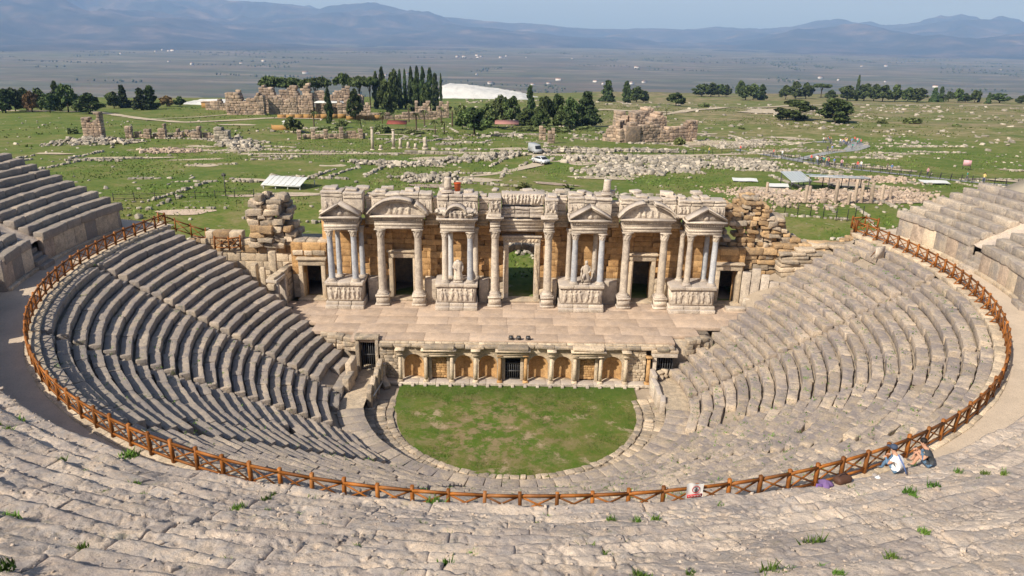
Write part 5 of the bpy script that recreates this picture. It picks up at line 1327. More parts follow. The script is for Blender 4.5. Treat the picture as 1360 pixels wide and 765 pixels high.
# ================================================================== far ruins
def ragged_wall(par, name, mat, x0, y0, x1, y1, h0, h1, th, lc, hc, seed, zb=None, limit=60, amp=.08):
    """broken wall from (x0,y0) to (x1,y1), as block parts"""
    r_ = random.Random(seed); L = math.hypot(x1-x0, y1-y0); a = math.atan2(y1-y0, x1-x0); S = Stones()
    zg = (min(float(gz(x0, y0)), float(gz(x1, y1)))-.3) if zb is None else zb; z = 0; k = r_.uniform(0, 9)
    while z < max(h0, h1)*1.15:
        hh = hc*r_.uniform(.8, 1.2); s = 0
        while s < L-.1:
            l_ = min(lc*r_.uniform(.6, 1.4), L-s); t = (s+l_/2)/L; top = h0+(h1-h0)*t; top *= 1+.16*math.sin(9*t+k)+.10*math.sin(23*t+2*k)
            if z+hh*.6 < top:
                S.add((x0+(x1-x0)*t, y0+(y1-y0)*t, zg+z+hh/2), (l_/2-.01, th/2+r_.gauss(0, .05), hh/2-.01), a, .12*hc, amp, 1/hc, (0, 0, 0), r_.gauss(0, .02), 0)
            s += l_
        z += hh
    S.emit(name, mat, par, limit)
def ruin(label, mat, segs, cat='ruin', name='ruined_wall', group=None, lc=1.1, hc=.7, limit=60):
    e = empty(name, label, cat, group=group)
    for i, q in enumerate(segs): ragged_wall(e, 'stone_block', mat, *q, lc, hc, int(q[0]*7+i) % 1000, limit=limit)
    return e
# row of wall stubs left of the brick heap
ruin('tall ragged wall stub with fallen stones at its foot, beside a low bush', M['farruin'], [(-108.5, 136.2, -104, 136.8, 4.8, 6.4, 2.6)], limit=40)
for i, (x, y, h, w_) in enumerate([(-100, 140, 3.6, 1.6), (-95, 139.5, 3.0, 1.6), (-91, 139, 4.2, 1.8), (-88.5, 144, 2.8, 1.5), (-82, 137.5, 3.6, 2.4)]):
    ruin('squat stone wall pier in a row behind the tall ragged wall stub', M['farruin'], [(x, y, x+w_, y+.2, h, h*.8, 1.6)], group='row of stone wall piers', limit=16)
    ruin('crumbling low wall linking two stone piers', M['farruin'], [(x+w_+.1, y+1.2, x+w_+3.2, y+1.2, 2.0, 1.2, .9)], group='low walls between the piers', limit=12)
ruin('pale broken pier at the end of the row of wall piers', M['rubble'], [(-74, 132.5, -70.5, 132.8, 4.2, 3.0, 2.6)], limit=20)
# bath complex
bath = empty('bath_ruin', 'large brown ruined bath building with broken tall walls below umbrella pines', 'ruin')
for q in [(-112, 246, -97.5, 247, 8.0, 7.2, 4.0), (-97, 250, -86, 252, 7, 6.4, 2.5), (-104, 262, -90, 263, 9.6, 10.0, 3.5), (-90, 262, -82, 262, 11.2, 10.2, 3), (-82, 264, -63, 268, 10.2, 9.6, 3), (-70, 252, -57, 254, 6.6, 6.2, 2.5), (-63, 254, -63, 268, 7, 9.2, 2.0), (-112, 247, -112, 262, 6.5, 8, 2.0)]:
    ragged_wall(bath, 'stone_block', M['farruin'], *q, 1.6, 1.0, int(abs(q[0])*3), limit=60, amp=.14)
b = MB(); b.box(-80, -66, 255, 262, float(gz(-73, 258))+5.0, float(gz(-73, 258))+5.4); b.build('shed_roof', M['metalroof'], bath, None)
for xx in (-79.5, -73, -66.5):
    b = MB(); b.box(xx-.2, xx+.2, 255.2, 255.6, float(gz(xx, 255))-.5, float(gz(-73, 258))+5.0); b.build('shed_post', M['bark'], bath)
ruin('low grey wall with ochre patches near the dark cypresses', M['farruin'], [(-56, 242, -30, 252, 2.8, 3.4, 2.0), (-40, 262, -33, 263, 6.5, 5.6, 2.5), (-31, 262, -26, 263, 6.2, 6.8, 2.0)], limit=60, lc=1.6, hc=1.0)
ruin('low wall ruin with flat white slabs behind the left trees', M['farruin'], [(-132, 275, -122, 276, 4.0, 4.4, 2.5), (-121, 272, -113, 270, 3.6, 4.6, 2)], limit=40, lc=1.6, hc=1.0)
# ochre hoarding
och = plain('ochre_board', (.33, .19, .07), .8, .2)
def hoarding(label, pts, h):
    e = empty('ochre_fence', label, 'fence')
    for (xa, ya), (xb, yb) in zip(pts[:-1], pts[1:]):
        n = max(1, int(math.hypot(xb-xa, yb-ya)/3)); zr = max(float(gz(xa, ya)), float(gz(xb, yb)))-.4
        for i in range(n):
            t0, t1 = i/n, (i+.997)/n; p0 = np.array([xa+(xb-xa)*t0, ya+(yb-ya)*t0, 0]); p1 = np.array([xa+(xb-xa)*t1, ya+(yb-ya)*t1, 0]); z = zr
            b = MB(); p0[2] = p1[2] = z+h/2; b.beam(p0, p1, .08, h); b.build('board_panel', och, e)
hoarding('long ochre board fence below the bath ruin', [(-86, 224), (-62, 230), (-48.8, 236)], 1.7)
hoarding('short ochre board fence with a white gate beside the olive tree', [(-73.5, 176), (-72, 173.5), (-67, 172.6)], 1.8)
ye = empty('ochre_shed', 'small ochre shed behind the left dirt track', 'shed', (-136, 290, float(gz(-136, 290))))
b = MB(); b.box(-3.4, 3.4, -1.6, 1.6, 0, 2.6); b.build('wall', och, ye); b = MB(); b.box(-3.7, 3.7, -1.9, 1.9, 2.6, 2.8); b.build('roof', M['farruin'], ye); b = MB(); b.box(-.5, .5, -1.63, -1.6, 0, 2.0); b.build('door', M['bark'], ye)
wb = empty('white_cabin', 'small white cabin beside the palms and red awning', 'cabin', (-68, 176, float(gz(-68, 176))))
b = MB(); b.box(-1.6, 1.2, -1, 1, 0, 2.4); b.build('wall', plain('white_wall', (.7, .69, .66), .8), wb); b = MB(); b.box(-1.8, 1.4, -1.2, 1.2, 2.4, 2.55); b.build('roof', M['metalroof'], wb); b = MB(); b.box(-.4, .3, -1.02, -1.0, 0, 1.9); b.build('door', M['metaldark'], wb)
# stubs in front of palms
for i, (x, y) in enumerate([(-56.3, 143.7), (-52.8, 144.6), (-49.6, 145.3), (-46.1, 148), (-41, 149)]):
    ruin('upright grey stone pier of the short row in front of the palms', M['farruin'], [(x-.5, y, x+.6, y+.3, 3.2, 2.6, 1.0)], group='upright piers in front of the palms', limit=10)
ruin('low grey wall joining the upright piers in front of the palms', M['farruin'], [(-56, 146, -40, 150.5, 1.6, 2.0, .8)], limit=50)
# free-standing columns
for i, (x, y, h, lb) in enumerate([(-32.8, 121, 5.4, 'tallest free-standing pale column on the field'), (-28.4, 124.6, 4.6, 'slim free-standing pale column, second in height on the field'), (-26.8, 124.6, 2.8, 'thin broken column shaft beside the slim column'), (-24.9, 124.6, 2.0, 'short column stump in a line with the standing columns'), (-22.9, 122.6, 1.8, 'short column stump in a line with the standing columns'), (-31, 121.5, 1.5, 'short column stump in a line with the standing columns')]):
    e = empty('standing_column', lb, 'column', (x, y, float(gz(x, y))-.1), group='column stumps on the field' if h <= 2 else None)
    b = MB(); b.box(-.5, .5, -.5, .5, 0, .3); b.build('base', M['marble'], e); b = MB(); b.lathe([(.36, .3), (.35, h*.5), (.30, h-.35)], 12); b.build('shaft', M['marble'], e, None, True, .02)
    if h > 3: b = MB(); b.lathe([(.30, h-.35), (.45, h-.1), (.48, h)], 12); b.build('capital', M['marble'], e)
e = empty('broken_monument', 'squat white marble monument fragment on the field', 'monument', (-20.4, 120.8, float(gz(-20.4, 120.8))-.1))
b = MB(); b.box(-.7, .7, -.5, .5, 0, .7); b.build('base', M['marble'], e, None, False, .03); b = MB(); b.lathe([(.6, .7), (.55, 1.4), (.42, 2.0), (.55, 2.4), (.35, 2.9), (.1, 3.1)], 12); b.build('shaft', M['marble'], e, None, False, .12, 1.5)
ruin('low wall of pale blocks along the dirt road', M['rubble'], [(-24, 112, 2, 110.5, 1.0, 1.1, .9)], limit=60, lc=.9, hc=.5)
for x, y, h in ((8.6, 154.2, 4.0), (10.4, 142.2, 3.6)): ruin('upright brown pier left of the fountain ruin', M['farruin'], [(x-.9, y, x+.9, y+.1, h, h*.92, 1.6)], group='two brown piers left of the fountain ruin', limit=16)
# fountain ruin (nymphaeum)
ny_ = empty('fountain_ruin', 'large reddish ruined fountain building with flat broken top beside the rubble', 'ruin')
for q in [(29.5, 153.5, 53.5, 164, 5.6, 5.2, 2.2), (26, 157, 30.5, 155, 3.0, 6.0, 2.2), (30, 156, 33, 163, 6.4, 6.6, 2.0), (30.5, 165, 45, 170, 8.6, 7.4, 4.5), (34, 160, 44, 164, 7.4, 7.0, 4)]:
    ragged_wall(ny_, 'stone_block', M['farruin'], *q, 1.3, .8, int(q[0]*5), limit=60, amp=.1)
stone('buttress', ny_, M['farruin'], (33.5, 154.6, .2), (2.4, .9, 2.3), .4, .1, .1)
# people-filled path, shelter etc.
roofm = plain('grey_metal_roof', (.42, .46, .50), .35, .15)
def shelter(label, loc, rz, w_, d_, h0, h1, ridge, posts, mat, name='shelter_roof'):
    e = empty(name, label, 'shelter', (*loc, float(gz(*loc))), rz)
    b = MB(); n = 14
    for i in range(n):
        x0, x1 = -w_/2+w_*i/n, -w_/2+w_*(i+1)/n; up = .05 if i % 2 else 0
        if ridge:
            b.raw([(x0, -d_/2, h0+up), (x1, -d_/2, h0+up), (x1, 0, h1+up), (x0, 0, h1+up), (x0, d_/2, h0+up), (x1, d_/2, h0+up)], [(0, 1, 2, 3), (3, 2, 5, 4)])
        else: b.raw([(x0, -d_/2, h0+up), (x1, -d_/2, h0+up), (x1, d_/2, h1+up), (x0, d_/2, h1+up)], [(0, 1, 2, 3)])
    b.build('roof', mat, e)
    b = MB(); b.box(-w_/2, w_/2, -d_/2+.02, -d_/2+.1, h0-.22, h0-.02); b.build('fascia', mat, e)
    for sx in np.linspace(-w_/2+.2, w_/2-.2, posts):
        for sy, hh in ((-d_/2+.25, h0), (d_/2-.25, h0 if ridge else h1)):
            b = MB(); b.box(sx-.06, sx+.06, sy-.06, sy+.06, -.3, hh); b.build('post', M['metaldark'] if mat is not M['metalroof'] else M['metalroof'], e)
    return e
shelter('low white gabled metal canopy standing alone on the grass', (-35.5, 61.5), -.22, 6.6, 5.4, .75, 1.6, True, 4, M['metalroof'])
shelter('grey metal shelter roof over the excavation, long part', (53.5, 66.5), -.18, 9.5, 4.8, 2.5, 1.9, False, 4, roofm)
shelter('grey metal shelter roof over the excavation, short tilted part', (47.2, 67.5), .1, 3.6, 4.4, 1.5, 2.3, False, 2, roofm)
for (x, y, rz, L, lb) in [(40.5, 73, -.15, 4.2, 'white sheet lying on the excavation left of the shelter'), (44.3, 67, -.2, 3.2, 'white sheet draped on stones beside the short shelter roof'), (76.5, 78, -.1, 5, 'white sheet roof behind the top of the right-hand seats')]:
    V = np.stack(np.meshgrid(np.linspace(-L/2, L/2, 9), np.linspace(-.9, .9, 5)), -1).reshape(-1, 2); z = .45+.04*np.sin(V[:, 0]*1.5)+.12*V[:, 1]
    I = np.arange(45).reshape(5, 9); Q = np.stack([I[:-1, :-1], I[:-1, 1:], I[1:, 1:], I[1:, :-1]], -1).reshape(-1, 4)
    VV = np.concatenate([np.c_[V, z], np.c_[V, z-.06]]); Q2 = np.concatenate([Q, Q[:, ::-1]+45])
    tag(link('white_sheet', mesh('white_sheet', VV, Q2, M['metalroof'], True), None, (x, y, float(gz(x, y))), rz), lb, 'sheet')
for i, (x, y, h) in enumerate([(43.5, 53.2, 2.9), (48.2, 53.6, 3.6), (49.6, 52.4, 2.0), (51.2, 53.9, 3.8), (52.3, 54.2, 3.2), (53.7, 54, 3.3), (56, 55.5, 2.8), (54.6, 56, 2.2), (46, 58, 2.0), (40, 60, 2.2), (58, 57, 2.0)]):
    stb = stone('column_shaft', None, M['pink'], (x, y, float(gz(x, y))+h/2-.15), (.21, .21, h/2), .3*i, .1, .03, 2, (0, 0, 2), smooth=True); tag(stb, 'slender pinkish stone shaft standing among the excavation rubble', 'column', 'stone shafts of the excavation')
# dark wire fences
def wire(label, pts, h, step=2.2, rails=3, group=None):
    e = empty('wire_fence', label, 'fence', group=group); pts = np.array(pts, float); d = np.concatenate([[0], np.cumsum(np.linalg.norm(np.diff(pts, axis=0), axis=1))]); n = max(2, int(d[-1]/step))
    s = np.linspace(0, d[-1], n+1); x = np.interp(s, d, pts[:, 0]); y = np.interp(s, d, pts[:, 1]); z = gz(x, y)
    for i in range(n+1):
        b = MB(); b.box(-.04, .04, -.04, .04, -.2, h); b.build('post', M['iron'], e, (x[i], y[i], z[i]))
    for k in range(rails):
        b = MB(); b.tube(np.stack([x, y, z+h*(k+.6)/(rails)], -1), .012 if rails > 2 else .03, 4); b.build('wire', M['iron'], e)
wire('dark wire fence behind the right-hand ruin', [(33, 47), (37.3, 46.2), (39.6, 45.3), (42.1, 43.6), (44.5, 41.9), (48, 44)], 1.7, 1.6, 5)
wire('dark railing along the outer edge of the grey path', [(64.8, 127), (66.8, 113), (70.5, 100), (78.5, 93), (88.2, 84), (101, 75.5)], 1.1, 1.8, 2)
wire('dark railing along the inner edge of the grey path', [(61.6, 127), (63.5, 113), (67.5, 98), (76.8, 90), (86.5, 81), (99, 72.5)], 1.1, 1.8, 2)
wire('thin wire fence beside the dirt road', [(8, 116), (20, 115), (46, 128), (58, 134)], 1.2, 3, 2)
wire('thin wire fence crossing the grass below the left ruins', [(-56, 47), (-45, 50), (-38, 52)], 1.2, 2.5, 2)
pl = empty('marker_pole', 'thin dark pole standing on the grass left of the canopy', 'pole', (-42.4, 52.7, float(gz(-42.4, 52.7))))
b = MB(); b.tube([(0, 0, -.2), (0, 0, 3.4)], .07, 8); b.build('shaft', M['metaldark'], pl); b = MB(); b.box(-.3, .3, -.05, .05, 2.9, 3.3); b.build('box', M['metaldark'], pl)
ps = empty('pink_sign', 'pink square sign on posts beside the grey path', 'sign', (96.5, 101.8, float(gz(96.5, 101.8))), -.5)
b = MB(); b.box(-.75, .75, -.04, .04, .9, 2.1); b.build('board', plain('pink_board', (.62, .36, .40), .6, .3), ps)
for sx in (-.7, .7): b = MB(); b.box(sx-.05, sx+.05, .05, .13, -.2, 2.1); b.build('post', M['metaldark'], ps)

# ------------------------------------------------------------------ vehicles
def car(label, loc, rz, paint, van=False, cat='car'):
    e = empty('parked_car' if not van else 'parked_van', label, cat, (*loc, float(gz(*loc))+.08), rz)
    if not van: prof = [(-2.1, .35), (-2.15, .75), (-1.9, .95), (-1.2, 1.02), (-.7, 1.42), (.75, 1.45), (1.45, 1.0), (2.05, .88), (2.15, .6), (2.1, .35)]
    else: prof = [(-2.2, .4), (-2.25, 1.9), (-2.1, 2.1), (1.2, 2.1), (1.6, 1.9), (2.1, 1.15), (2.4, 1.0), (2.4, .4)]
    b = MB(); n = len(prof); V = []
    for y, q in ((-.85, .94), (-.8, 1), (.8, 1), (.85, .94)):
        for (x, z) in prof: V.append((x*q if abs(y) > .82 else x, y*(1 if z < 1.05 else .86), z))
    Q = [(k*n+i, k*n+(i+1) % n, (k+1)*n+(i+1) % n, (k+1)*n+i) for k in range(3) for i in range(n)]
    mid = [(c, i) for c in (0, 3) for i in range(n)]
    T = []
    for c in (0, 3):
        for i in range(1, n-1): T.append((c*n, c*n+i, c*n+i+1) if c else (c*n, c*n+i+1, c*n+i))
    b.raw(V, Q, T); b.build('body', paint, e, None, False)
    gl = plain('car_glass', (.02, .025, .03), .1)
    b = MB()
    if not van:
        b.raw([(.80, -.66, 1.40), (.80, .66, 1.40), (1.46, .72, 1.03), (1.46, -.72, 1.03)], [(0, 3, 2, 1)]); b.raw([(-.74, -.66, 1.39), (-.74, .66, 1.39), (-1.2, .72, 1.05), (-1.2, -.72, 1.05)], [(0, 1, 2, 3)])
        for sy in (-1, 1): b.raw([(-1.0, sy*.83, 1.04), (-.65, sy*.74, 1.38), (.7, sy*.74, 1.40), (1.3, sy*.83, 1.04)], [(0, 1, 2, 3)])
    else: b.raw([(1.64, -.68, 1.86), (1.64, .68, 1.86), (2.12, .74, 1.18), (2.12, -.74, 1.18)], [(0, 3, 2, 1)])
    gw = b.build('window_glass', gl, e, (.015, 0, .015))
    for sx in (-1.35, 1.35):
        for sy in (-.8, .8):
            b = MB(); b.lathe([(.01, -.11), (.32, -.11), (.33, 0), (.32, .11), (.01, .11)], 16); w_ = b.build('wheel', M['iron'], e, (sx, sy, .32)); w_.rotation_euler = (math.pi/2, 0, 0)
            b = MB(); b.lathe([(.01, -.118), (.2, -.118), (.2, .118), (.01, .118)], 12); b.build('rim', plain('rim_metal', (.4, .4, .4), .4), w_)
    for sy in (-.6, .6): b = MB(); b.box(2.1, 2.17, sy-.16, sy+.16, .66, .8); b.build('headlight', plain('headlight', (.7, .7, .7), .2), e)
    b = MB(); b.box(2.12, 2.2, -.75, .75, .36, .52); b.build('bumper', M['metaldark'], e)
car('silver car parked at the bend of the dirt track', (5.9, 98.2), -.95, plain('silver_paint', (.55, .57, .6), .25))
car('grey box van standing behind the silver car', (5.2, 115.0), -1.2, plain('grey_van_paint', (.34, .36, .38), .5), True, 'van')
aw = empty('red_awning', 'red and white awning among the palms', 'awning', (-35, 176, float(gz(-35, 176))))
b = MB(); b.raw([(-3, -1.5, 2.0), (3, -1.5, 2.0), (3, 1.5, 2.8), (-3, 1.5, 2.8), (-3, -1.5, 1.9), (3, -1.5, 1.9), (3, 1.5, 2.7), (-3, 1.5, 2.7)], [(0, 1, 2, 3), (4, 7, 6, 5), (0, 4, 5, 1), (1, 5, 6, 2), (2, 6, 7, 3), (3, 7, 4, 0)]); b.build('canopy', plain('red_canvas', (.22, .06, .045), .7, .3), aw)
for sx in (-2.8, 2.8):
    for sy in (-1.3, 1.3): b = MB(); b.box(sx-.04, sx+.04, sy-.04, sy+.04, -.2, 2.3); b.build('pole', M['metaldark'], aw)
aw2 = empty('pink_awning', 'faded pink awning under the dark grove', 'awning', (-1.5, 199, float(gz(-1.5, 199))))
b = MB(); b.raw([(-4, -1.5, 2.0), (4, -1.5, 2.0), (4, 1.5, 3.0), (-4, 1.5, 3.0), (-4, -1.5, 1.9), (4, -1.5, 1.9), (4, 1.5, 2.9), (-4, 1.5, 2.9)], [(0, 1, 2, 3), (4, 7, 6, 5), (0, 4, 5, 1), (1, 5, 6, 2), (2, 6, 7, 3), (3, 7, 4, 0)]); b.build('canopy', plain('pink_canvas', (.34, .17, .15), .7, .3), aw2)
for sx in (-3.8, 3.8): b = MB(); b.box(sx-.05, sx+.05, -1.3, -1.2, -.2, 2.0); b.build('pole', M['metaldark'], aw2)

# ------------------------------------------------------------------ trees
def leaf_cloud(pts, size, seed, tri=False):
    r_ = np.random.default_rng(seed); n = len(pts); u = r_.normal(size=(n, 3)); u /= np.linalg.norm(u, axis=1, keepdims=True)
    v = np.cross(u, r_.normal(size=(n, 3))); v /= np.linalg.norm(v, axis=1, keepdims=True); s_ = size*r_.uniform(.6, 1.4, (n, 1))
    V = np.stack([pts-u*s_, pts+v*s_*.6, pts+u*s_, pts-v*s_*.6], 1).reshape(-1, 3)
    return V, np.arange(4*n).reshape(-1, 4)
def crown_pts(kind, seed, n):
    r_ = np.random.default_rng(seed); out = []
    if kind in ('b', 'd', 'o', 'a'):          # rounded crown made of clumps; unit height 1, width 1
        nc = 30; lo = .22 if kind != 'd' else .10
        for i in range(nc):
            a = r_.uniform(0, 6.28); t = r_.uniform(0, 1); z = lo+(.93-lo)*t; rad = .46*math.sqrt(max(.02, 1-(2*t-.85)**2/1.35))*r_.uniform(.35, 1)
            c = np.array([rad*math.cos(a), rad*math.sin(a), z]); q = r_.normal(size=(n//nc, 3)); q /= np.linalg.norm(q, axis=1, keepdims=True)
            out.append(c+q*(r_.uniform(.35, 1, (len(q), 1))**.5)*np.array([.145, .145, .10])*r_.uniform(.6, 1.3))
    elif kind == 'u':
        for i in range(24):
            a = r_.uniform(0, 6.28); rad = .48*math.sqrt(r_.random()); z = .82+.12*(1-rad/.48)+r_.uniform(-.06, .04); c = np.array([rad*math.cos(a), rad*math.sin(a), z]); q = r_.normal(size=(n//24, 3)); q /= np.linalg.norm(q, axis=1, keepdims=True)
            out.append(c+q*(r_.uniform(.3, 1, (len(q), 1))**.5)*np.array([.16, .16, .075]))
    elif kind in 'ck':
        nc = 40
        for i in range(nc):
            t = (i+r_.random())/nc; z = .05+.93*t; w_ = (.46*math.sin(math.pi*min(1, (t*.75+.22)))**1.0 if kind == 'c' else .48*(1-t)**.75+.04); a = r_.uniform(0, 6.28); rad = w_*r_.uniform(.25, .85)
            c = np.array([rad*math.cos(a), rad*math.sin(a), z]); q = r_.normal(size=(n//nc, 3)); q /= np.linalg.norm(q, axis=1, keepdims=True)
            out.append(c+q*(r_.uniform(.3, 1, (len(q), 1))**.5)*np.array([.20, .20, .07])*(1.15-.6*t))
    elif kind == 'h':
        for i in range(16):
            a = r_.uniform(0, 6.28); rad = .4*math.sqrt(r_.random()); c = np.array([rad*math.cos(a), rad*math.sin(a), .1+.5*r_.random()*(1-rad)]); q = r_.normal(size=(n//16, 3)); q /= np.linalg.norm(q, axis=1, keepdims=True)
            out.append(c+q*(r_.uniform(.3, 1, (len(q), 1))**.5)*np.array([.2, .2, .28]))
    return np.concatenate(out)
CROWN = {}; TRUNK = {}
for kind, mt, n, sz in (('b', 'leaf', 2900, .030), ('d', 'leaf', 3600, .026), ('o', 'olive', 2600, .032), ('a', 'brown', 2200, .034), ('u', 'leaf', 2600, .032), ('c', 'cyp', 2600, .034), ('k', 'cyp', 3200, .030), ('h', 'olive', 1500, .045)):
    for v in range(3):
        V, Q = leaf_cloud(crown_pts(kind, 100+v*17+ord(kind), n), sz*2.1, v+ord(kind)); V[:, 2] = np.maximum(V[:, 2], .01); CROWN[kind, v] = mesh('crown', V, Q, M[mt])
        r_ = random.Random(v+ord(kind)); b = MB(); th = {'b': .55, 'd': .4, 'o': .5, 'a': .55, 'u': .85, 'c': .5, 'k': .6, 'h': .3}[kind]; tr = .03 if kind != 'h' else .02
        b.tube([(0, 0, -.05), (r_.gauss(0, .015), r_.gauss(0, .015), th*.5), (r_.gauss(0, .03), r_.gauss(0, .03), th)], [tr*1.3, tr, tr*.5], 7)
        for i in range(4):
            a = i*1.57+r_.random(); b.tube([(0, 0, th*.55), (.12*math.cos(a), .12*math.sin(a), th*.85), (.26*math.cos(a), .26*math.sin(a), th*1.1 if kind not in 'ck' else th)], [tr*.7, tr*.5, tr*.2], 5)
        TRUNK[kind, v] = b.me('trunk', M['bark'])
def frond_mesh(kind, seed):
    r_ = np.random.default_rng(seed); b = MB(); V = []; Q = []; n = 34 if kind == 'p' else 46
    for i in range(n):
        a = r_.uniform(0, 6.28); el = r_.uniform(-.5, 1.25) if kind == 'p' else r_.uniform(.15, 1.4); L = .5*r_.uniform(.8, 1.1); prev = None
        for k in range(5):
            t = k/4; droop = -(.35 if kind == 'p' else .22)*t*t; x = L*t*math.cos(el); z = L*t*math.sin(el)+droop; wv = .075*(1-t*.75)*math.sin(math.pi*(.2+.75*t))
            for s_ in (-1, 1): V.append((x*math.cos(a)-s_*wv*math.sin(a), x*math.sin(a)+s_*wv*math.cos(a), z+.02*s_))
            if k: m_ = len(V); Q.append((m_-4, m_-3, m_-1, m_-2))
    b.raw(V, Q); return b.me('fronds', M['palm'])
FR = {('p', v): frond_mesh('p', v) for v in range(3)}; FR.update({('f', v): frond_mesh('f', v+9) for v in range(3)})
PT = {}
for v in range(3):
    b = MB(); b.lathe([(.055, -.05), (.045, .1), (.04, .6), (.045, .8), (.06, .86), (.03, .92)], 9); PT[v] = b.me('trunk', M['bark'])
LAB = {'b': 'dark round-headed evergreen tree', 'd': 'broad low dark pine tree', 'o': 'light green leafy tree', 'a': 'brown-leaved round tree', 'u': 'umbrella pine with flat dark crown', 'c': 'slim dark cypress', 'k': 'dark conical conifer', 'h': 'low green bush', 'f': 'spiky palm shrub', 'p': 'small palm tree'}
NAM = {'b': 'evergreen_tree', 'd': 'pine_tree', 'o': 'leafy_tree', 'a': 'brown_tree', 'u': 'umbrella_pine', 'c': 'cypress_tree', 'k': 'conifer_tree', 'h': 'bush', 'f': 'palm_shrub', 'p': 'palm_tree'}
def place_of(x, y):
    if x < -115: return 'beside the dirt track at the plateau rim'
    if y > 400 and x > 150: return 'in the long tree line at the far plateau rim'
    if y > 400: return 'near the rim between the white terrace and the tree line'
    if x < -30 and y > 195: return 'by the bath ruin'
    if x < -15: return 'near the ochre fences and standing columns'
    if y < 80: return 'right behind the facade top'
    if x < 35: return 'in the grove beyond the dirt road'
    return 'on the open grass near the grey path'
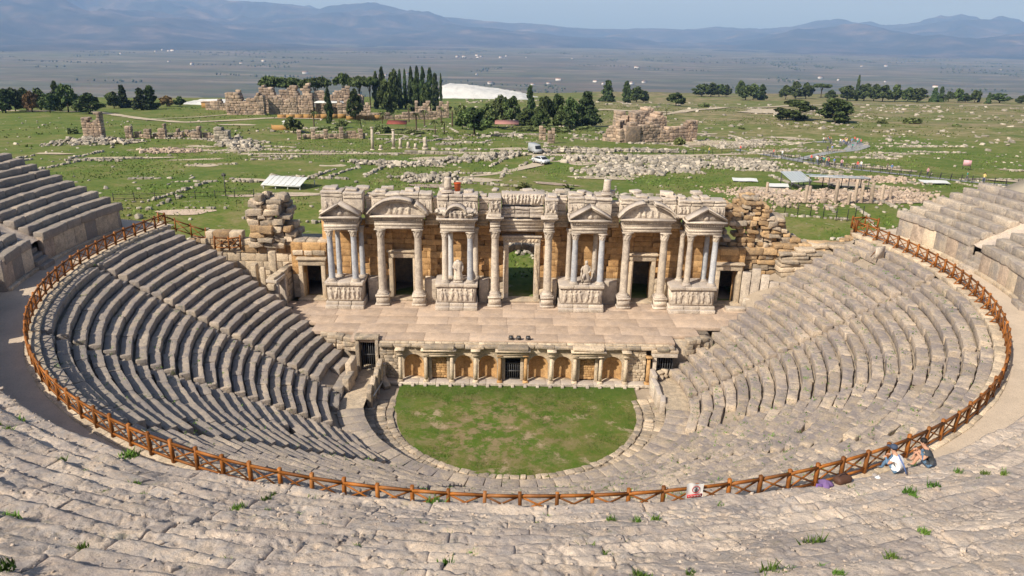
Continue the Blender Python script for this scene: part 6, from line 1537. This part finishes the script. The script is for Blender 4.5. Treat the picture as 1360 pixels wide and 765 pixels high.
TREES = [(-200.5,246.8,9.3,7.8,'b'),(-202.9,256.7,9.0,6.2,'b'),(-201.3,261.6,9.1,6.3,'b'),(-192.0,250.1,8.2,5.1,'a'),(-195.6,262.0,8.8,6.9,'b'),(-184.6,255.5,12.2,4.0,'c'),(-176.5,248.3,10.8,7.8,'b'),(-163.6,239.9,7.4,9.4,'b'),(-178.4,287.7,7.2,6.8,'b'),(-177.2,294.2,10.0,5.9,'k'),(-159.2,273.0,9.1,6.8,'k'),(-158.1,279.9,10.0,7.3,'k'),(-160.5,301.0,5.1,5.3,'a'),(-157.6,308.2,4.5,5.4,'b'),(-201.9,247.1,7.6,6.0,'b'),(-180.1,242.2,7.5,5.9,'b'),(-110.5,300.0,14.4,11.9,'u'),(-103.3,305.0,14.4,12.1,'u'),(-90.4,300.0,14.9,11.9,'u'),(-84.0,330.0,16.4,7.6,'u'),(-74.2,320.0,15.7,8.9,'u'),(-70.9,330.0,15.4,8.4,'u'),(-62.6,205.0,12.0,2.6,'c'),(-67.8,330.0,18.4,3.4,'c'),(-64.7,330.0,20.7,3.8,'c'),(-58.8,330.0,18.4,6.9,'b'),(-57.2,340.0,20.0,2.3,'c'),(-54.5,340.0,20.1,2.3,'c'),(-51.4,340.0,21.4,3.5,'c'),(-48.3,340.0,21.8,3.5,'c'),(-45.3,340.0,21.5,3.9,'c'),(-41.8,340.0,20.9,4.3,'c'),(-38.2,330.0,17.9,5.3,'k'),(-35.2,330.0,18.3,1.5,'c'),(-51.5,260.0,14.1,6.9,'b'),(-40.7,270.0,15.1,4.2,'k'),(-37.4,280.0,12.8,5.3,'b'),(-55.6,304.0,11.4,3.6,'c'),(-62.5,375.1,10.7,3.8,'c'),(-55.3,286.3,9.2,6.1,'b'),(-58.6,230.0,10.8,5.1,'b'),(-62.5,160.9,4.7,4.3,'o'),(-10.9,166.7,8.0,9.3,'b'),(-16.0,191.3,7.7,4.9,'o'),(-7.4,203.4,8.1,5.7,'o'),(0.3,216.0,10.2,6.5,'b'),(7.5,251.2,13.6,4.6,'k'),(5.6,208.0,6.4,6.8,'b'),(11.7,216.3,10.5,6.0,'b'),(16.7,218.3,10.9,6.5,'b'),(20.9,212.8,10.4,7.0,'b'),(27.6,223.8,12.4,9.5,'k'),(-3.3,230.5,9.7,6.3,'b'),(-6.4,300.3,7.5,6.3,'o'),(17.2,204.8,6.1,6.2,'b'),(9.9,203.0,6.6,5.7,'b'),(67.8,477.0,14.2,10.5,'k'),(75.9,446.9,14.3,5.4,'c'),(89.7,488.3,10.4,9.7,'b'),(96.0,493.9,7.9,8.7,'b'),(102.3,415.3,8.1,10.2,'b'),(172.2,633.0,10.5,16.2,'b'),(181.5,637.3,11.8,13.6,'b'),(191.1,645.0,10.6,12.4,'b'),(205.9,675.2,10.4,10.1,'b'),(222.2,686.7,14.8,8.8,'b'),(182.5,537.6,11.3,11.7,'b'),(188.7,538.9,11.9,8.8,'b'),(196.3,542.5,11.9,8.2,'k'),(229.8,583.1,11.5,10.7,'b'),(258.5,638.3,14.5,13.7,'b'),(269.1,640.8,13.9,12.3,'b'),(296.9,675.8,13.2,13.0,'u'),(289.5,635.3,7.9,9.5,'b'),(290.2,602.6,12.5,15.6,'b'),(297.2,601.4,21.8,3.2,'c'),(303.5,600.4,13.7,12.9,'b'),(311.8,600.2,13.7,11.6,'b'),(313.1,586.6,13.4,12.7,'b'),(325.1,590.3,13.5,12.7,'b'),(341.3,600.6,11.9,10.4,'b'),(341.9,585.8,11.6,13.9,'b'),(361.4,595.9,12.4,7.1,'k'),(366.8,596.2,13.0,6.4,'k'),(373.2,595.1,9.3,6.4,'b'),(380.2,592.7,11.1,8.3,'b'),(385.5,590.8,7.4,8.9,'b'),(392.0,589.0,9.8,8.9,'b'),(394.9,588.5,10.4,2.5,'c'),(389.4,566.1,8.9,4.9,'k'),(406.3,578.3,7.9,13.8,'b'),(418.7,569.5,6.6,7.4,'b'),(120.9,267.4,8.7,15.4,'d'),(134.3,257.3,9.7,14.9,'d'),(167.4,258.4,3.1,7.5,'h'),(153.1,255.9,2.1,3.7,'h'),(173.0,237.8,1.7,2.9,'h'),(46.4,150.9,3.1,2.9,'h'),(118.8,412.4,3.1,6.5,'h'),(216.2,328.3,0.7,3.1,'h'),(-122.6,154.6,2.3,2.9,'h'),(83.1,216.3,1.6,2.2,'h'),(2.0,63.8,2.6,2.7,'f'),(9.0,62.7,2.3,3.2,'f'),(-63.7,188.8,5.7,3.4,'p'),(-38.5,230.2,7.7,3.4,'p'),(-29.4,178.2,6.2,3.0,'p'),(-29.1,198.5,6.2,3.0,'p'),(-32.5,252.2,6.6,3.7,'p'),(-22.5,166.9,4.6,2.7,'p'),(-26.1,228.0,6.6,3.1,'p'),(-19.9,168.2,4.2,2.7,'p'),(-20.2,204.6,7.8,3.6,'p'),(-45.5,212.2,4.4,3.2,'p'),(-42.6,221.3,4.3,3.6,'p'),(-45.9,175.4,3.4,3.2,'p'),(68.2,277.1,4.5,1.7,'p'),(-52.8,181.1,2.8,3.3,'o'),(-38.6,166.4,3.1,4.9,'h'),(-54.9,174.8,1.6,6.9,'h'),(-29.8,166.6,1.5,6.7,'h'),(5.4,198.7,1.7,10.1,'h'),(14.2,197.7,2.0,11.1,'h'),(26.5,207.1,1.5,9.4,'h')]
GRP = {}
for i, (x, y, h, w_, k) in enumerate(TREES): GRP.setdefault((k, place_of(x, y)), []).append((h, w_, i))
ADJ = {}
for key, q in GRP.items():
    if len(q) < 2: continue
    hs = sorted(q); lo, hi = hs[0][2], hs[-1][2]; rest = [t for t in q if t[2] not in (lo, hi)]
    if len(q) == 2: ADJ[hi] = 'taller '; ADJ[lo] = 'smaller '; continue
    ADJ[hi] = 'tallest '; ADJ[lo] = 'smallest '
    wi = max(rest, key=lambda t: t[1]/t[0])[2]
    for t in rest: ADJ[t[2]] = 'widest-crowned ' if (t[2] == wi and len(rest) > 1) else 'middle-sized '
for i, (x, y, h, w_, k) in enumerate(TREES):
    v = i % 3; pl_ = place_of(x, y); z = float(gz(x, y))-.1
    e = empty(NAM[k], ADJ.get(i, '')+LAB[k]+' '+pl_, {'h': 'bush', 'f': 'shrub', 'p': 'palm'}.get(k, 'tree'), (x, y, z), i*1.7, LAB[k]+' '+pl_)
    if k in 'pf':
        fw_ = max(w_, 2.0)
        if k == 'p': t = link('trunk', PT[v], e); t.scale = (max(3, h*.9), max(3, h*.9), h*.92); 
        c = link('crown', FR[k, v], e, (0, 0, h*.82 if k == 'p' else .1)); c.scale = (fw_*1.15, fw_*1.15, fw_*.95) if k == 'p' else (fw_*1.4, fw_*1.4, h*1.7)
    else:
        t = link('trunk', TRUNK[k, v], e); t.scale = (w_, w_, h); c = link('crown', CROWN[k, v], e); q_ = 1.25 if k == 'c' else 1.12; c.scale = (w_*q_, w_*q_, h*(.97 if k == 'c' else 1))

# tufts of weeds between the near seats (a thing each)
TUFT = []
for v in range(4):
    r_ = np.random.default_rng(300+v); n = 90; q = np.clip(r_.normal(0, .085, (n, 2)), -.17, .17); TUFT.append(blades('tuft', q, lambda x, y: 0*x-.04, .17, .022, M['tuft'], 30+v))
def onrow(phi, k, f=.5):
    rc = RU+(k+f)*DRU; return (rc*math.sin(phi), -rc*math.cos(phi), ZP+k*DZU-.0)
r_ = random.Random(4)
for i, q in enumerate(TUFTP):
    o = link('weed_tuft', TUFT[i % 4], None, (q[0], q[1], q[2]+.01), r_.uniform(0, 6)); s_ = r_.uniform(.5, 1.0)*(1.6 if r_.random() < .25 else 1); o.scale = (s_*1.25, s_, s_)
    tag(o, 'small green weed tuft growing in a joint of the weathered upper seats', 'weeds', 'weed tufts on the upper seats')
r2 = np.random.default_rng(6); XY = []
for i in range(900):
    s_ = S0+(S1-S0)*r2.random(); k = int((s_-S0)/(S1-S0)*NROW); ph_ = R(r2.uniform(5, 104)) if r2.random() < .8 else R(r2.uniform(-95, 5)); s0 = row_s[k]+.006
    if ph_ > end_phi(s0, 1) or -ph_ > end_phi(s0, -1): continue
    x, y = bowl(s0+.02*(r2.random()), ph_)
    for j in range(5): XY.append((x+r2.normal(0, .09), y+r2.normal(0, .09), Z0+(k+1)*DZ-.02))
XY = np.array(XY); zz = {}
me = blades('seat_weeds', XY[:, :2], lambda x, y: XY[:, 2], .11, .03, M['tuft'], 12); tag(link('seat_weeds', me), 'tiny weeds in the joints of the lower seat rows', 'weeds', kind='stuff')

# farmhouses on the plain
hw = plain('far_white_wall', (.60, .59, .58), .8); hr = plain('far_red_roof', (.30, .20, .16), .8)
b = MB(); b.box(-6, 6, -4, 4, -.5, 5.5); HWm = b.me('wall', hw); b = MB(); b.raw([(-6.4, -4.4, 5.5), (6.4, -4.4, 5.5), (6.4, 4.4, 5.5), (-6.4, 4.4, 5.5), (-6.4, 0, 8), (6.4, 0, 8)], [(0, 1, 5, 4), (2, 3, 4, 5), (0, 3, 2, 1)], [(0, 4, 3), (1, 2, 5)]); HRm = b.me('roof', hr)
r_ = random.Random(77); clus = [(-600, 4200), (300, 3600), (900, 5200), (-1800, 5200), (1900, 4300), (-3200, 7200), (-200, 6800), (2800, 6200)]
for i in range(40):
    c = r_.choice(clus); x, y = c[0]+r_.gauss(0, 260), c[1]+r_.gauss(0, 220); s_ = r_.uniform(.6, 1.3)*(1+c[1]/9000)
    e = empty('farmhouse', 'tiny white house in the hazy fields of the far plain', 'house', (x, y, float(gz(x, y))), r_.uniform(0, 3), 'houses on the far plain'); e.scale = (s_*1.3, s_, s_)
    link('wall', HWm, e); link('roof', HRm, e)
# dark tree belts on the plain
r2 = np.random.default_rng(8); pts = []
for i in range(150):
    x0, y0 = r2.uniform(-6000, 6000), r2.uniform(2400, 9000); a = r2.choice([.15, -.2, 1.4]); L = r2.uniform(150, 800)
    for j in range(int(L/22)): pts.append((x0+math.cos(a)*j*22+r2.normal(0, 30), y0+math.sin(a)*j*22+r2.normal(0, 30)))
pts = np.array(pts); n = len(pts); hgt = r2.uniform(5, 13, n); base = np.array([(0, 0, 0), (1, 0, .35), (-.5, .87, .35), (-.5, -.87, .35), (.7, .5, .75), (-.8, .3, .7), (0, -.8, .75), (0, 0, 1.05)])
V = np.repeat(np.c_[pts, np.full(n, -225.5)], 8, 0)+np.tile(base, (n, 1))*np.repeat(np.c_[hgt*.55, hgt*.55, hgt], 8, 0); V += r2.normal(0, .8, V.shape)
F = np.array([(0, 2, 1), (0, 3, 2), (0, 1, 3), (1, 2, 4), (2, 5, 4), (2, 3, 5), (3, 6, 5), (3, 1, 6), (1, 4, 6), (4, 5, 7), (5, 6, 7), (6, 4, 7)])
tag(link('tree_belts', mesh('tree_belts', V, (F[None]+8*np.arange(n)[:, None, None]).reshape(-1, 3), M['leaf'])), 'thin dark belts of trees between the fields of the far plain', 'trees', kind='stuff')

# ================================================================== PEOPLE
def cols(name, c): return plain(name, c, .85, .12)
skin = cols('skin', (.50, .28, .19)); hair = plain('dark_hair', (.018, .013, .011), .6)
def skin_body(name, J, E_, mat_list, parent=None, facemat=None, sub=2):
    """J: dict joint -> (x,y,z,r); E_: edges; one continuous skinned surface"""
    names = list(J); me = bpy.data.meshes.new(name); me.from_pydata([J[n][:3] for n in names], [(names.index(a), names.index(b)) for a, b in E_], [])
    o = bpy.data.objects.new(name, me); COL.objects.link(o)
    sm = o.modifiers.new('skin', 'SKIN'); sm.use_smooth_shade = True
    sv = me.skin_vertices[0].data
    for i, n in enumerate(names): sv[i].radius = (J[n][3], J[n][3]*(J[n][4] if len(J[n]) > 4 else 1)); sv[i].use_root = (n == 'hip')
    s2 = o.modifiers.new('sub', 'SUBSURF'); s2.levels = s2.render_levels = sub
    dg = bpy.context.evaluated_depsgraph_get(); ev = o.evaluated_get(dg); me2 = bpy.data.meshes.new_from_object(ev)
    bpy.data.objects.remove(o); me2.name = name
    me2.materials.clear()
    for q in mat_list: me2.materials.append(q)
    if facemat:
        for f in me2.polygons: f.material_index = facemat(f.center)
    for f in me2.polygons: f.use_smooth = True
    return me2
def hand_fingers(p, d, up, sc=1.0):
    """short curled finger chains at the end of an arm"""
    b = MB(); p = np.array(p, float); d = np.array(d, float); d /= np.linalg.norm(d); up = np.array(up, float); s_ = np.cross(d, up); s_ /= np.linalg.norm(s_)
    for i, L in enumerate((.07, .08, .075, .06)):
        o = p+s_*(i-1.5)*.020+d*.03; b.tube([o-d*.02, o+d*L*.5+up*.004, o+d*L*.85-up*.02, o+d*L-up*.045], [.0105, .0100, .0095, .008], 6)
    o = p-s_*.038; b.tube([o-d*.02, o+d*.02-s_*.018-up*.006, o+d*.05-s_*.016-up*.02], [.0115, .0105, .009], 6)
    b.lathe([(.012, -.03), (.036, -.01), (.036, .02), (.012, .04)], 8, tuple(p)); return b
def seated(label, loc, rz, shirt, legs, hat=None, lean=.28, turn=0., strap=None, shorts=True, name='person', sc=1.0):
    e = empty(name, label, 'person', loc, rz); e.scale = (sc, sc, sc)
    # local frame: facing +y, ground z = 0; sitting with knees drawn up
    J = {'hip': (0, 0, .14, .155, .8), 'waist': (0, .02, .30, .135, .8), 'chest': (0, .02+lean*.5, .48, .165, .75), 'neckb': (0, .05+lean*.75, .62, .085), 'neck': (0, .08+lean*.85, .69, .055), 'head0': (turn*.02, .11+lean*.9, .75, .078), 'head1': (turn*.03, .12+lean*.92, .83, .095), 'head2': (turn*.03, .115+lean*.92, .91, .075)}
    E_ = [('hip', 'waist'), ('waist', 'chest'), ('chest', 'neckb'), ('neckb', 'neck'), ('neck', 'head0'), ('head0', 'head1'), ('head1', 'head2')]
    for s_, n in ((-1, 'l'), (1, 'r')):
        J.update({n+'thigh': (s_*.13, .12, .15, .095), n+'knee': (s_*.16, .42, .44, .066), n+'calf': (s_*.16, .49, .28, .06), n+'ankle': (s_*.15, .55, .09, .042), n+'toe': (s_*.16, .70, .045, .038),
                  n+'sho': (s_*.19, .05+lean*.6, .565, .075), n+'elb': (s_*.26, .20+lean*.5, .36, .046), n+'wri': (s_*.13, .44+lean*.2, .50, .034)})
        E_ += [('hip', n+'thigh'), (n+'thigh', n+'knee'), (n+'knee', n+'calf'), (n+'calf', n+'ankle'), (n+'ankle', n+'toe'), ('chest', n+'sho'), (n+'sho', n+'elb'), (n+'elb', n+'wri')]
    def fm(c):
        x, y, z = c
        if abs(x) < .13 and z > .645+.0 and y > -.05: return 0                      # head and neck
        if z < .10 and y > .46: return 3                                             # shoes
        d = y-(.02+lean*(z-.14)); 
        if y > .23 and z < .52: 
            if abs(x) > .2 and z > .38 and y < .33: return 0
            return 2 if (not shorts or y < .36) else 0
        if z < .22: return 2
        if abs(x) > .215 and z < .50: return 0                                       # bare forearms
        return 1 if y < .30+lean else 0
    me = skin_body('body', J, E_, [skin, shirt, legs, plain('shoe', (.10, .09, .09), .7)], None, fm)
    link('body', me, e)
    hx, hy, hz_ = J['head1'][:3]
    b = MB(); b.lathe([(.088, -.03), (.104, .02), (.102, .06), (.075, .105), (.02, .122)], 14, (hx, hy-.018, hz_)); b.build('hair', hair, e, None, True, .01, 9)
    b = MB(); b.tube([(hx, hy+.085, hz_+.01), (hx, hy+.112, hz_-.022), (hx, hy+.09, hz_-.03)], [.012, .016, .01], 6)
    for s_ in (-1, 1): b.lathe([(.005, -.025), (.018, 0), (.005, .028)], 8, (hx+s_*.096, hy-.005, hz_-.01))
    b.build('nose_and_ears', skin, e, None, True)
    b = MB()
    for s_ in (-1, 1): b.lathe([(.003, -.008), (.010, 0), (.003, .008)], 8, (hx+s_*.036, hy+.088, hz_+.012))
    b.box(hx-.025, hx+.025, hy+.084, hy+.092, hz_-.052, hz_-.046); b.build('eyes_and_mouth', plain('face_dark', (.06, .03, .025), .5), e)
    for s_, n in ((-1, 'l'), (1, 'r')): w_ = np.array(J[n+'wri'][:3]); hand_fingers(w_, (-s_*.5, .8, .1), (0, 0, 1)).build('hand', skin, e, None, True)
    if hat:
        b = MB(); b.lathe([(.112, .0), (.115, .05), (.09, .105), (.02, .13)], 14, (hx, hy-.01, hz_+.012)); b.box(hx-.07, hx+.07, hy+.08, hy+.2, hz_+.015, hz_+.03); b.build('cap', hat, e, None, True)
    if strap:
        b = MB(); b.tube([(-.02, -.165, .18), (-.02, -.115+lean*.2, .40), (-.02, -.06+lean*.5, .56), (.0, .0+lean*.7, .68)], .022, 6); b.build('bag_strap', strap, e)
    return e
def seatpos(phi, k, f): rc = RU+(k+f)*DRU; return (rc*math.sin(phi), -rc*math.cos(phi), ZP+k*DZU+.0)
jeans = cols('blue_denim', (.11, .19, .30))
seated('person in a white shirt with a blue strap and dark cap sitting by the fence', seatpos(R(22.0), 0, .52), R(22)+.25, cols('white_shirt', (.78, .78, .80)), jeans, hat=plain('navy_cap', (.05, .07, .12), .7), strap=plain('blue_strap', (.10, .16, .36), .7), shorts=False, sc=1.12)
seated('dark-haired person in a charcoal shirt and denim shorts sitting with knees drawn up', seatpos(R(24.4), 0, .60), R(24)+.75, cols('charcoal_shirt', (.055, .06, .07)), jeans, turn=1, sc=1.18)
# belongings by the fence
pj = empty('purple_jacket', 'crumpled purple jacket lying on the ledge by the fence', 'jacket', tuple(np.array(seatpos(R(17.0), 0, .25))+[0, 0, .12]), R(17))
b = MB(); b.lathe([(.02, -.02), (.24, 0), (.21, .08), (.13, .14), (.06, .18), (.02, .19)], 22, (0, 0, 0), lambda a, z: 1+.22*math.cos(3*a+z*9)+.12*math.cos(7*a-z*14)); b.build('cloth', plain('purple_cloth', (.17, .105, .25), .9, .3), pj, None, True, .03, 5)
b = MB(); b.tube([(-.2, -.05, .05), (-.34, .05, .04), (-.42, -.06, .03)], [.065, .055, .04], 8); b.build('sleeve', plain('purple_sleeve', (.18, .10, .30), .9), pj, None, True, .02, 6)
bg_ = empty('dark_bag', 'dark brown bag lying beside the purple jacket', 'bag', tuple(np.array(seatpos(R(18.1), 0, .25))+[0, 0, .1]), R(17.6))
S = Stones(); S.add((0, 0, .13), (.30, .18, .13), .1, .09, .03, 3, (2, 1, 1)); S.finish(); link('bag_body', mesh('bag_body', S.VV, S.Q[0], plain('brown_leather', (.09, .045, .03), .6, .3), True), bg_)
b = MB(); b.tube([(-.2, .0, .24), (-.1, .02, .36), (.1, .02, .36), (.2, 0, .24)], .018, 6); b.build('handle', plain('brown_leather_handle', (.07, .035, .025), .6), bg_)
wp = empty('white_bag', 'small crumpled white plastic bag beside the white-shirted person', 'bag', seatpos(R(20.4), 0, .45), 0)
b = MB(); b.lathe([(.02, 0), (.13, .01), (.12, .09), (.06, .15), (.01, .17)], 12, (0, 0, 0), lambda a, z: 1+.2*math.cos(5*a+z*20)); b.build('bag_body', plain('white_plastic', (.8, .8, .8), .5), wp, None, False, .03, 6)
b = MB(); b.tube([(-.05, 0, .13), (0, .02, .22), (.05, 0, .13)], .01, 5); b.build('handle', plain('white_plastic_handle', (.8, .8, .8), .5), wp)

# tourists far off on the path
def tourist_mesh(shirt, pants, stride, seed):
    J = {'hip': (0, 0, .92, .13, .75), 'waist': (0, 0, 1.08, .12, .75), 'chest': (0, 0, 1.30, .155, .68), 'neck': (0, 0, 1.48, .055), 'h0': (0, .01, 1.57, .085), 'h1': (0, .01, 1.68, .08)}
    E_ = [('hip', 'waist'), ('waist', 'chest'), ('chest', 'neck'), ('neck', 'h0'), ('h0', 'h1')]
    for s_, n in ((-1, 'l'), (1, 'r')):
        J.update({n+'t': (s_*.10, 0, .85, .09), n+'k': (s_*.11, s_*stride*.5+.03, .48, .062), n+'a': (s_*.11, s_*stride, .08, .042), n+'f': (s_*.12, s_*stride+.16, .04, .04), n+'s': (s_*.19, 0, 1.40, .062), n+'e': (s_*.25, -s_*stride*.3-.03, 1.14, .042), n+'w': (s_*.25, -s_*stride*.4+.08, .90, .035)})
        E_ += [('hip', n+'t'), (n+'t', n+'k'), (n+'k', n+'a'), (n+'a', n+'f'), ('chest', n+'s'), (n+'s', n+'e'), (n+'e', n+'w')]
    fm = lambda c: (0 if c[2] > 1.46 and abs(c[0]) < .1 or (abs(c[0]) > .2 and c[2] < 1.12) else 1 if c[2] > .95 or abs(c[0]) > .2 else 2)
    return skin_body('body', J, E_, [skin, shirt, pants], None, fm, 1)
tm = []
for i, (c, pc) in enumerate([((.6, .1, .08), (.08, .1, .16)), ((.75, .74, .72), (.12, .15, .22)), ((.06, .07, .09), (.05, .05, .06)), ((.15, .25, .5), (.3, .27, .22)), ((.65, .35, .4), (.08, .08, .1)), ((.05, .28, .25), (.1, .1, .12)), ((.7, .55, .2), (.1, .12, .2))]):
    tm.append(tourist_mesh(cols('tourist_shirt', c), cols('tourist_trousers', pc), .12+.05*(i % 3), i))
b = MB(); b.lathe([(.085, -.02), (.10, .03), (.08, .09), (.02, .11)], 10); HAIRM = b.me('hair', hair, True)
SH = ['red', 'white', 'black', 'blue', 'pink', 'green', 'yellow']
def tourist(x, y, i, where, rz=0):
    k = i % 7; e = empty('person', 'far tourist in a %s top %s' % (SH[k], where), 'person', (x, y, float(gz(x, y))+.1), rz, 'tourists %s in %s' % (where, SH[k]))
    link('body', tm[k], e); link('hair', HAIRM, e, (0, -.01, 1.68)); e.scale = (1.08,)*3
r_ = random.Random(12)
for i in range(26): tourist(97.5+r_.gauss(0, 2.6), 163+r_.gauss(0, 5.5), i*3+1, 'in the crowd at the bend of the grey path', r_.uniform(0, 6))
for i in range(16):
    t = r_.random(); tourist(66.5+t*2+r_.gauss(0, .5), 108-t*8+r_.gauss(0, 1), i*2+1, 'walking in a group on the grey path', r_.uniform(0, 6))
for i, (x, y) in enumerate([(71, 97), (72, 97.6), (75.5, 93.6), (76.2, 93.2), (81, 88.6), (86, 84), (88, 82), (63, 124), (64, 121), (80, 133.8), (81.5, 134.6), (82, 136), (90, 142), (48, 126), (58, 134)]): tourist(x, y, i, 'strolling apart from the crowd', r_.uniform(0, 6))

# ================================================================== air
b = MB(); b.box(-40000, 40000, -9000, 42000, -300, 1400)
hm = bpy.data.materials.new('haze_air'); hm.use_nodes = True; t = hm.node_tree; t.nodes.clear(); out = t.nodes.new('ShaderNodeOutputMaterial'); pv = t.nodes.new('ShaderNodeVolumePrincipled')
pv.inputs['Color'].default_value = (.30, .50, 1.0, 1); pv.inputs['Density'].default_value = HAZE_D; pv.inputs['Absorption Color'].default_value = (.5, .5, .5, 1); pv.inputs['Anisotropy'].default_value = .0
t.links.new(pv.outputs[0], out.inputs['Volume']); 
hz_o = b.build('haze', hm); hz_o['kind'] = 'stuff'; hz_o['label'] = 'pale blue haze over the far plain and mountains'
